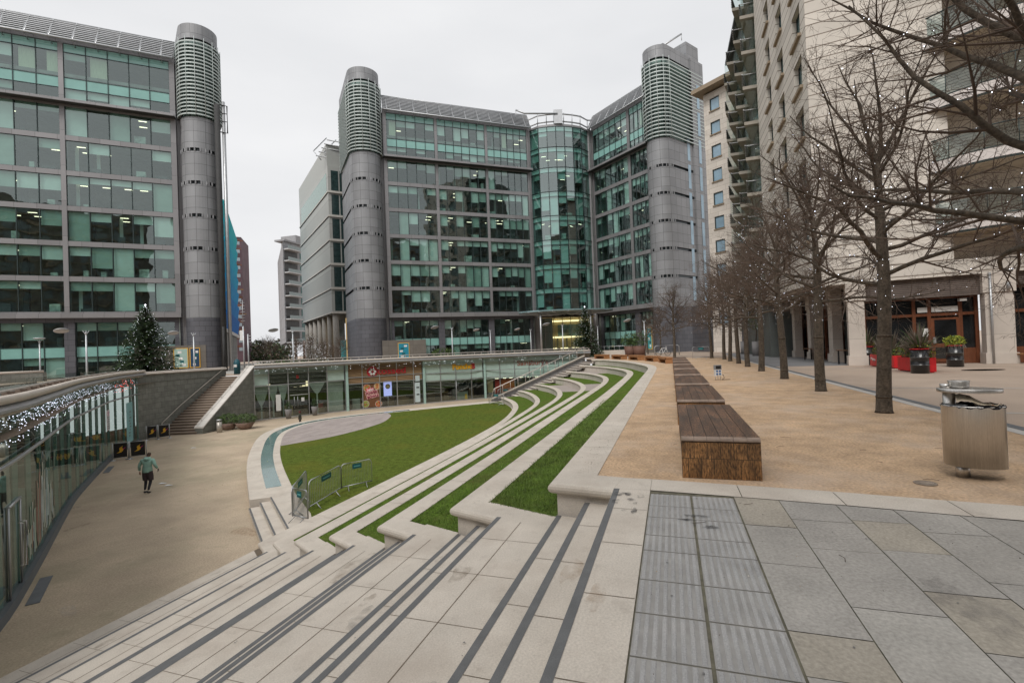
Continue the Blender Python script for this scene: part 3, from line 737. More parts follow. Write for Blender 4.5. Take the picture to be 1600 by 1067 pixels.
q = at(545, 79); mb = MB(); F4, _ = frame((q[0]-.6, q[1]+2), (q[0]+1.6, q[1]-1)); mb.box(0, 2.6, -5, 0, 6.6, 44.8, 0, F4); mb.box(0, 2.6, -5, 0, 0, 6.6, 1, F4); mb.build('rear_tower', [tower_gr, tower_dk], b2)
# drum
arc = []; x0, y0 = at(840, 80.6); x1, y1 = at(933, 81.6)
for k in range(8):
    f = k/7; bul = math.sin(math.pi*f)*1.0 + (0 if 0 < k < 7 else -.6)
    arc.append((x0+(x1-x0)*f, y0+(y1-y0)*f - bul*1.35))
for k in range(7):
    Fk, Lk = frame(arc[k], arc[k+1])
    for z in FL[:-1]+[31.2, 34.6]:
        window(b2, Fk, .03, Lk-.03, z-.1, z+(3.9 if z < 31 else 3.3), 1, 'drum', v=.1, lit=.1, blinds=.85, glz=1, thick=.02)
mb = MB(); full = [(x0, y0+4)] + arc + [(x1, y1+4)]
for z in FL+[34.6, 38.0]: mb.poly(list(reversed(full)), z-.12, 0); mb.poly(list(reversed(full)), z-.4, 0)
wall_line(mb, [(x0-.2, y0+.2), (x0+.1, y0+4), (x1, y1+4), (x1+.2, y1+.2)], 0, 38, 0); mb.build('interior', [inner], b2)
mb = MB()
for a in (arc[0], arc[-1]): mb.box(a[0]-.45, a[0]+.45, a[1]-.1, a[1]+.8, 0, 38.4, 0)
wall_line(mb, arc, 37.9, 38.3, 0); mb.build('frame', [frame_gr], b2)
mb = MB()
for zz_, o in ((38.9, .2), (39.9, .7)): mb.tube([(p[0], p[1]-o+.6, zz_) for p in [(x0-3, y0+.8)]+arc+[(x1+2.5, y1+.8)]], .12, 6, 0)
for p in arc: mb.tube([(p[0], p[1]+.5, 38), (p[0], p[1]-.2, 40.1)], .07, 5, 0)
mb.build('roof_rail', steel2, b2)
mb = MB()     # window cleaning cradle arms
q = at(838, 79.5); mb.box(q[0]-.6+5, q[0]+.8+5, q[1], q[1]+1.6, 38.3, 40.6, 0)
mb.tube([(q[0]+5, q[1], 39.9), (q[0]-.5, q[1]-.5, 39.9), (q[0]-1.9, q[1]-.6, 40.5)], .14, 6, 0); mb.tube([(q[0]-1.9, q[1]-.6, 40.5), (q[0]-1.9, q[1]-.6, 38.9)], .05, 4, 0)
q = at(1052, 72); mb.tube([(q[0]-.5, q[1], 45.4), (q[0]+3.2, q[1], 47.6)], .13, 6, 0); mb.tube([(q[0]+3.2, q[1], 47.6), (q[0]+3.2, q[1], 46.6)], .05, 4, 0)
mb.build('roof_crane', steel2, b2)
# entrance under the drum: lit lobby, canopy and posts
mb = MB(); full2 = [(p[0], p[1]+1.2) for p in arc]
for a, b_ in zip(full2, full2[1:]):
    mb.face([(*a, 0), (*b_, 0), (*b_, 6.3), (*a, 6.3)], 0); mb.tube([(*a, 0), (*a, 6.3)], .05, 4, 1)
mb.build('lobby_glazing', [gl_clear, frame_gr], b2)
mb = MB(); xm, ym = (x0+x1)/2, (y0+y1)/2
mb.box(x0+.3, x1-.3, ym+3.2, ym+3.4, 0, 6.4, 0); mb.box(x0+.3, x1-.3, ym-.6, ym+3.2, 6.25, 6.35, 0); mb.box(xm-1.2, xm+2.8, ym+3.0, ym+3.15, 3.2, 5.2, 2)
for z in (5.7, 2.9): mb.box(x0+1.5, x1-1, ym+2.6, ym+2.9, z, z+.25, 1)
for k in range(4): mb.box(x0+2.2+k*1.9, x0+3.5+k*1.9, ym+2.0, ym+2.2, 1.0, 1.2, 1)
for k in range(5): mb.box(x0+2+k*1.6, x0+2.2+k*1.6, ym+2.7, ym+2.9, 0, 3, 3)
mb.build('lobby', [M('lobby wall', (.50,.42,.25), .6, var=.25, scale=.6), warm_em, M('lobby mural', (.12,.22,.25), .6, var=.7, scale=.8, grime=.7, gcol=(.4,.3,.12), gscale=.6), inner], b2)
cx, cy = at(886, 77.5)
mb = MB(); n_ = 40; top = [(cx+7.6*math.cos(2*math.pi*k/n_), cy+3.6*math.sin(2*math.pi*k/n_)) for k in range(n_)]
mb.poly(top, 7.15, 0); mb.poly(top, 6.95, 1); wall_line(mb, top, 6.95, 7.15, 0, close=True)
for p in top[::2]: mb.tube([(cx, cy, 6.75), (cx+(p[0]-cx)*.55, cy+(p[1]-cy)*.55, 6.5), (p[0], p[1], 6.9)], .06, 4, 2)
mb.build('canopy', [M('canopy glass', (.22,.33,.35), .15, .2, coat=.5), M('canopy soffit', (.35,.40,.41), .5), steel2], b2)
for dx, dy in ((-4.2,-2.2),(3.6,-2.2)):
    mb = MB(); mb.tube([(cx+dx, cy+dy, 0), (cx+dx, cy+dy, 7)], .17, 10, 0); mb.build('canopy_post', steel2, b2)
F5, _ = frame(Cq, Dq); kiosk(b2, F5, -1.2, 5.2, -3, 1.6, 3.3, [(1.1,2.6,.6,2.8,(.02,.25,.35))])
F6, _ = frame(Eq, Fq); kiosk(b2, F6, LR-1.9, LR-.4, -2, .3, 4.2, [(LR-1.6,LR-.7,.6,3.7,(.05,.35,.38))])
# ------------------------------------------------------------------ buildings of the street beyond
def box_building(par, pts, z0, z1, mats, name='wall', top=True):
    mb = MB()
    for a, b_ in zip(pts, pts[1:]+pts[:1]): mb.face([(*a, z0), (*b_, z0), (*b_, z1), (*a, z1)], 0)
    if top: mb.poly(pts, z1, 0)
    return mb.build(name, mats, par)
# cream gallery building
pc = at(521, 81.5); pf = at(475, 104); dr = Vector((pf[0]-pc[0], pf[1]-pc[1])); LB3 = dr.length; dr.normalize(); rt = (pc[0]+dr.y*9, pc[1]-dr.x*-0+4.5)
b3 = thing('office_building', 'pale panelled block on columns with a long blank side wall, behind the middle tower', 'office building', (pc[0], pc[1], 0))
pan = M('pale panels', (.42,.43,.41), .6, var=.04, scale=.2, grid=(80.,3.95,.035,(.23,.225,.21),0))
box_building(b3, [pf, pc, rt, (rt[0]+dr.x*LB3, rt[1]+dr.y*LB3)], 8.4, 33.5, pan)
rt2 = (pc[0]+7, pc[1]+5.5); box_building(b3, [pf, (pc[0]+dr.x*.4, pc[1]+dr.y*.4), (rt2[0]+1, rt2[1]+1), (rt[0]+dr.x*LB3, rt[1]+dr.y*LB3)], 33.5, 37.4, M('pale panels high', (.42,.43,.41), .6, var=.04), 'penthouse')
F7, L7 = frame(pc, rt)
dwm = M('dark window', (.03,.055,.055), .08, 0, var=.4, coat=.4); trim_m = M('pale trim', (.6,.58,.54), .7)
for k in range(6):
    for u in (.5, 1.9, 3.3): mb = MB(); mb.box(u, u+1.2, -.2, .03, 8.9+4.1*k, 8.9+4.1*k+3.4, 0, F7); mb.build('window', dwm, b3)
    mb = MB(); mb.box(0, 6, 0, .25, 8.45+4.1*k, 8.75+4.1*k, 0, F7); mb.build('floor_band', trim_m, b3)
ccm = M('concrete column', (.34,.32,.29), .8)
for k in range(7):
    q = (pc[0]+dr.x*(1+k*4.2)+.8, pc[1]+dr.y*(1+k*4.2)); mb = MB(); mb.tube([(*q, 0), (*q, 8.4)], .5, 10, 0); mb.build('column', ccm, b3)
F8, L8 = frame(pf, pc)
mb = MB(); quadF(mb, F8, 8, L8-10, -4.5, 0, 8.3, 0); quadF(mb, F8, L8-17, L8-9, -4.4, .5, 4.2, 1); quadF(mb, F8, L8-9, L8-2, -4.4, 0, 8.3, 2)
quadF(mb, F8, 2, L8-1, .02, 29.4, 32.6, 3)
for k in range(6): mb.box(0, L8, 0, .16, 8.5+4.1*k, 8.68+4.1*k, 4, F8); mb.box(0, L8, .0, .05, 8.38+4.1*k, 8.5+4.1*k, 5, F8)
mb.build('ground_glazing', [inner, M('turquoise panel', (.02,.36,.38), .4), M('warm lobby', (.35,.22,.09), .6, emit=((1,.7,.3), .25)), M('green glazing', (.19,.30,.26), .2, var=.2), bpy.data.materials['pale trim'], under], b3)
mb = MB()
for k in range(5):
    q0 = (pc[0]-1+k*1.3, pc[1]+k*.9); mb.tube([(*q0, 34.5), (q0[0]-1.2, q0[1]-.2, 36), (q0[0]+.8, q0[1]+.6, 38.5)], .09, 4, 0)
for k in range(5): mb.tube([(pc[0]-1.8+k*.45, pc[1]-.2+k*.1, 35.2+k*.7), (pc[0]+5+k*.4, pc[1]+4+k*.1, 35.2+k*.7)], .1, 4, 0)
mb.build('roof_louvres', steel2, b3)
# grey balcony flats at the end of the street
b4 = thing('apartment_building', 'narrow grey apartment block with a stack of balconies, far down the street', 'apartment block', (*at(455, 150), 0))
q0, q1 = at(447, 142), at(478, 150); F9, L9 = frame(q0, q1); qs = at(438, 175)
box_building(b4, [qs, (q0[0], q0[1]), (q1[0], q1[1]), (q1[0]-6, q1[1]+30)], 5.5, 35.5, M('grey render', (.30,.30,.31), .7, var=.1, scale=.3, grid=(3,3.4,.06,(.16,.165,.17),0)))
blm = [M('pale concrete', (.5,.5,.5), .8), M('balcony glass', (.25,.30,.30), .2)]
for k in range(9):
    z = 5.5+3.45*k; mb = MB(); mb.box(.3, L9*.72, -.1, 1.7, z-.15, z+.15, 0, F9); mb.box(.3, L9*.72, 1.6, 1.7, z+.15, z+1.1, 1, F9); mb.build('balcony', blm, b4)
bsm = [M('balcony shade', (.035,.033,.03), .3, var=.6, scale=1.2), M('green strip glass', (.06,.13,.12), .15)]
for k in range(8): mb = MB(); quadF(mb, F9, .5, L9*.7, .03, 5.8+3.45*k, 8.6+3.45*k, 0); quadF(mb, F9, L9*.82, L9, .04, 5.8+3.45*k, 8.8+3.45*k, 1); mb.build('window', bsm, b4)
mb = MB(); mb.box(0, L9+.2, -3, .6, 35.5, 36.0, 0, F9); mb.box(L9*.72, L9+1, -6, -.5, 35.5, 38.5, 0, F9); mb.build('roof', M('roof grey', (.30,.30,.31), .7), b4)
mb = MB(); 
for k in range(4): q = (q0[0]+2+k*1.6, q0[1]+2+k*2); mb = MB(); mb.tube([(*q, 0), (*q, 6)], .4, 8, 0); mb.build('column', M('brown column', (.18,.13,.10), .8), b4)
# blue screened building, left side of the street
b5 = thing('office_building', 'building clad in horizontal teal to blue panels behind the left tower', 'office building', (*at(357, 92), 0))
n0, n1 = at(352, 90), at(372.5, 122); 
F10, L10 = frame(n0, n1)
mt = [M('blue panel %d' % k, c, .75, 0, var=.1, scale=.3, spec=.2) for k, c in enumerate(((0,.10,.34),(0,.15,.40),(0,.20,.42),(0,.24,.42),(0,.28,.42),(0,.31,.40),(0,.34,.38)))]
mb = MB()
for k in range(7):
    z = 7.2+3.45*k; mb.hexa([F10(0,-3,z), F10(L10,-3,z), F10(L10,.0,z), F10(0,.0,z), F10(0,-3,z+3.4), F10(L10,-3,z+3.4), F10(L10,.5,z+3.4), F10(0,.5,z+3.4)], k)
mb.build('cladding', mt, b5)
mb = MB(); mb.box(0, L10, -8, -1.0, 0, 7.2, 0, F10); mb.box(0, L10, -1.0, .3, 6.5, 7.2, 1, F10)
for k in range(8): mb.box(k*4.2, k*4.2+.7, -.6, .1, 0, 6.5, 1, F10)
mb.build('base', [inner, M('concrete beam', (.42,.41,.40), .8)], b5)
# purple brown tower
b6 = thing('apartment_building', 'distant purple brown patchwork tower at the end of the street', 'tower block', (*at(374, 175), 0))
q0, q1 = at(364, 170), at(382, 172); F11, L11 = frame(q0, q1)
box_building(b6, [(q0[0]-8, q0[1]+14), q0, q1, (q1[0]-5, q1[1]+14)], 0, 44.5, M('purple brick', (.105,.062,.075), .8, var=.3, scale=.3))
mb = MB(); r2 = random.Random(3)
for k in range(14):
    z = 4+2.9*k; mb.box(L11*.55, L11*.85, 0, .06, z, z+1.2, 0, F11)
    for _ in range(3): u = r2.uniform(0, L11*.75); mb.box(u, u+r2.uniform(.8, 2), 0, .04, z+1.35, z+1.35+r2.choice((.3,.6)), r2.choice((1,2)), F11)
mb.build('window', [M('pale window', (.30,.36,.40), .2), M('ochre panel', (.26,.15,.05), .7), M('orange panel', (.20,.08,.04), .7)], b6)

# ------------------------------------------------------------------ right hand side: stone clad apartment buildings
C0 = (16.15, 25.4); D1 = Vector((SA, CA))          # street face runs along D1 from the corner C0
P2 = Vector((22.5, 22.1)); P1 = Vector((17.7, 24.6)); fd = (P2-P1).normalized()
Cv = Vector(C0)
b7 = thing('apartment_building', 'tall cream stone apartment block on the right with curved balconies over a wooden restaurant front', 'apartment block', (C0[0], C0[1], 0))
FS, LS = frame(tuple(Cv + D1*14), C0)          # street face, u from far to near, outward to the left
FF, LF = frame(C0, tuple(Cv + fd*30))          # front face towards the camera
H7 = 46
mb = MB()
cols_ = [(3.5,5.1),(7.2,8.85),(11.3,13.0)]      # window columns on the street face
us = [0]+[x for c in cols_ for x in c]+[LS]
for k in range(0, len(us), 2): mb.box(us[k], us[k+1], -.6, 0, 4.95, H7, 0, FS)
offs = [0, 0, 0]
for ci, (a, b_) in enumerate(cols_):
    z = 4.95; k = 0
    while z < H7-.1:
        s0 = 6.8+2.85*k+offs[ci]*.5; s1 = s0+1.75
        mb.box(a, b_, -.6, 0, z, min(s0, H7), 0, FS); z = s1; k += 1
        if s0 > H7: break
mb.box(.0, LS, -14, -.6, 4.95, H7, 1, FS)
FFw = 5.15       # width of the plain front wall before the balconies
mb.box(.02, FFw, -.6, 0, 4.95, H7, 0, FF); mb.box(FFw, 30, -4.2, -2.6, 4.95, H7, 1, FF)
mb.box(FFw-.02, FFw+.4, -2.6, -.02, 4.95, H7, 0, FF)
mb.box(.02, 30, -.9, -.02, 4.2, 4.94, 0, FF); mb.box(0, LS, -.6, .0, 4.5, 4.94, 0, FS)
mb.build('wall', [cream_clad, cream_block], b7)
n7 = 0
for ci, (a, b_) in enumerate(cols_):
    for k in range(14):
        s0 = 6.8+2.85*k+offs[ci]*.5
        if s0+1.75 > H7: break
        mb = MB(); mb.box(a, b_, -.34, -.30, s0, s0+1.75, 0, FS); mb.box(a, a+.07, -.31, -.24, s0, s0+1.75, 1, FS); mb.box(b_-.07, b_, -.31, -.24, s0, s0+1.75, 1, FS); mb.box(a, b_, -.31, -.24, s0+1.68, s0+1.75, 1, FS)
        o = mb.build('window', [M('flat window glass', (.16,.24,.24), .06, 0, var=.5, scale=.7, coat=.6) if n7 == 0 else bpy.data.materials['flat window glass'], dark_fr], b7)
        mb = MB(); mb.box(a-.12, b_+.12, -.34, .16, s0-.16, s0, 0, FS); mb.build('sill', sill_m, o); n7 += 1
# curved balconies on the right end of the front
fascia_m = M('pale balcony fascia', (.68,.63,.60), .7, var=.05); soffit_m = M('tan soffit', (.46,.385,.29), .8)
for k in range(9):
    z = 6.65+2.98*k; mb = MB(); u0 = FFw-.5
    pts = [(u0, -.02)] + [(u0+.2+i*.55, .05+1.15*math.sin(min(1, i/5)*math.pi/2)) for i in range(6)] + [(u0+6, 1.35), (u0+10, 1.45), (u0+16, 1.3), (u0+22, .9)]
    outl = [FF(u, v, 0)[:2] for u, v in pts]; inn_ = [FF(u, -2.6, 0)[:2] for u, v in pts]
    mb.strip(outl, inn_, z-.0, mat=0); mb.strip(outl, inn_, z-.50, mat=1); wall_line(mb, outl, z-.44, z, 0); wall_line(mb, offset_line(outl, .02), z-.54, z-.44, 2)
    o = mb.build('balcony', [fascia_m, soffit_m, dark_fr], b7)
    mb = MB(); rl = offset_line(outl, .1); wall_line(mb, rl, z+.08, z+1.0, 0); mb.build('railing_glass', [gl_rail], o)
    mb = MB(); mb.tube([(*p, z+1.06) for p in rl], .035, 6, 0); mb.tube([(*p, z+.07) for p in rl], .03, 5, 0)
    for h in range(6): mb.tube([(*p, z+.2+.14*h) for p in rl], .008, 4, 0)
    for p in rl[::2]: mb.tube([(*p, z), (*p, z+1.06)], .025, 4, 0)
    mb.build('rail', dark_fr, o)
    mb = MB()
    for i in range(8):
        u = FFw+.6+i*2.6; mb.box(u, u+1.9, -2.58, -2.5, z+.05, z+2.1, 0, FF); mb.box(u-.05, u, -2.6, -2.42, z, z+2.2, 1, FF); mb.box(u+.92, u+.98, -2.5, -2.42, z, z+2.15, 1, FF)
    mb.build('balcony_window', [bpy.data.materials['flat window glass'], dark_fr], b7)
# ground floor: stone pillars and dark joinery
def pillar(par, F, u0, u1, v0, v1, h=4.3):
    mb = MB(); mb.box(u0, u1, v0, v1, .5, h, 0, F); mb.box(u0-.07, u1+.07, v0-.05, v1+.08, 0, .5, 0, F)
    mb.box(u0-.07, u1+.07, v0, v1+.06, h-.9, h, 0, F); mb.build('pillar', pillar_m, par)
dP1 = (P1-Cv).length; dP2 = (P2-Cv).length
pillar(b7, FF, dP1-.45, dP1+.25, -.55, -.02, 4.2); pillar(b7, FF, dP2-.6, dP2+.4, -.6, -.02, 4.2); pillar(b7, FF, dP2+5.4, dP2+6.3, -.6, -.02, 4.2)
def joinery(par, F, u0, u1, v, z1, posts, name='shopfront', rails=(2.35,)):
    mb = MB(); mb.box(u0, u1, v-.05, v, .9 if False else .02, z1, 2, F)
    for p in posts: mb.box(p-.07, p+.07, v, v+.12, 0, z1, 0, F)
    for z in (0.02, *rails, z1-.12): mb.box(u0, u1, v, v+.10, z, z+.14, 0, F)
    mb.box(u0, u1, v, v+.07, .0, .75, 0, F)
    return mb.build(name, [brown_wood, slate_roof, M('dark restaurant glass', (.012,.013,.014), .06, 0, var=.6, scale=1.2, coat=.3) if 'dark restaurant glass' not in bpy.data.materials else bpy.data.materials['dark restaurant glass']], par)
mb = MB(); mb.box(dP1+.25, dP2-.6, -.9, -.25, 3.25, 4.2, 0, FF); mb.build('louvre_panel', slate_roof, b7)
w0, w1 = dP1+.25, dP2-.6; ww = w1-w0
joinery(b7, FF, w0, w1, -1.0, 3.3, [w0+.1, w0+ww*.17, w0+ww*.47, w0+ww*.60, w0+ww*.86, w1-.05])
mb = MB(); mb.box(w0+ww*.61, w0+ww*.85, -.92, -.86, .1, 2.25, 0, FF); mb.box(w0+ww*.64, w0+ww*.82, -.86, -.84, 1.0, 2.15, 1, FF); mb.box(w0+ww*.64, w0+ww*.82, -.86, -.84, .25, .8, 1, FF)
mb.box(w0+ww*.62, w0+ww*.645, -.84, -.78, 1.0, 1.3, 2, FF); mb.build('door', [brown_wood, bpy.data.materials['dark restaurant glass'], steel2], b7)
mb = MB(); mb.box(w0+ww*.50, w0+ww*.585, -.87, -.86, 2.55, 2.8, 0, FF); mb.box(w0+ww*.62, w0+ww*.84, -.87, -.86, 2.55, 2.8, 0, FF); mb.box(w0+ww*.535, w0+ww*.585, -.87, -.86, 1.35, 1.75, 0, FF); mb.build('notice', white_m, b7)
mb = MB(); mb.box(w1-.75, w1-.5, -.8, -.45, 3.0, 3.12, 0, FF); mb.build('security_camera', white_m, b7)
mb = MB(); mb.tube([FF(dP2-.42, .1, 0), FF(dP2-.42, .1, 4.2)], .045, 8, 0); mb.tube([FF(dP2+.2, .1, 3.4), FF(dP2+.2, .1, 3.7)], .07, 8, 0); mb.build('drainpipe', steel2, b7)
mb = MB(); mb.box(dP2+.4, dP2+5.4, -.9, -.25, 3.6, 4.2, 0, FF); mb.build('louvre_panel', slate_roof, b7)
joinery(b7, FF, dP2+.4, dP2+5.4, -.8, 3.6, [dP2+.5, dP2+2.6, dP2+4.3])
# arcade along the street face
mb = MB(); FT, LT = frame(W(47,-9.1), W(29.2,-9.1)) ; mb.box(0, LT-3.2, -3, -2.2, 0, 4.5, 1, FT); mb.box(-4, LT-.9, -2.3, 1.6, 4.3, 4.5, 2, FT)
mb.build('arcade_wall', [inner, inner, sill_m], b7)
for k, s_ in enumerate((33.4, 38.1, 42.5, 46.8)):
    pillar(b7, FT, 47-s_-.4, 47-s_+.4, -.5, 0, 4.3)
for k, (a, b_) in enumerate(((.6,3.9),(5,8.2),(9.4,12.9),(14.2,17))):
    joinery(b7, FT, a, b_, -.9, 4.2, [a+.1, (a+b_)/2-.5, (a+b_)/2+.4, b_-.1], rails=(2.6,))
# balcony building further along
b8 = thing('apartment_building', 'dark stepped apartment block with stacked green glass balconies along the street', 'apartment block', (*W(48, -7.5)[:2], 0))
FB, LB = frame(W(58,-7.6), W(43.3,-7.6))
mb = MB(); mb.box(0, 8, -9, 0, 0, 32, 0, FB); mb.box(8, LB, -9, 0, 0, 44, 0, FB); mb.build('wall', M('dark block', (.09,.10,.095), .6, var=.2, scale=.4), b8)
mb = MB(); mb.box(-.6, 8.1, -4, .6, 32, 32.4, 0, FB); mb.box(8, LB, -4, .6, 44, 44.4, 0, FB); mb.build('roof', under, b8)
bfm = [M('balcony fascia', (.36,.33,.28), .8), M('dark slat', (.10,.10,.09), .6), steel2]
for k in range(13):
    z = 4.6+2.9*k
    for (a, b_, vv, zt) in ((.0,3.9,1.3,32),(4.0,7.9,1.5,32),(8.0,11.3,1.3,44),(11.4,LB-.05,1.2,44)):
        if z+2 > zt: continue
        mb = MB()
        # saw tooth bay: balcony slab, slatted upstand
        mb.hexa([FB(a,0,z-.16), FB(b_,0,z-.16), FB(b_,vv,z-.16), FB(a,vv*.25,z-.16), FB(a,0,z+.1), FB(b_,0,z+.1), FB(b_,vv,z+.1), FB(a,vv*.25,z+.1)], 0)
        for h in range(5): mb.tube([FB(a, vv*.25, z+.25+h*.2), FB(b_, vv, z+.25+h*.2)], .05, 4, 1)
        mb.tube([FB(b_-.04, 0, z+1.05), FB(b_-.04, vv, z+1.05)], .04, 4, 2); mb.tube([FB(a, vv*.25, z+1.1), FB(b_, vv, z+1.1)], .05, 4, 2); mb.build('balcony', bfm, b8)
bgm = [M('bay glass', (.05,.12,.11), .08, 0, var=.5, scale=.6, coat=.6), gl_rail]
for k in range(13):
    z = 4.8+2.9*k
    for (a, b_, zt) in ((.1,2.4,32),(4.2,6.2,32),(8.2,10.0,44),(11.7,14,44)):
        if z+2 > zt: continue
        mb = MB(); quadF(mb, FB, a, b_, .02, z, z+2.4, 0); mb.face([FB(b_+.5, 0, z), FB(b_+.5, 1.1, z), FB(b_+.5, 1.1, z+2.4), FB(b_+.5, 0, z+2.4)], 1); mb.build('window', bgm, b8)
# cream end block with one column of windows
q0, q1 = at(1115.5, 60.8), at(1152, 58.2); b9 = thing('apartment_building', 'narrow cream stone block with a single column of square windows beside the grey tower', 'apartment block', (q0[0], q0[1], 0))
F12, L12 = frame(q0, q1)
mb = MB(); mb.box(-.0, L12+4, -6, -.25, 0, 32.4, 0, F12)
mb.box(0, .85, -.25, 0, 0, 32.4, 0, F12); mb.box(2.15, L12+4, -.25, 0, 0, 32.4, 0, F12)
z = 0
for k in range(10):
    s0 = 3.5+2.95*k; mb.box(.85, 2.15, -.25, 0, z, s0, 0, F12); z = s0+1.55
mb.box(.85, 2.15, -.25, 0, z, 32.4, 0, F12)
mb.build('wall', cream_block, b9)
for k in range(10):
    s0 = 3.5+2.95*k; mb = MB(); mb.box(.85, 2.15, -.2, -.15, s0, s0+1.55, 0, F12); mb.box(.85, 2.15, -.16, -.08, s0, s0+.1, 1, F12); mb.box(.85, .95, -.16, -.08, s0, s0+1.55, 1, F12); mb.box(2.05, 2.15, -.16, -.08, s0, s0+1.55, 1, F12); mb.box(.85, 2.15, -.16, -.08, s0+1.45, s0+1.55, 1, F12)
    o = mb.build('window', [bpy.data.materials['pale blue glass'], dark_fr], b9)
    mb = MB(); mb.box(.75, 2.25, -.05, .12, s0-.12, s0, 0, F12); mb.build('sill', sill_m, o)
mb = MB(); mb.box(-.9, L12+4, -6, 1.2, 32.6, 33.1, 0, F12); mb.build('roof', sill_m, b9)
# low dark wall at the end of the promenade
mb = MB(); F13, L13 = frame(at(1096, 66), at(1175, 56)); mb.box(-2, L13, -.5, 0, 0, 6.4, 0, F13); mb.box(3.3, 4.1, 0, .04, 0, 3.2, 1, F13)
o = mb.build('garden_wall', [tower_dk, inner]); tag(o, 'dark grey panelled wall closing the end of the tree lined walk', 'wall')
# facing blocks behind the viewpoint, seen only as reflections
for k, (x0_, x1_, y0_, y1_, h, lab) in enumerate(((-75,-22,-42,-30,40,'brown apartment block mirrored in the office glass, left one'),(-14,46,-40,-26,44,'brown apartment block mirrored in the office glass, right one'))):
    bb = thing('apartment_building', lab, 'apartment block', ((x0_+x1_)/2, y1_, 0))
    mb = MB(); mb.box(x0_, x1_, y0_, y1_, 0, h, 0); mb.build('wall', M('reflected brick %d' % k, (.17,.15,.135), .9, var=.2, scale=.3), bb)
    mb = MB()
    for fl in range(int(h/3.2)):
        for c_ in range(int((x1_-x0_)/3.4)): mb.box(x0_+.8+c_*3.4, x0_+2.8+c_*3.4, y1_-.1, y1_+.05, 1.2+fl*3.2, 2.9+fl*3.2, 0)
        mb.box(x0_, x1_, y1_, y1_+.9, .3+fl*3.2, .55+fl*3.2, 1)
    mb.build('window', [M('reflected window', (.16,.20,.22), .1), sill_m] if k == 0 else [bpy.data.materials['reflected window'], sill_m], bb)
# ------------------------------------------------------------------ edge copings and rails of the upper deck
def coping(name, label, line, group, z=.80, split=None):
    par = thing(name, label, 'parapet', (*line[len(line)//2], 0), group)
    mb = MB()
    sweep(mb, line, [(-.45,0),(-.45,.62),(-.05,.62),(-.05,.56),(.04,.56),(.04,.50),(-.2,.46)], 0, mat=1); mb.build('upstand', [cream, cream_wall], par)
    mb = MB(); mb.tube([(*p, z) for p in offset_line(line, .12)], .10, 10, 0); mb.build('coping_roll', pillar_m, par)
    return par
# walk direction: court on the left hand
pe = pav_edge          # from the slate wall towards the camera: court lies to the left
PAVL = offset_line(PAV, .30)
p1 = coping('parapet', 'cream rounded parapet over the glass pavilion on the left', PAVL, 'rounded parapets of the sunken court', z=.88)
mb = MB(); sweep(mb, PAVL, [(.05,.80),(.24,.68),(.24,.62),(-.1,.52),(-.1,.7)], 0); mb.build('metal_canopy', M('grey canopy metal', (.34,.34,.345), .5, .2, var=.1, scale=.6), p1)
mb = MB(); L_ = offset_line(PAVL, -.42); mb.tube([(*p, .98) for p in L_], .035, 6, 0)
for k, p in enumerate(resample(L_, 30)): mb.box(p[0]-.09, p[0]+.09, p[1]-.09, p[1]+.09, .62, .95, 1)
mb.build('handrail', [rail_m, M('brown block', (.19,.14,.11), .8)], p1)
mb = MB(); L2_ = offset_line(PAVL, -1.6); wall_line(mb, L2_, .3, 1.1, 0); mb.build('glass_balustrade', gl_rail, p1)
SHC = list(reversed(offset_line(SHOP, -.30)))      # from the far stair to the slate stair: court on the left
p2 = coping('parapet', 'long pale parapet above the shopfronts across the court', SHC, 'rounded parapets of the sunken court', z=.88)
mb = MB(); sweep(mb, SHC, [(.05,.78),(.32,.70),(.32,.58),(-.1,.50),(-.1,.7)], 0); mb.build('metal_canopy', bpy.data.materials['grey canopy metal'], p2)
mb = MB(); L_ = offset_line(SHC, -.9); mb.tube([(*p, 1.18) for p in L_], .05, 6, 0)
for p in resample(L_, 46): mb.box(p[0]-.03, p[0]+.03, p[1]-.03, p[1]+.03, .3, 1.15, 0)
mb.build('handrail', [rail_m], p2)

# ------------------------------------------------------------------ glass pavilion on the left
b = thing('shop_pavilion', 'curved glass shop pavilion along the left side of the sunken plaza', 'shop', (PAV[20][0], PAV[20][1], ZP))
mb = MB(); wall_line(mb, list(reversed(PAV)), ZP+.12, .55, 0); mb.build('curtain_wall', gl_pav, b)
pv = resample(PAV, 27)
pv_in = offset_line(pv, -.08)
mb = MB()
for p in pv_in: mb.box(p[0]-.025, p[0]+.025, p[1]-.07, p[1]+.07, ZP, .55, 0)
for p in pv_in[::4]: mb.tube([(p[0]-.35, p[1]+.1, ZP), (p[0]-.35, p[1]+.1, .5)], .09, 8, 1)
mb.build('glass_fin', [M('green glass fin', (.17,.30,.27), .5, 0), steel2], b)
mb = MB(); pl = offset_line(PAV, .05)
mb.tube([(*p, -.72) for p in offset_line(PAV, .10)[:46]], .05, 8, 0); sweep(mb, pl, [(-.1,.0),(-.1,.16),(.06,.16),(.12,0)], ZP, mat=1); mb.build('transom', [steel2, M('dark plinth', (.10,.11,.12), .5)], b)
mb = MB(); bk = offset_line(PAV, -5.5); wall_line(mb, bk, ZP, .5, 0); mb.strip(offset_line(PAV, -.3), bk, .42, mat=1); mb.strip(offset_line(PAV, -.1), bk, ZP+.01, mat=2)
for k in range(5, 52, 6): q, q2 = bk[k], offset_line(PAV, -3)[k]; mb.tube([(*q2, ZP), (*q2, .4)], .22, 8, 3)
rr = random.Random(5)
m1 = offset_line(PAV, -1.6); m2 = offset_line(PAV, -3.2)
for k in range(4, 54, 3):
    q = (m1 if rr.random() < .5 else m2)[k]; hh = rr.uniform(.7, 1.5); w_ = rr.uniform(.4, .9); mb.box(q[0]-w_, q[0]+w_, q[1]-.5, q[1]+.5, ZP, ZP+hh, rr.choice((2,3,4)))
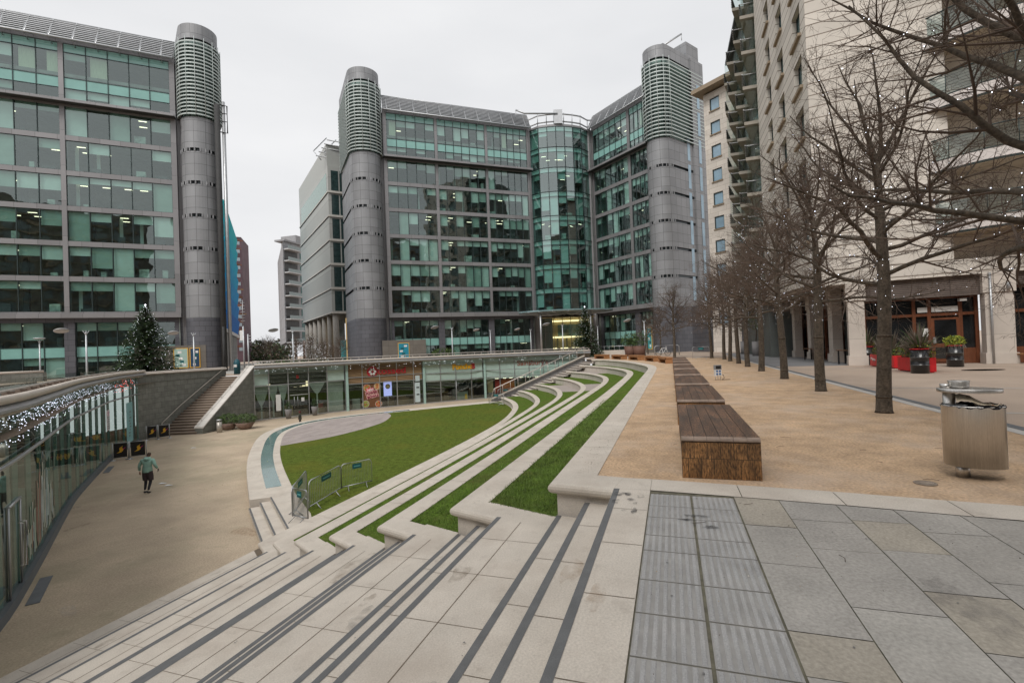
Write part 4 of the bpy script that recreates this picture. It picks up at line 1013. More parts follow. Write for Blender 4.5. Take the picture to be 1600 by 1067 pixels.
for k in range(6, 52, 8): q = m2[k]; mb.box(q[0]-.05, q[0]+.05, q[1]-.9, q[1]+.9, -.2, -.14, 5)
mb.build('interior', [M('shop back wall', (.30,.26,.20), .8, var=.35, scale=.6), under, M('shop floor', (.22,.18,.14), .5), M('shop counter', (.10,.075,.06), .5, var=.4), M('pale counter', (.40,.46,.42), .5), lamp_em], b)
# door, pull handle, decals
def PV(u, v, z):            # along the pavilion from its far end, outward, up
    d = 0
    for a, b_ in zip(PAV, PAV[1:]):
        l = math.dist(a, b_)
        if d + l >= u: break
        d += l
    f = (u-d)/l; dx, dy = (b_[0]-a[0])/l, (b_[1]-a[1])/l
    return (a[0]+dx*(u-d)-dy*v, a[1]+dy*(u-d)+dx*v, z)
TOT = sum(math.dist(a, b_) for a, b_ in zip(PAV, PAV[1:]))
def near_u(px):
    best = 0; bd = 1e9
    for k in range(400):
        u = TOT*k/400; x, y, z = PV(u, 0, 0)
        if y <= 0: break
        d = abs(800+755*x/y - px)
        if d < bd: bd = d; best = u
    return best
ud = near_u(14)
mb = MB(); mb.tube([PV(ud, .10, ZP+.75), PV(ud, .22, ZP+.75), PV(ud, .22, ZP+1.85), PV(ud, .10, ZP+1.85)], .022, 6, 0); mb.tube([PV(ud+.12, .10, ZP+.75), PV(ud+.12, .18, ZP+.78), PV(ud+.12, .18, ZP+1.82), PV(ud+.12, .10, ZP+1.85)], .018, 6, 0)
mb.build('door_handle', steel, b)
mb = MB()
for uu, z0, z1 in ((ud-.55, ZP+.05, ZP+2.35), (ud+.65, ZP+.05, ZP+2.35)): mb.tube([PV(uu, .03, z0), PV(uu, .03, z1)], .025, 6, 0)
mb.tube([PV(ud-.55, .03, ZP+2.35), PV(ud+.65, .03, ZP+2.35)], .04, 6, 0); mb.build('door_frame', steel2, b)
mb = MB(); rr = random.Random(2)
def facePV(u0, u1, z0, z1, v, m_):
    n = max(1, int((u1-u0)/.4))
    for i in range(n):
        a, c = u0+(u1-u0)*i/n, u0+(u1-u0)*(i+1)/n; mb.face([PV(a, v, z0), PV(a, v, z1), PV(c, v, z1), PV(c, v, z0)], m_)
ua = near_u(78); ub = near_u(34)
for k in range(38):      # large torn-edged graphic on the glass
    u = ua+(ub-ua)*k/38; hh = 2.2*math.sin(math.pi*(k+2)/42)*rr.uniform(.5, 1); z0 = ZP+.35+rr.uniform(0,.5); facePV(u, u+(ub-ua)/38*rr.uniform(.6, 1), z0, z0+hh, .012, rr.choice((0,1,2,2,3)))
u = near_u(204); facePV(u, u+1.5, ZP+.3, ZP+3.0, .012, 4)
for k in range(9): facePV(u+.5+rr.uniform(-.1,.2), u+.75+rr.uniform(0,.3), ZP+.7+k*.2, ZP+.8+k*.2, .016, 5)
u = near_u(168); facePV(u, u+.95, ZP+1.75, ZP+2.95, .014, 6)
for k in range(8): facePV(u+.08, u+rr.uniform(.5,.85), ZP+1.85+k*.13, ZP+1.91+k*.13, .018, 7 if k > 5 else 5)
mb.build('window_decal', [M('decal brown', (.30,.17,.13), .5, var=.3), M('decal green', (.32,.42,.34), .5, var=.3), M('decal pale', (.48,.50,.45), .5, var=.3), M('decal blue', (.33,.45,.50), .5, var=.3), M('decal aqua', (.25,.50,.52), .4, var=.1), M('decal grey', (.18,.22,.24), .5), M('decal white', (.66,.62,.63), .5), M('decal pink', (.6,.25,.38), .5)], b)
mb = MB()
for k in range(7): q = near_u(40+k*22); mb.tube([PV(q, -1.2, -.9), PV(q+.25, -1.25, -.98), PV(q+.45, -1.2, -.9), PV(q+.8, -1.2, -1.02)], .02, 4, 0)
mb.build('neon_tube', glow('neon tube', (.9,1,.92), 1.2), b)
# curtain of fairy lights hanging below the canopy
mb = MB(); rr = random.Random(11)
for k in range(520):
    u = rr.random()**.8*(TOT*.66); d = rr.random()*.7; mb.octa(PV(u+.15, rr.uniform(.0,.16)+.06, .40-d), .009+.008*rr.random(), 1 if 1.2 < u < 4.6 and rr.random() < .6 else 0)
o = mb.build('fairy_lights', [glow('icicle light', (.8,.85,1), 1.4), red_em]); tag(o, 'curtain of tiny white fairy lights under the left glass pavilion canopy', 'fairy lights')
# door mats
for uu, lab in ((near_u(12), 'dark drain mat in front of the nearest pavilion door'), (near_u(147), 'dark door mat at the far pavilion entrance')):
    mb = MB(); p = [PV(uu-1.1, .3, 0), PV(uu+.7, .3, 0), PV(uu+.7, .56, 0), PV(uu-1.1, .56, 0)]
    mb.hexa([(q[0], q[1], ZP+.002) for q in p] + [(q[0], q[1], ZP+.018) for q in p], 0); o = mb.build('door_mat', drain_m, fixn=True); tag(o, lab, 'door mat')

# ------------------------------------------------------------------ slate walls and the curved stair between them
par = thing('retaining_wall', 'green grey slate clad wall left of the curved stair', 'retaining wall', (-27, 37, ZP), 'slate clad walls beside the curved stair')
LW = smooth_line([(-27.25,34.9),(-27.3,37.0),(-27.05,39),(-26.45,41.2),(-25.8,43.4)], 24, 2)
mb = MB(); wall_line(mb, LW, ZP, .62, 0); wall_line(mb, list(reversed(offset_line(LW, .5))), 0, .62, 0); mb.build('wall', green_st, par)
mb = MB(); sweep(mb, LW, [(.5,.62),(.5,.70),(-.12,.72),(-.18,.66),(-.12,.58)], 0); mb.tube([(*p, .74) for p in offset_line(LW, -.02)], .07, 8, 0); mb.build('coping', pillar_m, par)
RW = smooth_line([(-24.05,37.25),(-23.95,38.3),(-23.75,40),(-23.55,42),(-23.42,43.75)], 24, 2)
par2 = thing('retaining_wall', 'green grey slate clad wall with a broad sloping white coping right of the curved stair', 'retaining wall', (-23.8, 40, ZP), 'slate clad walls beside the curved stair')
def topz(k, n=23): f = k/n; return -3.72 + (4.45)*f if f < 1 else .73
inn_ = offset_line(RW, .62); mb = MB(); mc = MB(); mr = MB()
for k in range(23):
    z0, z1 = topz(k), topz(k+1); a, b_ = RW[k], RW[k+1]; c, d = inn_[k], inn_[k+1]
    mb.face([(*a, ZP), (*b_, ZP), (*b_, z1), (*a, z0)], 0); mb.face([(*d, ZP), (*c, ZP), (*c, z0), (*d, z1)], 0)
    o_a, o_b = offset_line(RW, -.06)[k], offset_line(RW, -.06)[k+1]; o_c, o_d = offset_line(RW, .70)[k], offset_line(RW, .70)[k+1]
    mc.hexa([(*o_a, z0), (*o_b, z1), (*o_d, z1), (*o_c, z0), (*o_a, z0+.10), (*o_b, z1+.10), (*o_d, z1+.10), (*o_c, z0+.10)], 0)
    if k % 2 == 0: mc.face([(*o_a, z0+.103), (o_a[0], o_a[1]+.02, z0+.11), (o_c[0], o_c[1]+.02, z0+.11), (*o_c, z0+.103)], 1)
mb.face([(*RW[0], ZP), (*RW[0], topz(0)), (*inn_[0], topz(0)), (*inn_[0], ZP)], 0)
mb.build('wall', green_st, par2); mc.build('coping', [M('pale coping', (.60,.57,.53), .7, var=.08, scale=2, bump=.1), joint], par2)
mr.tube([(*offset_line(RW, .5)[k], topz(k)+.28) for k in range(0, 24)], .03, 6, 0)
for k in range(2, 24, 4): mr.tube([(*offset_line(RW, .5)[k], topz(k)), (*offset_line(RW, .5)[k], topz(k)+.28)], .02, 5, 0)
mr.build('handrail', rail_m, par2)
mb = MB(); LL_ = resample([(-27.25,37.2),(-27.0,39),(-26.4,41.2),(-25.8,43.3)], 24); RR_ = resample([(-24.5,37.3),(-24.3,39),(-24.1,41),(-24.0,43.3)], 24)
n = 22
for k in range(n):
    z0 = ZP + 4.12*k/n; z1 = ZP + 4.12*(k+1)/n; a, b_, c, d = LL_[k], RR_[k], LL_[k+1], RR_[k+1]
    mb.face([(*a, z0), (*b_, z0), (*b_, z1), (*a, z1)], 1); mb.face([(*a, z1), (*b_, z1), (*d, z1), (*c, z1)], 0)
    mb.face([(a[0], a[1]-.02, z1-.06), (b_[0], b_[1]-.02, z1-.06), (b_[0], b_[1]-.02, z1+.003), (a[0], a[1]-.02, z1+.003)], 0)
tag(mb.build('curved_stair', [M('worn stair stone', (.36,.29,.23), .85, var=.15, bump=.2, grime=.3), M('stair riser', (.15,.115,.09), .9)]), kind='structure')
mb = MB(); mb.tube([(LL_[k][0]+.12, LL_[k][1], ZP+4.12*k/n+.95-.25*(k/n)) for k in range(0, 23)], .03, 6, 0); mb.tube([(LL_[0][0]+.12, LL_[0][1], ZP), (LL_[0][0]+.12, LL_[0][1], ZP+.95)], .03, 6, 0)
o = mb.build('handrail', rail_m); tag(o, 'thin pale handrail following the slate wall up the curved stair', 'handrail')

# ------------------------------------------------------------------ shopfronts across the court
DSH = [0]
for a, b_ in zip(SHOP, SHOP[1:]): DSH.append(DSH[-1] + math.dist(a, b_))
def SH(u, v, z):
    j = 0
    while j < len(SHOP)-2 and DSH[j+1] < u: j += 1
    a, b_ = SHOP[j], SHOP[j+1]; l = math.dist(a, b_); dx, dy = (b_[0]-a[0])/l, (b_[1]-a[1])/l; f = u - DSH[j]
    return (a[0]+dx*f+dy*v, a[1]+dy*f-dx*v, z)
def upx(px):
    best = 0; bd = 1e9
    for k in range(1200):
        u = DSH[-1]*k/1200; x, y, z = SH(u, 0, 0); d = abs(800+755*(x/y) + 4 - px)
        if d < bd: bd = d; best = u
    return best
def shq(mb, u0, u1, z0, z1, v, m_):
    n = max(1, int((u1-u0)/.8))
    for i in range(n):
        a, c = u0+(u1-u0)*i/n, u0+(u1-u0)*(i+1)/n; mb.face([SH(a, v, z0), SH(c, v, z0), SH(c, v, z1), SH(a, v, z1)], m_)
def shb(mb, u0, u1, v0, v1, z0, z1, m_=0): mb.box(u0, u1, v0, v1, z0, z1, m_, SH)
shop_in = [M('dark shop', (.035,.028,.024), .7, var=.5, scale=.8), M('shop wood', (.20,.12,.06), .6, var=.4, scale=1.5), M('shop pale', (.42,.46,.40), .6, var=.2), dim_em, M('shop red', (.5,.04,.03), .5, var=.2), M('shop orange', (.65,.15,.04), .5, var=.2), M('shop tan', (.42,.30,.16), .6, var=.2)]
ZT = .46
def text(par, body, size, F, u, z, v, mat, name='sign_text', ext=.03, bold=.0, align='LEFT', sx=1.):
    cu = bpy.data.curves.new(name, 'FONT'); cu.body = body; cu.size = size; cu.extrude = ext; cu.offset = bold; cu.align_x = align
    ob = bpy.data.objects.new(name, cu); C.objects.link(ob); dg = bpy.context.evaluated_depsgraph_get(); me = bpy.data.meshes.new_from_object(ob.evaluated_get(dg)); bpy.data.objects.remove(ob); bpy.data.curves.remove(cu)
    off = Vector((0,0,0)); q = par
    while q is not None: off = off + q.location; q = q.parent
    for vt in me.vertices:
        x, y, zz = vt.co; p = F(u + x*sx, v+zz, z+y); vt.co = Vector(p) - off
    me.materials.clear(); me.materials.append(mat); me.name = name
    o = bpy.data.objects.new(name, me); C.objects.link(o); o.parent = par; return o
sh_lim = [upx(p) for p in (399, 541, 663, 758, 905)]
labels = ['dark shopfront with draped grey curtains beside the slate wall', 'salad restaurant front with brown slatted fascia and red sign', 'pale shopfront with yellow and red sign, between green posts', 'supermarket front with pale fascia and red and orange displays behind the far stair']
mull = [[399,422,452,484,513,541],[541,568,595,622,648,663],[663,690,714,738,758],[758,783,806,829,851,875,905]]
bl = []
for si in range(4):
    u0, u1 = sh_lim[si], sh_lim[si+1]; mid = SH((u0+u1)/2, 0, ZP)
    s = thing('shopfront', labels[si], 'shop', mid, 'shops under the deck'); bl.append(s)
    mb = MB(); shq(mb, u0, u1, ZP+.05, ZT, 0, 0); mb.build('glazing', gl_clear if si < 2 else gl_clear, s)
    mb = MB()
    for p in mull[si]: u = upx(p); shb(mb, u-.04, u+.04, -.03, .07, ZP, ZT)
    tz = [-.95, -1.35][si > 0] if si < 2 else -1.6
    for z in ([-1.05] if si == 0 else [-.85, -1.5] if si == 1 else [-.95, -1.75]): shb(mb, u0, u1, -.02, .05, z-.035, z+.035)
    shb(mb, u0, u1, -.05, .08, ZP, ZP+.1); mb.build('frame', steel2, s)
    mb = MB(); shq(mb, u0, u1, ZP, ZT, -4.5, 0)
    for z, m_ in ((ZP+.01, 1), (ZT+.02, 0)):
        n = max(1, int((u1-u0)/1.5))
        for i in range(n): a, c = u0+(u1-u0)*i/n, u0+(u1-u0)*(i+1)/n; mb.face([SH(a, 0-.05, z), SH(c, -.05, z), SH(c, -4.5, z), SH(a, -4.5, z)], 0 if m_ == 0 else m_)
    for uu in (u0, u1): mb.face([SH(uu, -.1, ZP), SH(uu, -4.5, ZP), SH(uu, -4.5, ZT), SH(uu, -.1, ZT)], 0)
    r3 = random.Random(si+20)
    for k in range(9):
        u = r3.uniform(u0+.3, u1-1.2); v = -r3.uniform(.8, 3.2); shb(mb, u, u+r3.uniform(.5, 1.3), v-.3, v, ZP, ZP+r3.uniform(.5, 1.1), r3.choice((1,1,2,6) if si < 3 else (4,5,6,2)))
    for k in range(6): u = r3.uniform(u0+.3, u1-1); shb(mb, u, u+.3, -2.6, -2.54, -1.6+r3.uniform(-.3,.6), -1.52+r3.uniform(-.2,.6)*0, 3)
    mb.build('interior', shop_in, s)
    # fairy lights along the fascia
    mb = MB()
    for k in range(26): u = r3.uniform(u0, u1); mb.octa(SH(u, .12, ZT-.05-r3.random()**1.5*.45), .022, 0)
    mb.build('fairy_lights', white_em, s)
for px in (541, 662, 757):
    u = upx(px)+.16; mb = MB(); shb(mb, u-.12, u+.12, -.1, .16, ZP, ZT); mb.build('green_post', M('pale green post', (.36,.52,.47), .4, coat=.3) if 'pale green post' not in bpy.data.materials else bpy.data.materials['pale green post'], bl[[541,662,757].index(px)])
# shop 1: pale upper panes and draped curtains
s = bl[0]; mb = MB(); 
shq(mb, upx(399), upx(421), -1.0, ZT-.02, .02, 0); shq(mb, upx(514), upx(540), -1.0, ZT-.02, .02, 0); mb.build('fascia_panel', M('pale green panel', (.42,.55,.49), .4, var=.06), s)
gc = M('grey curtain', (.50,.51,.48), .9, var=.25, scale=6, stretch=(7,.4,1)); mb = MB()
def drape(c, w_, z0, zk, v=-.35):
    n = 10
    for i in range(n):
        a, b_ = i/n, (i+1)/n
        def W2(f): return w_/2*(1-f)**.75+.06 if f < 1 else .06
        za, zb = z0+(zk-z0)*a, z0+(zk-z0)*b_
        mb.face([SH(c-W2(b_), v, zb), SH(c+W2(b_), v, zb), SH(c+W2(a), v, za), SH(c-W2(a), v, za)], 0)
    mb.face([SH(c-.07, v, ZP+.05), SH(c+.07, v, ZP+.05), SH(c+.07, v, zk), SH(c-.07, v, zk)], 0)
for c, w_, zk in ((410.5,1.15,-2.9),(429.5,.7,-2.6),(445,.7,-2.6),(498.5,1.35,-2.2)): drape(upx(c), w_*1.05, -1.1, zk)
shq(mb, upx(515), upx(539), ZP+.1, -1.1, -.35, 0); mb.build('curtain', gc, s)
mb = MB(); shq(mb, upx(432), upx(440), -3.45, -1.95, .03, 0); shq(mb, upx(472), upx(476.5), -2.75, -2.4, .03, 0); mb.build('notice', white_m, s)
u = upx(468); text(s, 'B', .42, SH, u-.2, -.55, .05, red_m)
mb = MB(); shb(mb, upx(504), upx(512), -1.5, -1.0, ZP, ZP+.45, 0); shb(mb, upx(504), upx(512), -1.5, -1.4, ZP+.45, ZP+.9, 1); shb(mb, upx(515), upx(526), -1.2, -.8, ZP+.3, ZP+.42, 0); mb.build('sofa', [shop_in[1], M('coral cushion', (.5,.13,.10), .8)], s)
mb = MB(); shb(mb, upx(454), upx(482), .02, .09, -2.15, -2.07, 0)
for px in (461, 466): mb.tube([SH(upx(px), .1, ZP+.8), SH(upx(px), .1, ZP+1.9)], .02, 5, 0)
mb.build('door_rail', steel2, s)
# shop 2: slatted fascia, lettering, food posters, screen
s = bl[1]; mb = MB(); shq(mb, upx(543), upx(661), -1.45, ZT-.02, .03, 0); mb.build('slatted_fascia', M('brown slats', (.26,.17,.09), .7, var=.3, scale=1.2, stretch=(.4,9,1), grid=(30,.16,.02,(.09,.055,.03),0)), s)
rs = M('sign red', (.42,.02,.03), .4, var=.05, uv=False)
text(s, 'tossed', .92, SH, upx(592), -.66, .08, rs, bold=.012, sx=1.25)
mb = MB(); u = upx(584)
for k in range(6): an = k*math.pi/3; mb.octa(SH(u+.26*math.cos(an), .1, -.38+.26*math.sin(an)), .17, 1)
for k in range(16):
    an, a2 = 2*math.pi*k/16, 2*math.pi*(k+1)/16; mb.face([SH(u, .05, -.38), SH(u+.56*math.cos(an), .05, -.38+.56*math.sin(an)), SH(u+.56*math.cos(a2), .05, -.38+.56*math.sin(a2))], 0)
mb.octa(SH(u, .14, -.38), .1, 0); mb.build('flower_logo', [rs, white_m], s)
mb = MB(); ua, ub = upx(569), upx(595)
shq(mb, ua, ub, ZP+.15, -1.6, .02, 0)
def disc(c, z, r_, v, m_):
    for k in range(18):
        an, a2 = 2*math.pi*k/18, 2*math.pi*(k+1)/18; mb.face([SH(c, v, z), SH(c+r_*math.cos(an), v, z+r_*math.sin(an)), SH(c+r_*math.cos(a2), v, z+r_*math.sin(a2))], m_)
for c, z, r_, m_ in ((.22,-1.98,.38,1),(.85,-1.9,.36,2),(.12,-3.62,.38,3),(.9,-3.72,.36,1)):
    disc(ua+(ub-ua)*c if c > 0 else ua, z, r_, .03, 5); disc(ua+(ub-ua)*c, z, r_*.86, .034, m_)
    for k in range(9): an = rnd.uniform(0, 6.3); q = rnd.uniform(0, .25); disc(ua+(ub-ua)*c+q*math.cos(an), z+q*math.sin(an), .07, .038, rnd.choice((1,2,3,5)))
uc = (ua+ub)/2
for (du, z0, w_, h, rot) in ((-.30,-2.42,.75,.3,.15),(-.42,-2.78,1.25,.36,.15),(-.30,-3.16,1.25,.36,.15)):
    p = [(-.0,0),(w_,0),(w_,h),(0,h)]; mb.face([SH(uc+du+x*math.cos(rot)-y*math.sin(rot)-.2, .045, z0+x*math.sin(rot)+y*math.cos(rot)) for x, y in p], 4 if h < .34 else 6)
mb.build('food_poster', [M('poster brown', (.16,.07,.03), .5), M('food orange', (.50,.12,.04), .5, var=.4, scale=9), M('food tan', (.55,.33,.15), .5, var=.4, scale=9), M('food green', (.28,.32,.07), .5, var=.4, scale=9), M('poster pink', (.75,.13,.22), .5), M('poster rim', (.5,.42,.35), .5), M('poster blush', (.75,.45,.42), .5)], s)
def Frot(uc, zc, rot):
    return lambda u, v, z: SH(uc+u*math.cos(rot)-z*math.sin(rot), v, zc+u*math.sin(rot)+z*math.cos(rot))
text(s, 'NEW', .27, Frot(uc-.42, -2.38, .15), 0, .02, .05, white_m, bold=.01); text(s, 'POWER', .34, Frot(uc-.6, -2.74, .15), 0, .02, .05, M('poster ink', (.25,.03,.07), .5), bold=.01); text(s, 'BOWLS', .34, Frot(uc-.45, -3.12, .15), 0, .02, .05, bpy.data.materials['poster ink'], bold=.01)
mb = MB(); u = upx(608); shb(mb, u-.42, u+.42, -.25, -.17, ZP+1.15, ZP+2.75, 0); mb.tube([SH(u, -.2, ZP), SH(u, -.2, ZP+1.2)], .03, 6, 2); disc(u, ZP+2.15, .26, -.15, 1); disc(u, ZP+2.15, .17, -.145, 3)
mb.build('menu_screen', [glow('screen lilac', (.42,.42,.85), .75), M('bowl dark', (.15,.09,.06), .5), steel2, M('bowl food', (.5,.3,.12), .5)], s)
mb = MB(); shb(mb, upx(554), upx(566), -1.2, -.7, ZP, ZP+1.05, 0); shb(mb, upx(625), upx(640), -1.3, -1.0, ZP, ZP+.95, 1); mb.build('counter', [shop_in[2], shop_in[1]], s)
mb = MB(); shq(mb, upx(649.5), upx(657.5), ZP+.25, ZP+2.35, .06, 0); shq(mb, upx(650.5), upx(657.5), ZP+2.5, ZP+3.1, .06, 0)
for z in (1.0, 1.75): shq(mb, upx(652), upx(656), ZP+z, ZP+z+.14, .07, 1)
mb.build('menu_board', [M('menu pale', (.52,.62,.64), .4), black_m], s)
# shop 3
s = bl[2]; pg = bpy.data.materials['pale green panel']
mb = MB(); shq(mb, upx(665), upx(756), -1.85, ZT-.02, .02, 0); mb.build('fascia_panel', pg, s)
ym = M('sign yellow', (.80,.43,.01), .4, var=.03, uv=False)
text(s, 'Poncho', .82, SH, upx(709), -.62, .07, ym, bold=.03, sx=.98); text(s, '8', .86, SH, upx(738.5), -.64, .07, rs, bold=.03)
mb = MB(); shb(mb, upx(672), upx(712), -1.6, -1.2, ZP+.7, ZP+.82, 0); shb(mb, upx(672), upx(712), -2.4, -2.2, ZP+1.1, ZP+1.2, 0); mb.build('counter', [shop_in[1]], s)
mb = MB(); u = upx(730); mb.hexa([SH(u-.16,-.3,ZP), SH(u+.16,-.3,ZP), SH(u+.16,0-.05,ZP), SH(u-.16,-.05,ZP), SH(u-.1,-.2,ZP+.65), SH(u+.1,-.2,ZP+.65), SH(u+.1,-.14,ZP+.65), SH(u-.1,-.14,ZP+.65)], 0); o = mb.build('wet_floor_sign', yellow_m); tag(o, 'small yellow wet floor sign in the doorway of the yellow signed shop', 'floor sign')
mb = MB(); mb.tube([SH(upx(714), .1, ZP), SH(upx(714), .1, ZP+2.4), SH(upx(738), .1, ZP+2.4), SH(upx(738), .1, ZP)], .04, 5, 0); mb.build('door_frame', steel2, s)
# shop 4
s = bl[3]; mb = MB(); shq(mb, upx(760), upx(905), -1.95, ZT-.02, .02, 0); mb.build('fascia_panel', pg, s)
text(s, 'Sainsbury\'s', .80, SH, upx(810.5), -.55, .06, M('sign dark orange', (.33,.10,.07), .5, var=.02, uv=False), sx=1.06); text(s, 'Local', .86, SH, upx(848), -.55, .06, M('sign grey', (.16,.15,.15), .5, var=.02, uv=False), sx=1.05)
mb = MB(); shq(mb, upx(776), upx(785), ZP+.5, ZP+2.1, -.25, 1); shq(mb, upx(785.5), upx(807), ZP+.5, ZP+2.1, -.3, 2); shq(mb, upx(764), upx(773), ZP+.6, ZP+2.2, -.25, 3); shq(mb, upx(810), upx(850), ZP+.5, ZP+1.6, -.3, 0)
mb.build('window_display', [shop_in[1], shop_in[4], shop_in[5], shop_in[6]], s)
mb = MB()
for px in (768, 779, 791, 800, 816, 828, 840): shb(mb, upx(px), upx(px+5), -1.0, -.9, -2.05, -1.93)
mb.build('ceiling_light', lamp_em, s)

# ------------------------------------------------------------------ balustrade of the far stair
par = thing('stair_wall', 'low stone stair wall with steel handrail climbing behind the curved kerbs', 'balustrade', (*W(50, 13)[:2], ZP))
mb = MB(); s0_, s1_ = A0+wd, A1+wd; e1 = (A1-A0).normalized()
tp = Vector((52.9, 9.0)); bt = s1_ + e1*.2
def SW(f, o, z): q = tp.lerp(bt, f); o_ = Vector((.857,.515))*o; return W(q.x+o_.x, q.y+o_.y, z)
mb.face([SW(0,0,-.6), SW(0,0,.35), SW(1,0,ZP+.35), SW(1,0,ZP)], 1); mb.hexa([SW(1,0,ZP+.3), SW(0,0,.3), SW(0,.4,.3), SW(1,.4,ZP+.3), SW(1,-.04,ZP+.42), SW(0,-.04,.42), SW(0,.44,.42), SW(1,.44,ZP+.42)], 0)
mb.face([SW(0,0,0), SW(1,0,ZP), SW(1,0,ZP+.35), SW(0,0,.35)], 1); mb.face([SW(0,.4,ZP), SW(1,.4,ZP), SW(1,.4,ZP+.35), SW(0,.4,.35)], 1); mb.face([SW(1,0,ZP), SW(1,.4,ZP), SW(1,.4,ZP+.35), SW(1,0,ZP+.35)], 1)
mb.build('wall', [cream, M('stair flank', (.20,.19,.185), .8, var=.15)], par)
mb = MB()
for o in (.9,): mb.tube([SW(0,.2,.42+o), SW(.97,.2,ZP+.42+o+.12), SW(1.0,.2,ZP+.42)], .045, 6, 0)
for k in range(13): f = k/12.5; z = .42*(1)+(ZP)*f; mb.tube([SW(f,.2,z), SW(f,.2,z+.92)], .03, 5, 0)
mb.build('handrail', rail_m, par)
mb = MB()
for k in range(12): f0, f1 = k/12.5+.008, (k+1)/12.5-.008; mb.face([SW(f0,.2,.5+ZP*f0), SW(f1,.2,.5+ZP*f1), SW(f1,.2,1.2+ZP*f1), SW(f0,.2,1.2+ZP*f0)], 0)
mb.build('glass_panel', gl_rail, par)
# stone upstand wall on the upper terrace, far left
par = thing('terrace_wall', 'short stone terrace wall with cream rounded coping at the far left, above the pavilion', 'wall', (*at(20, 47), 0))
q = [at(-60, 44), at(0, 46), at(66, 48)]
mb = MB(); wall_line(mb, q, 0, .9, 0); wall_line(mb, [(p[0], p[1]+.4) for p in q], 0, .9, 0); mb.build('wall', green_st, par); mb = MB(); mb.tube([(p[0], p[1]+.1, .98) for p in q], .12, 8, 0); mb.build('coping', pillar_m, par)
# low wall with rail in front of the right wing entrance
par = thing('terrace_rail', 'low pale wall with thin railing between the right Christmas tree and the planted pots', 'railing', (*at(960, 66), 0))
q0, q1 = at(936, 62), at(1000, 60); mb = MB(); mb.box(0, 1, 0, 1, 0, 1, 0) if False else None
Fk, Lk = frame(q0, q1); mb.box(0, Lk, -.3, 0, 0, .75, 0, Fk); mb.build('wall', cream_wall, par); mb = MB(); mb.tube([Fk(0,-.15,1.25), Fk(Lk,-.15,1.25)], .04, 5, 0)
for k in range(9): mb.tube([Fk(Lk*k/8,-.15,.75), Fk(Lk*k/8,-.15,1.25)], .025, 4, 0)
mb.build('rail', steel2, par)
# ------------------------------------------------------------------ timber benches
nose_m = M('worn pale timber edge', (.27,.20,.155), .6, var=.35, scale=5, grime=.5, gcol=(.12,.08,.05), gscale=4)
def bench_mesh(name, length, mats, solid=True, w_=.84, h=.48, hollow=False):
    root = bpy.data.objects.new(name, None); C.objects.link(root)
    F = lambda x, y, z: (x*SA - y*CA, x*CA + y*SA, z)     # local s,t
    mb = MB(); r_ = .045; P = []
    for k in range(5): an = math.pi/2*k/4; P.append((r_-r_*math.sin(an), h-r_+r_*math.cos(an)))
    P = P[::-1]    # rounded front nosing
    prof = [(0.02, h-.07)] + P + [(length, h), (length, h-.07)]
    # top slab with planks
    n = 6
    for i in range(n):
        a, b_ = -w_/2 + w_*i/n + .0015, -w_/2 + w_*(i+1)/n - .0015
        for q_, ((x0, z0), (x1, z1)) in enumerate(zip(prof, prof[1:])): mb.face([F(x0, a, z0), F(x1, a, z1), F(x1, b_, z1), F(x0, b_, z0)][::-1], 1 if 0 < q_ < 5 and not hollow else 0)
        mb.face([F(x, a, z) for x, z in prof], 0); mb.face([F(x, b_, z) for x, z in reversed(prof)], 0)
    mb.build('seat', [mats[0], nose_m], root)
    mb = MB()
    if hollow:
        for x in (.05, length-.30): mb.box(x, x+.25, -w_/2+.02, w_/2-.02, 0, h-.07, 0, F)
        mb.box(.06, length-.06, w_/2-.1, w_/2-.02, h-.16, h-.07, 0, F); mb.box(.06, length-.06, -w_/2+.02, -w_/2+.1, .0, h-.07, 0, F)
    else:
        mb.box(.015, .09, -w_/2, w_/2, 0, h-.065, 0, F); mb.box(length-.09, length-.02, -w_/2+.01, w_/2-.01, 0, h-.065, 0, F); mb.box(.09, length-.09, -w_/2+.012, w_/2-.012, .04, h-.07, 1, F)
    mb.build('base', [mats[1], timber] if not hollow else [mats[1]], root)
    return root
b0 = bench_mesh('timber_bench', 3.02, (timber, timber_end))
BX = [5.97, 9.70, 13.42, 17.15, 20.9, 24.7, 28.4, 32.0]
for k, s in enumerate(BX):
    o = b0 if k == 0 else copy_tree(b0); x, y, z = W(s, -.49); put(o, (x, y, .004))
    tag(o, ('nearest long dark timber bench, its worn end facing the stone paving' if k == 0 else '%s long dark timber bench from the camera in the straight row' % ORD[k]), 'bench', 'timber benches along the gravel')
h0 = bench_mesh('timber_bench', 2.7, (timber_lt, timber_lt), hollow=True, w_=.6, h=.45)
hb = [(35.6,-.2,.28),(39.0,.9,.42),(42.2,2.6,.62),(45.2,5.0,.85),(47.9,8.0,.95)]
hb = [(36.3,.10,.22),(40.3,1.05,.33),(44.2,2.5,.42),(48.0,4.3,.5),(51.6,6.4,.58)]
for k, (s, t, a) in enumerate(hb):
    o = h0 if k == 0 else copy_tree(h0); x, y, z = W(s, t); put(o, (x, y, .0), a)
    tag(o, '%s orange timber bench with open sides, counted from the dark benches' % ('first' if k == 0 else ORD[k]), 'bench', 'orange benches round the curve')

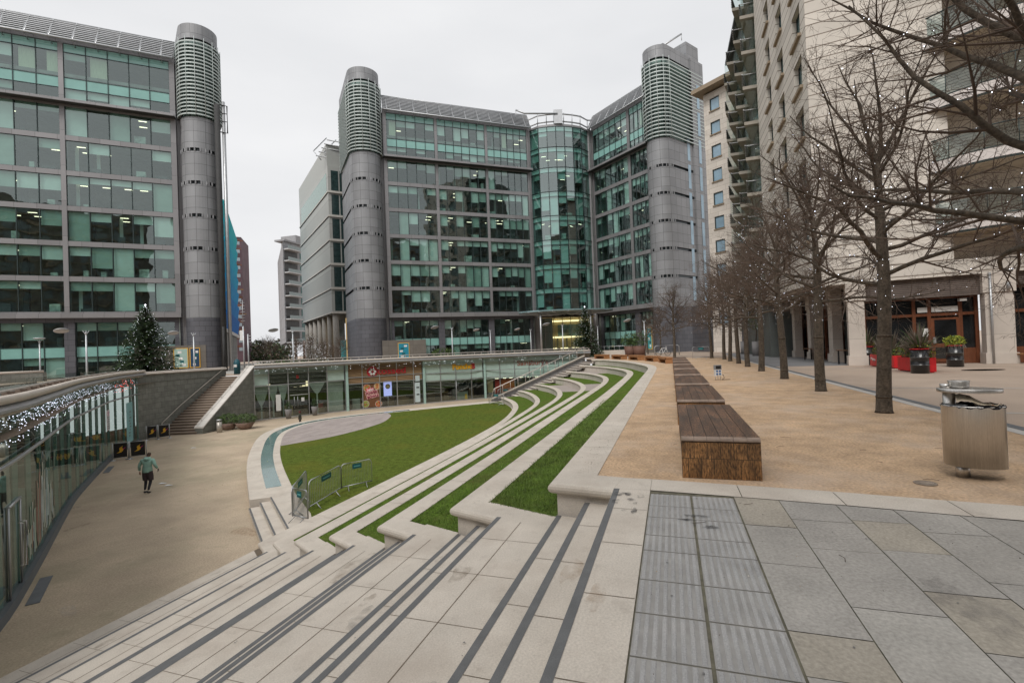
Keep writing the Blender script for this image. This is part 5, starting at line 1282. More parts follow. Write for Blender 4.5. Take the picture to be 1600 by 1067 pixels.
# ------------------------------------------------------------------ big steel litter bin
bx, by = G(1505, 745, 0)
root = thing('litter_bin', 'oval brushed steel litter bin with a flat raised lid, in the gravel at right', 'litter bin', (bx, by, 0))
rot = math.atan2(by, bx) - math.pi/2 + .14; ca, sa_ = math.cos(rot), math.sin(rot)
cx_, cy_ = bx + .10*ca, by + .10*sa_
mb = MB(); mb.lathe([(.062,0),(.062,.16)], (bx, by, 0), 20); mb.build('post', steel, root)
mb = MB(); sx_, sy_ = .258, .20
mb.lathe([(1,.14),(1,.775),(1.012,.78),(1.012,.79),(.965,.79),(.96,.5),(.0,.5)], (cx_, cy_, 0), 48, sx=sx_, sy=sy_, rot=rot)
mb.lathe([(.0,.14),(1,.14)], (cx_, cy_, 0), 48, sx=sx_, sy=sy_, rot=rot)
mb.build('drum', steel, root)
mb = MB()
r4 = random.Random(4); N = 48; base = len(mb.v)      # crumpled black liner
for ring, (rr_, zz0) in enumerate(((1.0,.792),(1.02,.775),(.93,.80),(.9,.70),(.5,.66))):
    for j in range(N):
        an = 2*math.pi*j/N; q = rr_*(1+r4.uniform(-.012,.012)); x, y = math.cos(an)*sx_*q, math.sin(an)*sy_*q; mb.v.append((cx_+x*ca-y*sa_, cy_+x*sa_+y*ca, zz0+r4.uniform(-.012,.014)))
order = [1,0,2,3,4]
for a, b_ in zip(order, order[1:]):
    for j in range(N): j2 = (j+1) % N; mb.f.append((base+a*N+j, base+a*N+j2, base+b_*N+j2, base+b_*N+j)); mb.m.append(0); mb.sm.append(False)
mb.f.append(tuple(base+4*N+j for j in range(N))); mb.m.append(0); mb.sm.append(False)
mb.build('bin_liner', M('black liner', (.012,.012,.014), .25, var=.3, uv=False), root)
mb = MB(); off_x, off_y = cx_-.02*ca, cy_-.02*sa_
mb.lathe([(.0,.93),(.99,.93),(1.0,.935),(1.0,.962),(.985,.968),(.0,.972)], (off_x, off_y, 0), 48, sx=.268, sy=.212, rot=rot); mb.build('lid', steel, root)
mb = MB(); hx, hy = bx-.20*ca, by-.20*sa_; hx, hy = bx-.10*ca, by-.10*sa_
mb.lathe([(.055,.6),(.055,.93)], (cx_-.185*ca, cy_-.185*sa_, 0), 20); mb.build('lid_post', steel, root)
mb = MB(); mb.lathe([(.085,.98),(.088,1.0),(.088,1.035),(.095,1.04),(.095,1.05),(.07,1.05),(.065,1.01),(0,1.01)], (cx_-.10*ca, cy_-.10*sa_, 0), 28); mb.lathe([(.05,.97),(.05,1.015),(.0,1.02)], (cx_-.21*ca, cy_-.21*sa_, 0), 20); mb.build('ashtray', steel, root)
# rubbish on top: a crumpled paper bag
mb = MB(); r5 = random.Random(9)
pts = []
for i in range(9):
    row = []
    for j in range(6):
        u = -.13 + .33*i/8; v = -.16+.26*j/5; zz = .795 + .115*math.exp(-((u+.07)**2)/.016)*math.cos(v*7) + r5.uniform(-.008,.012)
        row.append((cx_-.02*ca+u*ca-v*sa_, cy_+u*sa_+v*ca, zz))
    pts.append(row)
for i in range(8):
    for j in range(5): mb.face([pts[i][j], pts[i+1][j], pts[i+1][j+1], pts[i][j+1]], 0)
for k in range(8): u = r5.uniform(.0,.24); v = r5.uniform(-.1,.1); mb.octa((cx_+u*ca-v*sa_, cy_+u*sa_+v*ca, .79), r5.uniform(.015,.03), r5.choice((0,1,1)))
o = mb.build('paper_bag', [M('buff paper', (.62,.52,.38), .8, var=.2, uv=False), M('litter orange', (.35,.13,.05), .7, uv=False)], loc=(cx_, cy_, .79)); tag(o, 'crumpled buff paper bag stuffed in the top of the steel bin', 'rubbish')

# ------------------------------------------------------------------ lamps
def lamp_root(h=4.35):
    r_ = bpy.data.objects.new('street_lamp', None); C.objects.link(r_)
    mb = MB(); mb.tube([(0,0,0), (0,0,1.2), (0,0,h-.45)], [.085,.07,.055], 10); mb.build('pole', M('lamp silver', (.50,.52,.54), .45, .5, var=.05, uv=False), r_)
    mb = MB()
    for a in range(4): an = a*math.pi/2+.6; mb.tube([(0,0,h-.48), (.2*math.cos(an), .2*math.sin(an), h-.18)], .02, 5)
    mb.lathe([(.0,h-.5),(.07,h-.48),(.10,h-.36),(.05,h-.3)], n=12); mb.build('bracket', bpy.data.materials['lamp silver'], r_)
    mb = MB(); mb.lathe([(.0,h-.10),(.30,h-.13),(.46,h-.06),(.48,h-.02),(.42,h+.03),(.0,h+.06)], n=26); mb.build('reflector_disc', M('lamp disc', (.42,.43,.44), .4, .3, var=.04, uv=False), r_)
    return r_
l0 = lamp_root(); tilt = copy_tree(l0)
LS_ = [(135,38,1,'tall lamp with a tilted disc left of the left Christmas tree'),(62,49,0,'lamp behind the far left terrace wall'),(303,47,0,'lamp with a flat disc in front of the left stair tower'),(458,49,1,'lamp with a tilted disc at the mouth of the street'),
 (707,56,0,'leftmost lamp above the shop with the yellow sign'),(767,68,1,'middle lamp before the base of the middle office'),(830,72,1,'lamp just left of the glass entrance canopy'),(880,59,0,'lamp in front of the lit entrance'),(935,68,1,'lamp half hidden by the right Christmas tree'),(1008,57,0,'lamp between the planted pots and the bicycle')]
for k, (px, Y, tl, lab) in enumerate(LS_):
    o = l0 if k == 0 else (tilt if k == 1 else copy_tree(l0)); x, y = at(px, Y); put(o, (x, y, 0)); tag(o, lab, 'street lamp', 'silver disc lamps')
    if tl:
        for ch in o.children:
            if ch.name.startswith('reflector'): ch.rotation_euler = (R(-12) , R(-14), 0); ch.location = (-.95, -.85, .15)
# ------------------------------------------------------------------ crowd barriers
def barrier_root(w_=2.1, h=1.05):
    r_ = bpy.data.objects.new('crowd_barrier', None); C.objects.link(r_)
    mb = MB(); c_ = .16
    P = [(-w_/2,0,.12),(-w_/2,0,h-c_),(-w_/2+.05,0,h-.05),(-w_/2+c_,0,h),(w_/2-c_,0,h),(w_/2-.05,0,h-.05),(w_/2,0,h-c_),(w_/2,0,.12)]
    mb.tube(P, .021, 7); mb.tube([(-w_/2,0,.17),(w_/2,0,.17)], .021, 6); mb.build('frame', steel2, r_)
    mb = MB()
    for k in range(1, 20): x = -w_/2+w_*k/20; mb.tube([(x,0,.17),(x,0,h)], .007, 4, caps=False)
    mb.build('bars', steel2, r_)
    for x in (-w_*.3, w_*.3):
        mb = MB(); mb.tube([(x-.12,0-.25,0),(x,0,.18),(x+.12,.25,0)], .018, 5); mb.build('foot', steel2, r_)
    mb = MB(); mb.box(-.32,.32,-.028,-.022,h-.26,h-.06,0); mb.box(-.22,.22,-.031,-.028,h-.185,h-.145,1); mb.build('name_plate', [teal_pl, M('plate text', (.12,.38,.38), .5, uv=False)], r_)
    return r_
c0 = barrier_root()
def bar_between(p, q, z, lab, first=[True]):
    o = c0 if first[0] else copy_tree(c0); first[0] = False
    x, y = (p[0]+q[0])/2, (p[1]+q[1])/2; put(o, (x, y, z), math.atan2(q[1]-p[1], q[0]-p[0])); o.scale = (math.dist(p, q)/2.14, 1, 1); tag(o, lab, 'barrier', 'steel crowd barriers')
g1 = G(483, 800, ZL); g2 = G(534, 768, ZL); g3 = G(582, 757, ZL); g0 = G(460, 806, ZL); gm = G(484, 812, ZL)
bar_between(g1, g2, ZL, 'steel crowd barrier on the lawn corner, middle panel of three'); bar_between(g2, g3, ZL, 'steel crowd barrier on the lawn, panel farthest from the steps')
k0 = G(457, 812, ZL); bar_between(k0, G(480, 778, ZL), ZL, 'steel crowd barrier standing on the cream ring path at the lawn corner'); bar_between((k0[0]+.03, k0[1]-.03), G(482, 818, ZL), ZL, 'short steel crowd barrier seen almost end on, nearest the low steps')
bar_between(G(764, 631, ZL), G(788, 634, ZL), ZL, 'steel crowd barrier at the foot of the far stair'); f_ = G(778, 624, ZL); bar_between(f_, (f_[0]+1.6, f_[1]+1.2), ZL, 'second steel crowd barrier behind at the foot of the far stair')
bar_between(G(1082, 562, 0), G(1109, 561, 0), .0, 'steel crowd barrier on the gravel beyond the benches'); 
# ------------------------------------------------------------------ black cafe screens with a yellow bird
def screen(p, q, z, lab):
    root = thing('cafe_screen', lab, 'screen', ((p[0]+q[0])/2, (p[1]+q[1])/2, z), 'black cafe screens with a yellow bird')
    Fs, Ls = frame(p, q); mb = MB(); mb.box(.06, Ls-.06, -.01, .01, z+.16, z+.98, 0, Fs); mb.build('canvas', canvas_bk, root)
    for u in (0, Ls):
        mb = MB(); mb.tube([Fs(u,0,z), Fs(u,0,z+1.05)], .025, 8); mb.lathe([(.17,0),(.17,.02),(.04,.04),(.03,.06)], Fs(u,0,z), 14); mb.build('post', steel2, root)
    mb = MB(); mb.tube([Fs(0,0,z+1.0), Fs(Ls,0,z+1.0)], .014, 5); mb.tube([Fs(0,0,z+.14), Fs(Ls,0,z+.14)], .014, 5); mb.build('rail', steel2, root)
    # bird emblem
    c = Ls/2; mb = MB(); zc = z+.56
    body = [(-.19,-.15),(-.10,-.13),(.02,-.11),(.12,-.03),(.13,.08),(.07,.17),(-.02,.18),(-.06,.10),(-.03,.02),(-.04,-.05),(-.12,-.10)]
    mb.face([Fs(c+x, .013, zc+y) for x, y in body], 0); mb.face([Fs(c+x, .014, zc+y) for x, y in ((.11,.0),(.27,.19),(.14,.10))], 1); mb.face([Fs(c+x, .014, zc+y) for x, y in ((-.02,.18),(.02,.20),(.13,.27),(.05,.15))], 0)
    mb.build('bird_emblem', [yellow_m, magenta_m], root)
z = ZP
for (a, b_, lab) in (((176,720),(201,717),'black cafe screen left of the pair nearest the walking man'),((203,717),(229,714),'black cafe screen right of the pair, just behind the walking man'),((229,688),(246,686),'black cafe screen at the stair foot, left of its pair'),((247.5,686),(265,684),'black cafe screen at the stair foot, right of its pair')):
    screen(G(*a, z), G(*b_, z), z, lab)
for (a, b_, lab) in (((147,735),(152,690),'black cafe screen'),): pass
# small power box in the gravel
x, y = G(1122, 594, 0); root = thing('power_box', 'small white electrical box with four blue sockets on thin legs in the gravel', 'electrical box', (x, y, .004))
mb = MB(); mb.box(x-.125, x+.125, y-.06, y+.06, .17, .42, 0); mb.box(x-.13, x+.13, y-.07, y+.07, .42, .60, 1); mb.box(x-.10, x+.10, y-.075, y-.068, .45, .57, 2); mb.build('box', [white_m, M('box grey', (.25,.26,.27), .5, uv=False), black_m], root)
for i, (dx, zz_) in enumerate(((-.055,.25),(.055,.25),(-.055,.36),(.055,.36))):
    mb = MB()
    for k in range(12): an, a2 = 2*math.pi*k/12, 2*math.pi*(k+1)/12; mb.face([(x+dx, y-.09, zz_), (x+dx+.035*math.cos(an), y-.085, zz_+.035*math.sin(an)), (x+dx+.035*math.cos(a2), y-.085, zz_+.035*math.sin(a2))], 0); mb.face([(x+dx+.035*math.cos(an), y-.085, zz_+.035*math.sin(an)), (x+dx+.035*math.cos(an), y-.06, zz_+.035*math.sin(an)), (x+dx+.035*math.cos(a2), y-.06, zz_+.035*math.sin(a2)), (x+dx+.035*math.cos(a2), y-.085, zz_+.035*math.sin(a2))], 0)
    mb.build('socket', blue_m, root)
for dx in (-.1, 0, .1):
    mb = MB(); mb.tube([(x+dx, y, 0), (x+dx, y, .17)], .008, 5); mb.build('leg', steel2, root)
mb = MB(); mb.tube([(x+.12, y, .22), (x+.22, y, .2), (x+.25, y, .08), (x+.15, y-.02, .02), (x+.5, y+.05, .015)], .01, 5); mb.build('cable', black_m, root)
# drain cover in the gravel
x, y = G(1446, 756, 0); mb = MB(); mb.lathe([(.0,.004),(.10,.004),(.10,.010),(.085,.010),(.085,.006),(.0,.006)], (x, y, .004), 20); o = mb.build('drain_cover', M('gritty cover', (.27,.22,.175), .9, var=.3, scale=20), loc=(x, y, .004)); tag(o, 'round dark drain cover sunk in the gravel left of the steel bin', 'drain cover')
x, y = G(1536, 578, 0); mb = MB(); mb.lathe([(.0,.0),(1,.0)], (x, y, .007), 30, sx=.75, sy=.4, rot=-.1); o = mb.build('puddle', M('wet paving', (.15,.13,.115), .05, var=.1), loc=(x, y, .007)); o.location.z += 0; tag(o, kind='structure')
# litter bin on the plaza and planters
x, y = G(343, 675.5, ZP); root = thing('litter_bin', 'slim pale litter bin beside the bowl planters on the sunken plaza', 'litter bin', (x, y, ZP))
mb = MB(); mb.lathe([(.19,0),(.19,.82)], (x, y, ZP), 20); mb.build('drum', M('pale bin', (.45,.42,.38), .4, .4, uv=False), root); mb = MB(); mb.lathe([(.20,.93),(.20,1.0),(.0,1.03)], (x, y, ZP), 20)
for k in range(4): an = k*1.57+.7; mb.tube([(x+.17*math.cos(an), y+.17*math.sin(an), ZP+.8), (x+.17*math.cos(an), y+.17*math.sin(an), ZP+.95)], .015, 4)
mb.build('lid', steel2, root)
def leaves(mb, c, rad, n, size, mats, rr, droop=0., up=0.):
    for _ in range(n):
        while True:
            p = Vector((rr.uniform(-1,1), rr.uniform(-1,1), rr.uniform(-1,1)))
            if p.length <= 1: break
        if rr.random() < .6: p.normalize(); p *= rr.uniform(.75, 1.02)
        q = Vector((c[0]+p.x*rad[0], c[1]+p.y*rad[1], c[2]+p.z*rad[2]))
        d = Vector((rr.uniform(-1,1), rr.uniform(-1,1), rr.uniform(-.7,1)+up)).normalized(); s_ = d.cross(Vector((rr.uniform(-1,1), rr.uniform(-1,1), rr.uniform(-1,1)))).normalized()
        l = size*rr.uniform(.6, 1.3); mb.face([q, q+d*l*.5+s_*l*.25, q+d*l, q+d*l*.5-s_*l*.25], rr.choice(mats))
def pot_plant(name, x, y, z0, lab, prof, crown, leafm, n=500, size=.09, potm=terra, cat='potted plant', group=None):
    root = thing(name, lab, cat, (x, y, z0), group); mb = MB(); mb.lathe(prof, (x, y, z0), 22); mb.build('pot', potm, root)
    mb = MB(); rr = random.Random(int(x*100)); 
    for c, rad in crown: leaves(mb, (x+c[0], y+c[1], z0+c[2]), rad, n, size, leafm, rr)
    mb.build('foliage', green_lf, root); return root
x, y = G(357, 671, ZP); pot_plant('planter', x, y, ZP, 'round bowl planter of green shrubs, left one by the slate wall', [(.30,0),(.45,.1),(.62,.5),(.60,.53),(.5,.5),(0,.5)], [((0,0,.85),(.8,.7,.45))], [0,0,1], 900, .12, group='bowl planters')
x, y = G(383, 670, ZP); pot_plant('planter', x, y, ZP, 'round bowl planter of green shrubs, right one nearest the shopfront', [(.30,0),(.5,.12),(.72,.5),(.70,.54),(.6,.5),(0,.5)], [((0,0,.80),(.95,.8,.42))], [0,1,0], 1100, .12, group='bowl planters')
gp_ = M('grey tall pot', (.22,.21,.21), .7, var=.15, uv=False)
for px, py, lab in ((451,654,'tall grey pot with small conifer left of the curtained door'),(492,649,'tall grey pot with small conifer right of the curtained door')):
    x, y = G(px, py, ZP); pot_plant('planter', x, y, ZP, lab, [(.20,0),(.31,.85),(.29,.87),(.25,.82),(0,.82)], [((0,0,1.1),(.28,.28,.33)),((0,0,1.35),(.18,.18,.25))], [4,0], 260, .09, gp_, group='tall pots at the shop door')
# restaurant planting: oil drum planters, red troughs, spiky plants
def drum_pl(px, py, lab, kind):
    x, y = G(px, py, 0); root = thing('drum_planter', lab, 'planter', (x, y, 0), 'black drum planters')
    mb = MB(); mb.lathe([(.29,0),(.29,.30),(.30,.31),(.30,.33),(.29,.34),(.29,.60),(.30,.61),(.30,.63),(.29,.64),(.29,.92),(.27,.92),(.27,.86),(0,.86)], (x, y, 0), 28); mb.build('drum', M('gloss black drum', (.010,.010,.011), .3, var=.4, scale=5, uv=False, coat=.3) if 'gloss black drum' not in bpy.data.materials else bpy.data.materials['gloss black drum'], root)
    mb = MB(); mb.lathe([(.285,.92),(.305,.925),(.305,.955),(.285,.96),(.27,.93)], (x, y, 0), 28); mb.build('rim', red_m, root)
    mb = MB()
    for z in (.31, .61): mb.lathe([(.293,z),(.303,z+.01),(.293,z+.02)], (x, y, 0), 28)
    mb.build('hoop', steel2, root)
    mb = MB(); rr = random.Random(px)
    if kind == 'yellow':
        leaves(mb, (x, y, 1.12), (.40,.36,.24), 1000, .085, [2,2,1], rr)
        for k in range(120): an = rr.uniform(0, 6.3); r_ = rr.uniform(.1,.36); mb.face([(x+r_*math.cos(an)-.01, y+r_*math.sin(an), .98), (x+r_*math.cos(an)+.01, y+r_*math.sin(an), .98), (x+(r_+.12)*math.cos(an), y+(r_+.12)*math.sin(an), .78)], 3)
    else: spiky(mb, x, y, .9, 1.15, rr, 130); leaves(mb, (x+.1, y, 1.05), (.28,.25,.15), 300, .07, [2,1], rr)
    mb.build('foliage', green_lf, root); return x, y
def spiky(mb, x, y, z, L_, rr, n):
    for k in range(n):
        an = rr.uniform(0, 6.283); el = rr.uniform(.25, 1.45); l = L_*rr.uniform(.6, 1.1); d = Vector((math.cos(an)*math.cos(el), math.sin(an)*math.cos(el), math.sin(el))); s_ = Vector((-math.sin(an), math.cos(an), 0))*.018
        a = Vector((x, y, z)); b_ = a + d*l*.55; c = a + d*l + Vector((0,0,-.22*l*math.cos(el))); m_ = rr.choice((3,3,0,3))
        mb.face([a-s_*.7, a+s_*.7, b_+s_, b_-s_], m_); mb.face([b_-s_, b_+s_, c], m_)
def trough(p, q, lab, txt=None):
    root = thing('trough_planter', lab, 'planter', ((p[0]+q[0])/2, (p[1]+q[1])/2, 0), 'red trough planters'); Ft, Lt = frame(p, q)
    mb = MB(); 
    for a in ((0, Lt, -.5, 0), ): 
        mb.box(0, Lt, -.03, 0, .04, .58, 0, Ft); mb.box(0, Lt, -.5, -.47, .04, .58, 0, Ft); mb.box(0, .03, -.47, -.03, .04, .58, 0, Ft); mb.box(Lt-.03, Lt, -.47, -.03, .04, .58, 0, Ft); mb.box(.03, Lt-.03, -.47, -.03, .4, .52, 1, Ft)
        for u in (.05, Lt-.13): mb.box(u, u+.08, -.45, -.05, 0, .04, 0, Ft)
    mb.build('box', [red_m, soil], root); mb = MB(); rr = random.Random(int(Lt*1000))
    c = Ft(Lt*.65, -.25, 0); spiky(mb, c[0], c[1], .52, 1.45, rr, 190); c = Ft(Lt*.25, -.25, 0); spiky(mb, c[0], c[1], .52, 1.1, rr, 90)
    for f in (.15, .5, .9): c = Ft(Lt*f, -.25, .72); leaves(mb, c, (.3,.25,.22), 300, .08, [1,2,0], rr)
    mb.build('foliage', green_lf, root)
    if txt:      # illegible cursive lettering, as it reads from across the walk
        mb = MB()
        for a_ in ([(0,.0),(.05,.13),(.10,.02),(.14,.12),(.20,-.02),(.25,.08)], [(.24,-.06),(.30,.08),(.35,-.06),(.40,.07),(.46,-.07),(.50,.06)]):
            mb.tube([Ft(.10+u, .004, .31+z) for u, z in a_], .018, 5, 0)
        mb.build('lettering', M('white lettering', (.7,.6,.58), .6, uv=False), root)
drum_pl(1438, 583, 'large black drum planter in front of the right red trough', 'none_')
drum_pl(1493, 573, 'black drum planter with yellow green shrub by the wooden door', 'yellow')
drum_pl(1355, 570, 'black drum planter with spiky plant beside the stone pillar', 'sp')
p_, q_ = G(1360, 572, 0), G(1397, 576, 0); trough(p_, q_, 'red trough planter with faded white lettering, left of the two', True)
p_, q_ = G(1403, 579, 0), G(1434, 583, 0); trough(p_, (q_[0]+.1, q_[1]-.05), 'red trough planter with spiky bronze plants, right of the two')
# potted olives and dark pots along the arcade
for k, (px, py, lab) in enumerate(((1182,556,'tall dark pot with slender olive tree under the arcade, nearer one'),(1163,553,'tall dark pot with slender olive tree under the arcade, farther one'))):
    x, y = G(px, py, 0); r_ = pot_plant('planter', x, y, 0, lab, [(.32,0),(.34,1.3),(.30,1.3),(.28,1.2),(0,1.2)], [((0,0,3.2),(.7,.7,.9))], [0,1,4], 500, .12, bpy.data.materials['grey tall pot'], group='olive pots under the arcade')
    mb = MB(); mb.tube([(x, y, 1.2), (x+.1, y, 2.2), (x-.05, y, 3.2)], [.05,.04,.02], 6); mb.build('trunk', bark, r_)
x, y = G(1213, 555, 0); pot_plant('planter', x, y, 0, 'low dark pot with bright green leaves beside the arcade pillar', [(.35,0),(.38,.7),(0,.68)], [((0,0,1.0),(.4,.4,.4))], [1], 300, .12, black_m)
for px, lab, Y in ((985,'brown planter with olive bush right of the orange benches, left one',58),(999,'brown planter with olive bush right of the orange benches, right one',57)):
    x, y = at(px, Y); pot_plant('planter', x, y, 0, lab, [(.6,0),(.75,1.2),(.7,1.2),(0,1.1)], [((0,0,1.9),(1.15,1.0,.9))], [0,4,1], 700, .18, M('brown pot', (.14,.07,.05), .7, uv=False) if 'brown pot' not in bpy.data.materials else bpy.data.materials['brown pot'], group='brown planters beyond the benches')
x, y = at(693, 70); pot_plant('shrub_planter', x, y, 0, 'low green shrub in front of the middle office base', [(.7,0),(.8,.5),(0,.5)], [((0,0,1.2),(1.8,.7,.75))], [0,1], 700, .2, terra)
# tables and benches of the restaurant
def table(px0, py0, px1, py1, h, lab, cat='table', name='wooden_table', dep=.55):
    p, q = G(px0, py0, 0), G(px1, py1, 0); root = thing(name, lab, cat, ((p[0]+q[0])/2, (p[1]+q[1])/2, 0), 'wooden tables and benches'); Ft, Lt = frame(p, q)
    mb = MB(); mb.box(0, Lt, -dep, 0, h-.05, h, 0, Ft); mb.build('top', timber_lt if h < .6 else timber, root)
    for u in (.06, Lt-.12):
        for v in (-dep+.04, -.1): mb = MB(); mb.box(u, u+.06, v, v+.06, 0, h-.05, 0, Ft); mb.build('leg', black_m, root)
table(1307,569,1336,570,.78,'dark table against the arcade window, nearest the stone pillar'); table(1255,562,1285,564,.78,'dark table under the arcade, farther from the restaurant corner')
table(1572,567,1612,569,.46,'low wooden bench at the right edge beyond the big stone pillar','bench','wooden_bench',.35)
# posters and small street things in the background
x, y = at(369.5, 47); root = thing('litter_bin', 'teal litter bin at the top of the curved stair', 'litter bin', (x, y, 0)); mb = MB(); mb.lathe([(.28,0),(.30,1.1),(.22,1.35),(.0,1.5)], (x, y, 0), 14); mb.build('drum', M('teal bin', (.01,.09,.12), .5, uv=False), root); mb = MB(); mb.box(x-.15, x+.15, y-.31, y-.29, .7, .95, 0); mb.build('label_plate', white_m, root)
for px, Y, h, lab in ((350,46,4.6,'dark square post at the head of the curved stair'),(381,48,4.7,'tall grey sign post with arms by the street'),(388,50,4.0,'grey sign post right of the tall one')):
    x, y = at(px, Y); root = thing('sign_post', lab, 'post', (x, y, 0)); mb = MB(); mb.tube([(x,y,0),(x,y,h)], .11 if px == 350 else .07, 8); mb.build('pole', under if px == 350 else bpy.data.materials['lamp silver'], root)
    if px == 381: 
        mb = MB(); mb.box(x-.35, x-.05, y-.02, y+.02, 3.3, 4.3, 0); mb.build('banner', white_m, root)
        mb = MB(); mb.tube([(x,y,4.7),(x,y,7.3)], .03, 5)
        for k in range(7): mb.tube([(x-.25,y,5.2+.3*k),(x+.22,y,5.25+.3*k)], .025, 4)
        mb.build('wind_vane', steel2, root)
    if px == 388:
        mb = MB()
        for k in range(3): mb.tube([(x,y,3.2+.3*k),(x+.35,y,3.2+.3*k)], .04, 4)
        mb.build('arm', steel2, root)
# bicycle at the barrier by the planted pots
x, y = at(1036, 54); root = thing('bicycle', 'silver bicycle leaning on a rack beyond the benches', 'bicycle', (x, y, 0))
def ring(mb, c, r_, rad, n=18):
    mb.tube([(c[0]+r_*math.cos(2*math.pi*k/n), c[1]+.25*r_*math.sin(0), c[2]+r_*math.sin(2*math.pi*k/n)) for k in range(n+1)], rad, 5, caps=False)
for dx in (-.5, .5):
    mb = MB(); ring(mb, (x+dx, y, .34), .33, .025)
    for k in range(6): an = k*math.pi/6; mb.tube([(x+dx-.32*math.cos(an), y, .34-.32*math.sin(an)), (x+dx+.32*math.cos(an), y, .34+.32*math.sin(an))], .004, 3)
    mb.build('wheel', black_m, root)
mb = MB(); fr = [((-.5,.34),(-.15,.85)),((-.15,.85),(.35,.88)),((.35,.88),(.5,.34)),((-.5,.34),(0,.3)),((0,.3),(-.18,.95)),((0,.3),(.35,.85))]
for (a, b_), (c, d) in fr: mb.tube([(x+a, y, b_), (x+c, y, d)], .028, 6)
mb.tube([(x+.34, y-.2, 1.02), (x+.34, y+.2, 1.02)], .018, 5); mb.tube([(x+.35, y, .88), (x+.34, y, 1.02)], .02, 5); mb.build('frame', white_m, root); mb = MB(); mb.box(x-.3, x-.05, y-.06, y+.06, .93, .99); mb.build('saddle', black_m, root)
x, y = at(1042, 55.5); root = thing('cycle_rack', 'steel hoop cycle rack behind the silver bicycle', 'cycle rack', (x, y, 0)); mb = MB(); mb.tube([(x-1.4,y,0),(x-1.4,y,1.0),(x-1.2,y,1.15),(x+1.2,y,1.15),(x+1.4,y,1.0),(x+1.4,y,0)], .05, 6); mb.tube([(x-1.4,y,.4),(x+1.4,y,.4)], .03, 5); mb.build('hoop', steel2, root)
# paper litter
for k, (px, py) in enumerate(((253.5,755.5),(263,758.5),(302,700))):
    x, y = G(px, py, ZP); mb = MB(); mb.face([(x-.16,y-.05,ZP+.01),(x+.12,y-.09,ZP+.03),(x+.17,y+.06,ZP+.01),(x-.1,y+.09,ZP+.04)], 0); mb.face([(x-.1,y+.09,ZP+.04),(x+.17,y+.06,ZP+.01),(x+.1,y+.12,ZP+.01)], 0); o = mb.build('paper_scrap', white_m, loc=(x,y,ZP)); tag(o, ['white paper scrap on the plaza, left of the two right of the man','white paper scrap on the plaza, right of the two right of the man','pale paper scrap near the foot of the curved stair'][k], 'litter', 'paper litter')
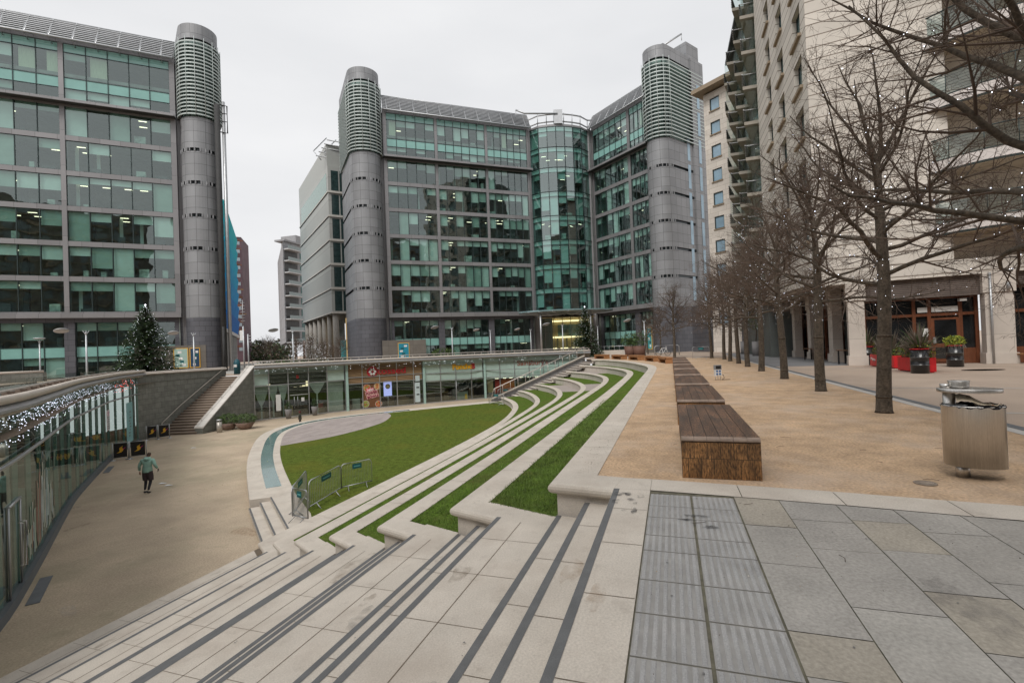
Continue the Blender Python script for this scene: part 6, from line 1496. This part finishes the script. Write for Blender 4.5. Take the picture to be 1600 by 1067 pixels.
# ------------------------------------------------------------------ bare street trees with fairy lights
def bare_tree(seed, dense=1.0, lights=260, limbs=15, H=7.4, spread=3.0, clear=2.6):
    rr = random.Random(seed); root = bpy.data.objects.new('street_tree', None); C.objects.link(root)
    tr = MB(); cr_ = MB(); li = MB(); tips = []
    lean = Vector((rr.uniform(-.02,.02), rr.uniform(-.02,.02), 0))
    def axis(z): return Vector((lean.x*z, lean.y*z, z)) + Vector((math.sin(z*1.3+seed)*.03, math.cos(z*1.1+seed)*.03, 0))
    zs = [0,.05,.4,1.0,1.8,2.6,3.4,4.2,5.0]; rs = [.165,.145,.132,.124,.118,.112,.10,.08,.055]
    tr.tube([axis(z) for z in zs], rs, 12)
    for z in (.32, 1.55): tr.tube([axis(z-.02)+Vector((0,0,0)), axis(z+.02)], .142 if z < 1 else .134, 12)
    lvl = []       # (points, radii)
    def grow(p, d, L_, r_, level, curl):
        n = max(3, int(L_/ (.30 if level < 2 else .16))); P = [p]; q = p.copy(); dd = d.copy(); k2 = Vector((rr.uniform(-1,1), rr.uniform(-1,1), rr.uniform(-.4,.6)))*curl
        for i in range(n):
            dd = (dd + k2*.12 + Vector((rr.gauss(0,1), rr.gauss(0,1), rr.gauss(0,.8)))*(.13 if level < 2 else .24) + Vector((0,0,.035 if level < 2 else .0))).normalized()
            q = q + dd*(L_/n); P.append(q.copy())
            if rr.random() < .3: k2 = -k2
        R_ = [r_*(1-.8*i/n) for i in range(n+1)]
        (tr if level == 0 else cr_).tube(P, R_, 7 if level == 0 else (4 if level == 1 else 3), caps=False)
        if level < 3:
            m = int((L_/(.27 if level == 0 else .17 if level == 1 else .15))*dense)+1
            for _ in range(m):
                f = rr.uniform(.18 if level == 0 else .1, 1.0); i = min(n-1, int(f*n)); base = P[i].lerp(P[i+1], f*n-i)
                d0 = (P[i+1]-P[i]).normalized(); side = d0.cross(Vector((rr.gauss(0,1), rr.gauss(0,1), rr.gauss(0,1)))).normalized()
                an = rr.uniform(.5, 1.15); nd = (d0*math.cos(an) + side*math.sin(an)).normalized()
                sub = L_*(1-.55*f)*rr.uniform(.35,.62) if level < 2 else L_*rr.uniform(.25,.6)
                if sub > .08: grow(base, nd, sub, max(.0027, R_[i]*rr.uniform(.35,.55)), level+1, curl*1.3)
        if level <= 1:
            for _ in range(int(L_*(7 if level == 0 else 1.2))):
                i = rr.randrange(n); tips.append(P[i].lerp(P[i+1], rr.random()) + Vector((rr.uniform(-.03,.03), rr.uniform(-.03,.03), .03)))
    for k in range(limbs):
        z = clear + (5.1-clear)*((k+.5)/limbs)**.9; an = k*2.399 + rr.uniform(-.35,.35); el = .18 + .9*(k/limbs)**1.2 + rr.uniform(-.12,.15)
        d = Vector((math.cos(an)*math.cos(el), math.sin(an)*math.cos(el), math.sin(el))); L_ = spread*(1.0 - .25*(k/limbs))*rr.uniform(.8, 1.12)
        grow(axis(z), d, L_, .052*(1-.3*k/limbs)*rr.uniform(.8,1.2), 0, .9)
    for k in range(3): grow(axis(5.0), Vector((rr.uniform(-.35,.35), rr.uniform(-.35,.35), 1)).normalized(), (H-5.0)*rr.uniform(.8,1.05), .045, 0, .5)
    for _ in range(lights):
        if rr.random() < .85 and tips: p = rr.choice(tips)
        else:
            z = rr.uniform(clear-.5, 4.8); an = rr.uniform(0, 6.3); p = axis(z) + Vector((math.cos(an), math.sin(an), 0))*.15
        li.octa(p, .0066)
    tr.build('trunk', bark, root); cr_.build('crown', twig_m, root)
    o = li.build('fairy_lights', white_em, root)
    return root
protos = [bare_tree(s, 1.35, 380, limbs=17, spread=3.15, clear=2.45) for s in (3, 8)]
used = [False, False]
TS = [(7.0,-4.05),(11.56,-4.05),(16.01,-4.08),(20.75,-4.05),(25.7,-4.08),(30.0,-4.05),(34.1,-4.08),(38.0,-4.05),(41.5,-4.0),(45.0,-3.3),(49.2,-.3)]
tl = ['bare tree just outside the right edge, its thick branches reaching over the steel bin', 'nearest whole bare tree with fairy lights, trunk left of the steel bin']
tl += ['%s bare tree with fairy lights in the row behind the nearest one' % ORD[k] for k in range(1, 10)]
tl[2:] = ['%s bare tree trunk from the steel bin in the row with fairy lights' % ORD[k] for k in range(1, 10)]
for k, (s, t) in enumerate(TS):
    i = k % 2; o = copy_tree(protos[i]) if used[i] else protos[i]; used[i] = True
    x, y, z = W(s, t); put(o, (x, y, .004), k*2.1+.6, tl[k], 1.0); o['category'] = 'tree'; o['group'] = 'bare trees in a row along the gravel walk'
for k, (px, Y, sc_) in enumerate(((1012,64,.75),(1032,62,.8))):
    o = copy_tree(protos[k % 2]); x, y = at(px, Y); put(o, (x, y, 0), 1.1+k*2, ['small bare tree before the right office wing, left one','small bare tree before the right office wing, right one'][k], sc_); o['category'] = 'tree'; o['group'] = 'small bare trees before the office'
# paler lit trees and birches down the street
sl = [(463,62,.72),(486,68,.85),(505,60,.62),(423,95,1.0),(412,110,1.05),(532,66,.7)]
sll = ['small bare tree wrapped in white lights at the mouth of the street, left one','small bare tree wrapped in white lights at the mouth of the street, middle one','small bare tree wrapped in white lights before the columns','pale leafless birch down the street, nearer one','pale leafless birch down the street, farther one','thin bare tree with lights before the dark tower base']
for k, (px, Y, s_) in enumerate(sl):
    o = copy_tree(protos[k % 2]); x, y = at(px, Y); put(o, (x, y, 0), k*1.3, sll[k], s_*.8); o['category'] = 'tree'; o['group'] = 'bare trees at the street mouth'
    if k < 3:
        mb = MB(); rr = random.Random(k+50)
        for _ in range(70):
            an = rr.uniform(0, 6.28); r_ = 1.7*rr.random()**.6; mb.octa((x+r_*math.cos(an)*s_, y+r_*math.sin(an)*s_, rr.uniform(1.3, 4.8)*s_*1.0), .019)
        mb.build('fairy_lights', white_em, None).parent = None
        q = C.objects[-1]; q.name = 'fairy_lights'; tag(q, ['cluster of white lights in the left street tree','cluster of white lights in the middle street tree','cluster of white lights in the tree before the columns'][k], 'fairy lights')
# ------------------------------------------------------------------ decorated Christmas trees
def xmas(x, y, h, r_, lab, seed, ls=.019, nl=1):
    root = thing('christmas_tree', lab, 'Christmas tree', (x, y, 0), 'decorated Christmas trees'); rr = random.Random(seed)
    mb = MB(); mb.tube([(x,y,0),(x,y,h*.5),(x,y,h)], [.16,.09,.02], 8); mb.build('trunk', bark, root)
    mb = MB(); li = MB(); n = 330
    for k in range(n):
        f = (k/n)**1.15; z = .35 + (h-.45)*f; L_ = r_*(1-f)**.82*rr.uniform(.78,1.1)+.10; an = k*2.399+rr.uniform(-.3,.3); dz = -.10-.22*(1-f)
        segs = max(2, int(L_/.20))
        for i in range(segs):
            q = (i+.6)/segs; c = Vector((x+math.cos(an)*L_*q, y+math.sin(an)*L_*q, z+L_*q*dz+.12*q*q*L_))
            for _ in range(9):
                d = Vector((math.cos(an+rr.uniform(-1.1,1.1)), math.sin(an+rr.uniform(-1.1,1.1)), rr.uniform(-.35,.45))).normalized(); s_ = d.cross(Vector((rr.uniform(-.6,.6), rr.uniform(-.6,.6), 1))).normalized()
                l = rr.uniform(.16,.34); b_ = c+Vector((rr.uniform(-.1,.1), rr.uniform(-.1,.1), rr.uniform(-.08,.08))); mb.face([b_-s_*.035, b_+s_*.035, b_+d*l], rr.choice((0,0,1)))
        if rr.random() < .9:
            for _ in range(nl): q = rr.uniform(.7,1.06); li.octa((x+math.cos(an)*L_*q, y+math.sin(an)*L_*q, z+L_*q*dz+.10), ls)
    mb.build('foliage', [M('spruce needles', (.040,.072,.034), .8, var=.4, scale=4, uv=False), M('spruce needles light', (.07,.11,.04), .8, var=.4, scale=4, uv=False)] if 'spruce needles' not in bpy.data.materials else [bpy.data.materials['spruce needles'], bpy.data.materials['spruce needles light']], root)
    li.build('fairy_lights', white_em, root)
    mb = MB(); mb.octa((x,y,h+.15), .09); mb.tube([(x,y,h-.1),(x,y,h+.15)], .02, 4); mb.build('star', white_em, root)
x, y = at(229, 40); xmas(x, y, 6.1, 2.75, 'broad Christmas tree with white lights above the slate wall on the left', 1)
x, y = at(916, 62); xmas(x, y, 6.3, 2.15, 'slim Christmas tree with white lights at the head of the far stair', 2, .015, 1)
# distant planting along the street
mb = MB(); rr = random.Random(6)
for k in range(26):
    px = rr.uniform(412, 545); Y = rr.uniform(58, 100); x, y = at(px, Y)
    if px < 440 and Y > 80: continue
    leaves(mb, (x, y, .35), (1.6,1.0,.65), 150, .3, [0,1,4,3], rr)
o = mb.build('shrub_planting', green_lf); tag(o, kind='stuff')
# a distant tree line closing the street
mb = MB()
for k in range(16):
    x, y = at(392+k*3.3, 190+rr.uniform(-8,12)); leaves(mb, (x, y, 3), (5,3,rr.uniform(3,6)), 260, 1.3, [3,0,4], rr)
o = mb.build('distant_trees', green_lf); tag(o, kind='stuff')
# ------------------------------------------------------------------ people
def skinned(name, joints, edges, mats, parent, matfun=None, sub=2, loc=(0,0,0)):
    me = bpy.data.meshes.new(name); me.from_pydata([j[0] for j in joints], edges, []); o = bpy.data.objects.new(name, me); C.objects.link(o)
    sm = o.modifiers.new('s', 'SKIN'); sk = me.skin_vertices[0].data
    for i, j in enumerate(joints): sk[i].radius = j[1] if isinstance(j[1], tuple) else (j[1], j[1]); 
    sk[0].use_root = True
    s2 = o.modifiers.new('d', 'SUBSURF'); s2.levels = sub; s2.render_levels = sub
    dg = bpy.context.evaluated_depsgraph_get(); m2 = bpy.data.meshes.new_from_object(o.evaluated_get(dg)); bpy.data.objects.remove(o)
    m2.name = name; m2.materials.clear()
    for m_ in mats: m2.materials.append(m_)
    for p in m2.polygons:
        p.use_smooth = True; p.material_index = matfun(p.center) if matfun else 0
    o = bpy.data.objects.new(name, m2); C.objects.link(o); o.parent = parent; return o
skin = M('skin', (.38,.22,.16), .6, var=.05, uv=False); hoodie = M('sage green hoodie', (.27,.45,.38), .9, var=.12, scale=9, uv=False); shorts = M('dark shorts', (.055,.04,.045), .85, var=.15, uv=False)
tights = M('black tights', (.02,.02,.026), .7, uv=False); shoe = M('dark shoe', (.03,.03,.035), .6, uv=False); hair = M('short brown hair', (.05,.03,.02), .8, uv=False); sole = M('pale sole', (.5,.5,.5), .6, uv=False)
def hand(parent, w_, d, curl, side, mat, size=1.):
    """palm with four fingers and a thumb; d is the direction the hand hangs in."""
    d = Vector(d).normalized(); fwd = Vector((0,1,0)); across = d.cross(Vector((side,0,0))).normalized(); palm_n = Vector((side,0,0))
    w_ = Vector(w_); J = [(tuple(w_), (.022*size,.03*size)), (tuple(w_+d*.05*size), (.018*size,.038*size)), (tuple(w_+d*.09*size), (.015*size,.038*size))]; E = [(0,1),(1,2)]
    for k, (o_, l) in enumerate(((-.028,.065),(-.009,.075),(.010,.072),(.028,.058))):
        b_ = w_+d*.09*size+across*o_*size; i = len(J); J.append((tuple(b_), .009*size)); m_ = b_+d*l*.5*size-palm_n*curl*.010; J.append((tuple(m_), .0085*size)); J.append((tuple(m_+(d*.8-palm_n*curl)*l*.45*size), .007*size)); E += [(2,i),(i,i+1),(i+1,i+2)]
    b_ = w_+d*.03*size+across*-.032*size; i = len(J); J.append((tuple(b_), .010*size)); J.append((tuple(b_+(d*.7-across*.6)*.035*size), .009*size)); J.append((tuple(b_+(d*1.3-across*.8-palm_n*.2)*.05*size), .008*size)); E += [(1,i),(i,i+1),(i+1,i+2)]
    return skinned('hand', J, E, [mat], parent, sub=1)
x, y = G(231, 769.5, ZP)
man = thing('person', 'man in sage green hooded top and dark shorts walking away across the plaza', 'person', (x, y, ZP), None)
# local frame: x right, y forward (away from the camera), z up; walking, head bowed
J = [((0,0,.93),(.155,.115)), ((0,0,1.06),(.165,.12)), ((0,.02,1.22),(.19,.13)), ((0,.05,1.38),(.20,.13)), ((0,.075,1.46),(.10,.08)), ((0,.12,1.53),(.055,.06)),
     ((-.10,0,.90),(.10,.10)), ((-.105,.08,.50),(.062,.07)), ((-.10,-.02,.12),(.040,.045)),
     ((.10,0,.90),(.10,.10)), ((.10,.05,.49),(.062,.07)), ((.095,-.13,.13),(.040,.045)),
     ((-.225,.05,1.40),(.082,.085)), ((-.33,.02,1.17),(.066,.066)), ((-.355,.10,.95),(.05,.05)),
     ((.225,.05,1.40),(.082,.085)), ((.34,-.04,1.19),(.066,.066)), ((.385,.06,1.02),(.05,.05))]
Ed = [(0,1),(1,2),(2,3),(3,4),(4,5),(0,6),(6,7),(7,8),(0,9),(9,10),(10,11),(3,12),(12,13),(13,14),(3,15),(15,16),(16,17)]
def mfun(c):
    if c.z > 1.50: return 3
    if abs(c.x) > .22: return 0
    if c.z > .93: return 0
    if c.z > .56: return 1
    return 2
skinned('body', J, Ed, [hoodie, shorts, tights, skin], man, mfun)
# loose shorts over the thighs, hem of the hooded top, hood
def cloth_tube(name, pts, rads, mat, par, n=16, sq=1.):
    mb = MB(); P = [Vector(p) for p in pts]
    base = 0
    for k, p in enumerate(P):
        for j in range(n): an = 2*math.pi*j/n; rw = rads[k]*(1+.04*math.sin(an*3+k)); mb.v.append((p.x+math.cos(an)*rw*sq, p.y+math.sin(an)*rw, p.z))
    for k in range(len(P)-1):
        for j in range(n): j2 = (j+1) % n; mb.f.append((k*n+j, k*n+j2, (k+1)*n+j2, (k+1)*n+j)); mb.m.append(0); mb.sm.append(True)
    me = bpy.data.meshes.new(name); me.from_pydata(mb.v, [], mb.f); me.materials.append(mat); me.polygons.foreach_set('use_smooth', mb.sm); o = bpy.data.objects.new(name, me); C.objects.link(o); o.parent = par; return o
for s_ in (-1, 1): cloth_tube('shorts_leg', [(s_*.085,.0,.95),(s_*.10,.03,.75),(s_*.105,.055,.54)], [.115,.115,.105], shorts, man)
cloth_tube('hoodie_hem', [(0,.0,.90),(0,0,.96),(0,.01,1.12)], [.148,.165,.150], hoodie, man, 20, 1.22)
cloth_tube('hood', [(0,.03,1.44),(0,.02,1.50),(0,.045,1.54),(0,.07,1.55)], [.13,.12,.10,.07], hoodie, man, 16, 1.15)
def head(par, c, tilt, sk_, hr, s=1., yaw=0.):
    J = [((0,0,-.08),(.055*s,.06*s)), ((0,.0,.0),(.072*s,.088*s)), ((0,-.005,.07*s),(.075*s,.092*s)), ((0,-.005,.125*s),(.045*s,.06*s))]
    o = skinned('head', J, [(0,1),(1,2),(2,3)], [sk_, hr], par, lambda q: 1 if (q.z > .05*s or (q.y < -.01 and q.z > -.03*s)) else 0); o.location = c; o.rotation_euler = (tilt, 0, yaw)
    for nm, mm, pts, r_ in (('nose', sk_, [(0,.085*s,.03*s),(0,.108*s,-.005*s)], .012*s),('mouth', red_m if False else sk_, [(-.02*s,.085*s,-.04*s),(.02*s,.085*s,-.04*s)], .008*s),('ear', sk_, [(-.078*s,0,.03*s),(-.08*s,-.01,-.02*s)], .014*s),('ear', sk_, [(.078*s,0,.03*s),(.08*s,-.01,-.02*s)], .014*s),('eye', black_m, [(-.03*s,.08*s,.03*s),(-.02*s,.083*s,.03*s)], .007*s),('eye', black_m, [(.02*s,.083*s,.03*s),(.03*s,.08*s,.03*s)], .007*s)):
        mb = MB(); mb.tube(pts, r_, 6); me = bpy.data.meshes.new(nm); me.from_pydata(mb.v, [], mb.f); me.materials.append(mm); q = bpy.data.objects.new(nm, me); C.objects.link(q); q.parent = o
    return o
head(man, (0,.15,1.60), R(-28), skin, hair, 1.05)
hand(man, (-.358,.105,.93), (-.05,.25,-1), .6, -1, skin, 1.1); hand(man, (.39,.07,1.00), (-.1,.6,-.8), 1.2, 1, black_m, 1.1)
for (fx, fy, fz, pit) in ((-.10,-.03,.0,0),(.095,-.15,.02,.35)):
    J = [((fx,fy-.03,.09+fz),(.042,.05)), ((fx,fy-.02,.045+fz),(.046,.045)), ((fx,fy+.09,.04+fz*.4),(.045,.035)), ((fx,fy+.17,.032),(.035,.026))]
    skinned('shoe', J, [(0,1),(1,2),(2,3)], [shoe, sole], man, lambda q: 1 if q.z < .022 else 0, 2)
man.rotation_euler = (0, 0, R(8)); man.scale = (1.0, 1.0, 1.0)
x, y = G(469, 662, ZP)
kid = thing('person', 'small child in a dark coat, dark trousers and red hat near the draped shopfront', 'person', (x, y, ZP), None)
coat = M('dark olive coat', (.05,.05,.038), .9, var=.2, uv=False); hat = M('dark red hat', (.10,.012,.015), .9, uv=False)
J = [((0,0,.50),(.10,.085)), ((0,0,.62),(.105,.085)), ((0,.0,.76),(.11,.08)), ((0,.0,.84),(.06,.05)), ((0,.0,.88),(.035,.035)),
     ((-.055,0,.46),(.065,.065)), ((-.06,.03,.26),(.045,.05)), ((-.06,.0,.06),(.035,.04)), ((.055,0,.46),(.065,.065)), ((.06,-.03,.26),(.045,.05)), ((.065,-.08,.06),(.035,.04)),
     ((-.125,0,.77),(.045,.045)), ((-.16,.03,.63),(.036,.036)), ((-.17,.09,.51),(.028,.028)), ((.125,0,.77),(.045,.045)), ((.165,-.02,.63),(.036,.036)), ((.17,.05,.50),(.028,.028))]
Ed = [(0,1),(1,2),(2,3),(3,4),(0,5),(5,6),(6,7),(0,8),(8,9),(9,10),(2,11),(11,12),(12,13),(2,14),(14,15),(15,16)]
skinned('body', J, Ed, [coat, tights, skin], kid, lambda c: 2 if c.z > .87 else (0 if c.z > .44 or abs(c.x) > .12 else 1))
cloth_tube('coat', [(0,0,.36),(0,0,.5),(0,0,.70)], [.14,.13,.115], coat, kid, 16, 1.15)
hd = head(kid, (0,.015,.96), R(-5), skin, hair, .86, R(120)); mb = MB(); mb.lathe([(.085,.93),(.088,1.0),(.07,1.06),(0,1.09)], (0,0,.0), 14); me = bpy.data.meshes.new('hat'); me.from_pydata(mb.v, [], mb.f); me.materials.append(hat); q = bpy.data.objects.new('hat', me); C.objects.link(q); q.parent = kid
hand(kid, (-.17,.095,.50), (0,.2,-1), .6, -1, skin, .7); hand(kid, (.17,.055,.49), (0,.2,-1), .6, 1, skin, .7)
for fx, fy in ((-.06,.0),(.065,-.08)): skinned('shoe', [((fx,fy-.02,.05),(.032,.035)),((fx,fy+.05,.03),(.032,.026)),((fx,fy+.10,.025),(.026,.02))], [(0,1),(1,2)], [shoe], kid, None, 1)
kid.rotation_euler = (0,0,R(100))
# ------------------------------------------------------------------ grass blades on the nearest terraces
mb = MB(); rr = random.Random(77)
def in_terrace(i, s, t):
    if i == 8: return False
    a = RIM[i-1][0][1]; b_ = RIM[i][0][1]-KWS[i]
    return a+.06 < t < b_-.0 and s > E_(t)+.41
for i in range(2, 6):
    a = RIM[i-1][0][1]+.06; b_ = RIM[i][0][1]-KWS[i]
    for k in range([0,0,20000,10000,6000,4000][i]):
        s = 5.6 + 13*rr.random()**2.2; t = rr.uniform(a-.01, b_+.012)
        if s < E_(t)+.39: continue
        x, y, z = W(s, t, -RZ*(i-1)-.012); h = rr.uniform(.02,.052); an = rr.uniform(0, 6.28); wv = .0035+.0006*(s-5); dx, dy = math.cos(an)*wv, math.sin(an)*wv
        mb.face([(x-dx,y-dy,z), (x+dx,y+dy,z), (x+rr.uniform(-.02,.02), y+rr.uniform(-.02,.02), z+h)], 0)
o = mb.build('grass', [blade_m]); tag(o, kind='stuff')
mb = MB()
for k in range(900):      # fallen leaves and grit on kerb and gravel
    s = rr.uniform(5.9, 16); t = .95 + rr.gauss(0, .22) if rr.random() < .6 else rr.uniform(-4.8, .8); x, y, z = W(s, t, .018); a = rr.uniform(0, 6.3); l = rr.uniform(.004,.011)
    mb.face([(x,y,z),(x+l*math.cos(a),y+l*math.sin(a),z+.002),(x+l*math.cos(a+1),y+l*math.sin(a+1),z+.004)], 0)
o = mb.build('leaf_litter', [M('leaf litter', (.09,.055,.03), .9, uv=False)]); tag(o, kind='stuff')
# ------------------------------------------------------------------ wear: water marks, gum, rust runs with a shape of their own
def stain_mat(name, col, alpha):
    m = bpy.data.materials.new(name); m.use_nodes = True; n = m.node_tree; b = n.nodes['Principled BSDF']; L = n.links.new
    b.inputs['Base Color'].default_value = (*col, 1); b.inputs['Roughness'].default_value = .85
    tcn = n.nodes.new('ShaderNodeTexCoord'); q = n.nodes.new('ShaderNodeTexNoise'); q.inputs['Scale'].default_value = 9; q.inputs['Detail'].default_value = 6
    mr = n.nodes.new('ShaderNodeMapRange'); mr.inputs[1].default_value = .38; mr.inputs[2].default_value = .7; mr.inputs[3].default_value = 0; mr.inputs[4].default_value = alpha
    L(tcn.outputs['UV'], q.inputs['Vector']); L(q.outputs[0], mr.inputs[0]); L(mr.outputs[0], b.inputs['Alpha']); return m
def z_step(t):
    if t < .656: return .012
    for g_ in range(7):
        for j_ in range(3):
            if t < N_(g_, j_): return -RZ*g_ - RZ/3*j_
    return -RZ*7
def room(t):       # free distance to the next edge on either side
    e = [.272] + [N_(g_, j_) for g_ in range(7) for j_ in range(3)] + [N_(7, 0)]
    for a, b_ in zip(e, e[1:]):
        if a <= t < b_: return t-a, b_-t
    return 0, 0
rr = random.Random(21); mb = MB()
def blob(s, t, z, a, b_, m_, rot=0):
    n = 14; pts = []
    for k in range(n):
        an = 2*math.pi*k/n; q = 1+rr.uniform(-.28,.28); x_, y_ = math.cos(an)*a*q, math.sin(an)*b_*q
        pts.append(W(s+x_*math.cos(rot)-y_*math.sin(rot), t+x_*math.sin(rot)+y_*math.cos(rot), z))
    mb.face(pts[::-1], m_)
for k in range(120):
    t = rr.uniform(.28, 11.3); s = rr.uniform(-1, 10)
    l, r_ = room(t); w_ = min(l, r_-.07)-.01
    if w_ < .03 or s > E_(t)-.4: continue
    b_ = min(w_, rr.uniform(.04,.32)); blob(s, t, z_step(t)+.0052, b_*rr.uniform(1, 2.6), b_/1.3, rr.choice((0,0,1,2)))
for k in range(26):       # dark damp marks at the head of the steps and on the slabs
    blob(rr.uniform(4.6,5.3), rr.uniform(.32,.60), .0165, rr.uniform(.02,.09), rr.uniform(.02,.05), 3) if k < 9 else blob(rr.uniform(1.2,5.0), rr.uniform(-6,-.62), .0125, rr.uniform(.08,.4), rr.uniform(.06,.25), rr.choice((0,1,4)), rr.uniform(0,3))
for k in range(7): blob(rr.uniform(4.35,4.75), rr.uniform(-.5,.2), .0135, rr.uniform(.02,.05), rr.uniform(.04,.12), 3)
for k in range(80):      # chewing gum
    t = rr.uniform(-6, 6); s = rr.uniform(.5, 5.2); l, r_ = room(t) if t > .272 else (1, 1)
    if min(l, r_) < .09: continue
    q = rr.uniform(.005,.009); blob(s, t, (z_step(t) if t > .272 else .001)+.0125, q, q, 5)
for k in range(60):       # stains on the sunken plaza
    s = rr.uniform(7, 30); t = rr.uniform(12.5, 33); x, y, z = W(s, t)
    if s > 12 and t < 31 and (s-28)**2/ (16**2) + (t-18)**2/(13**2) < 1: continue
    blob(s, t, ZP+.006, rr.uniform(.1,.7), rr.uniform(.08,.4), rr.choice((0,2,4)), rr.uniform(0,3))
o = mb.build('stain_marks', [stain_mat('brown stain', (.26,.20,.14), .32), stain_mat('grey stain', (.27,.25,.23), .32), stain_mat('rusty stain', (.36,.22,.11), .35), stain_mat('damp mark', (.09,.09,.09), .75), stain_mat('pale mark', (.6,.57,.52), .3), M('gum', (.16,.155,.15), .8)]); tag(o, kind='stuff')
mb = MB()
for k in range(2600):     # grit, twigs and leaves lying about
    if k < 1500: s = rr.uniform(5.9, 26); t = rr.uniform(-4.8, .85); z = .009
    elif k < 1800: s = rr.uniform(1, 5.4); t = rr.uniform(-6, .2); z = .0155
    else: s = rr.uniform(6, 30); t = .95+abs(rr.gauss(0,.18)); z = .016
    x, y, _ = W(s, t); a = rr.uniform(0, 6.3); l = rr.uniform(.004,.016)*(1.5 if s > 12 else 1)
    mb.face([(x,y,z),(x+l*math.cos(a),y+l*math.sin(a),z+.003),(x+l*math.cos(a+1),y+l*math.sin(a+1),z+.006)], rr.choice((0,0,1,2)))
for k in range(14):
    s = rr.uniform(2.5, 9); t = rr.uniform(-5, .2); x, y, _ = W(s, t); a = rr.uniform(0, 6.3); l = rr.uniform(.06,.16); mb.tube([(x,y,.018),(x+l*math.cos(a)*.5,y+l*math.sin(a)*.5,.022),(x+l*math.cos(a+.3),y+l*math.sin(a+.3),.018)], .0022, 4, 0)
o = mb.build('fallen_debris', [M('debris dark', (.07,.045,.03), .9, uv=False), M('debris buff', (.35,.25,.15), .9, uv=False), M('debris pale', (.5,.46,.4), .9, uv=False)]); tag(o, kind='stuff')
# worn patches and stray leaves on the lawn
mb = MB()
for k in range(700):
    s = rr.uniform(14, 42); t = rr.uniform(11, 25)
    if (s-28)**2/(14.5**2) + (t-17.5)**2/(7.5**2) > 1: continue
    if t < {0:0}.get(0, 0) + 11.2 + max(0, s-30)*.35: continue
    x, y, _ = W(s, t); a = rr.uniform(0, 6.3); l = rr.uniform(.02,.05); z = ZL+.02
    mb.face([(x,y,z),(x+l*math.cos(a),y+l*math.sin(a),z+.02),(x+l*math.cos(a+1),y+l*math.sin(a+1),z+.01)], rr.choice((0,0,1)))
o = mb.build('lawn_leaves', [M('lawn leaf brown', (.13,.08,.035), .9, uv=False), M('lawn leaf yellow', (.36,.33,.12), .9, uv=False)]); tag(o, kind='stuff')
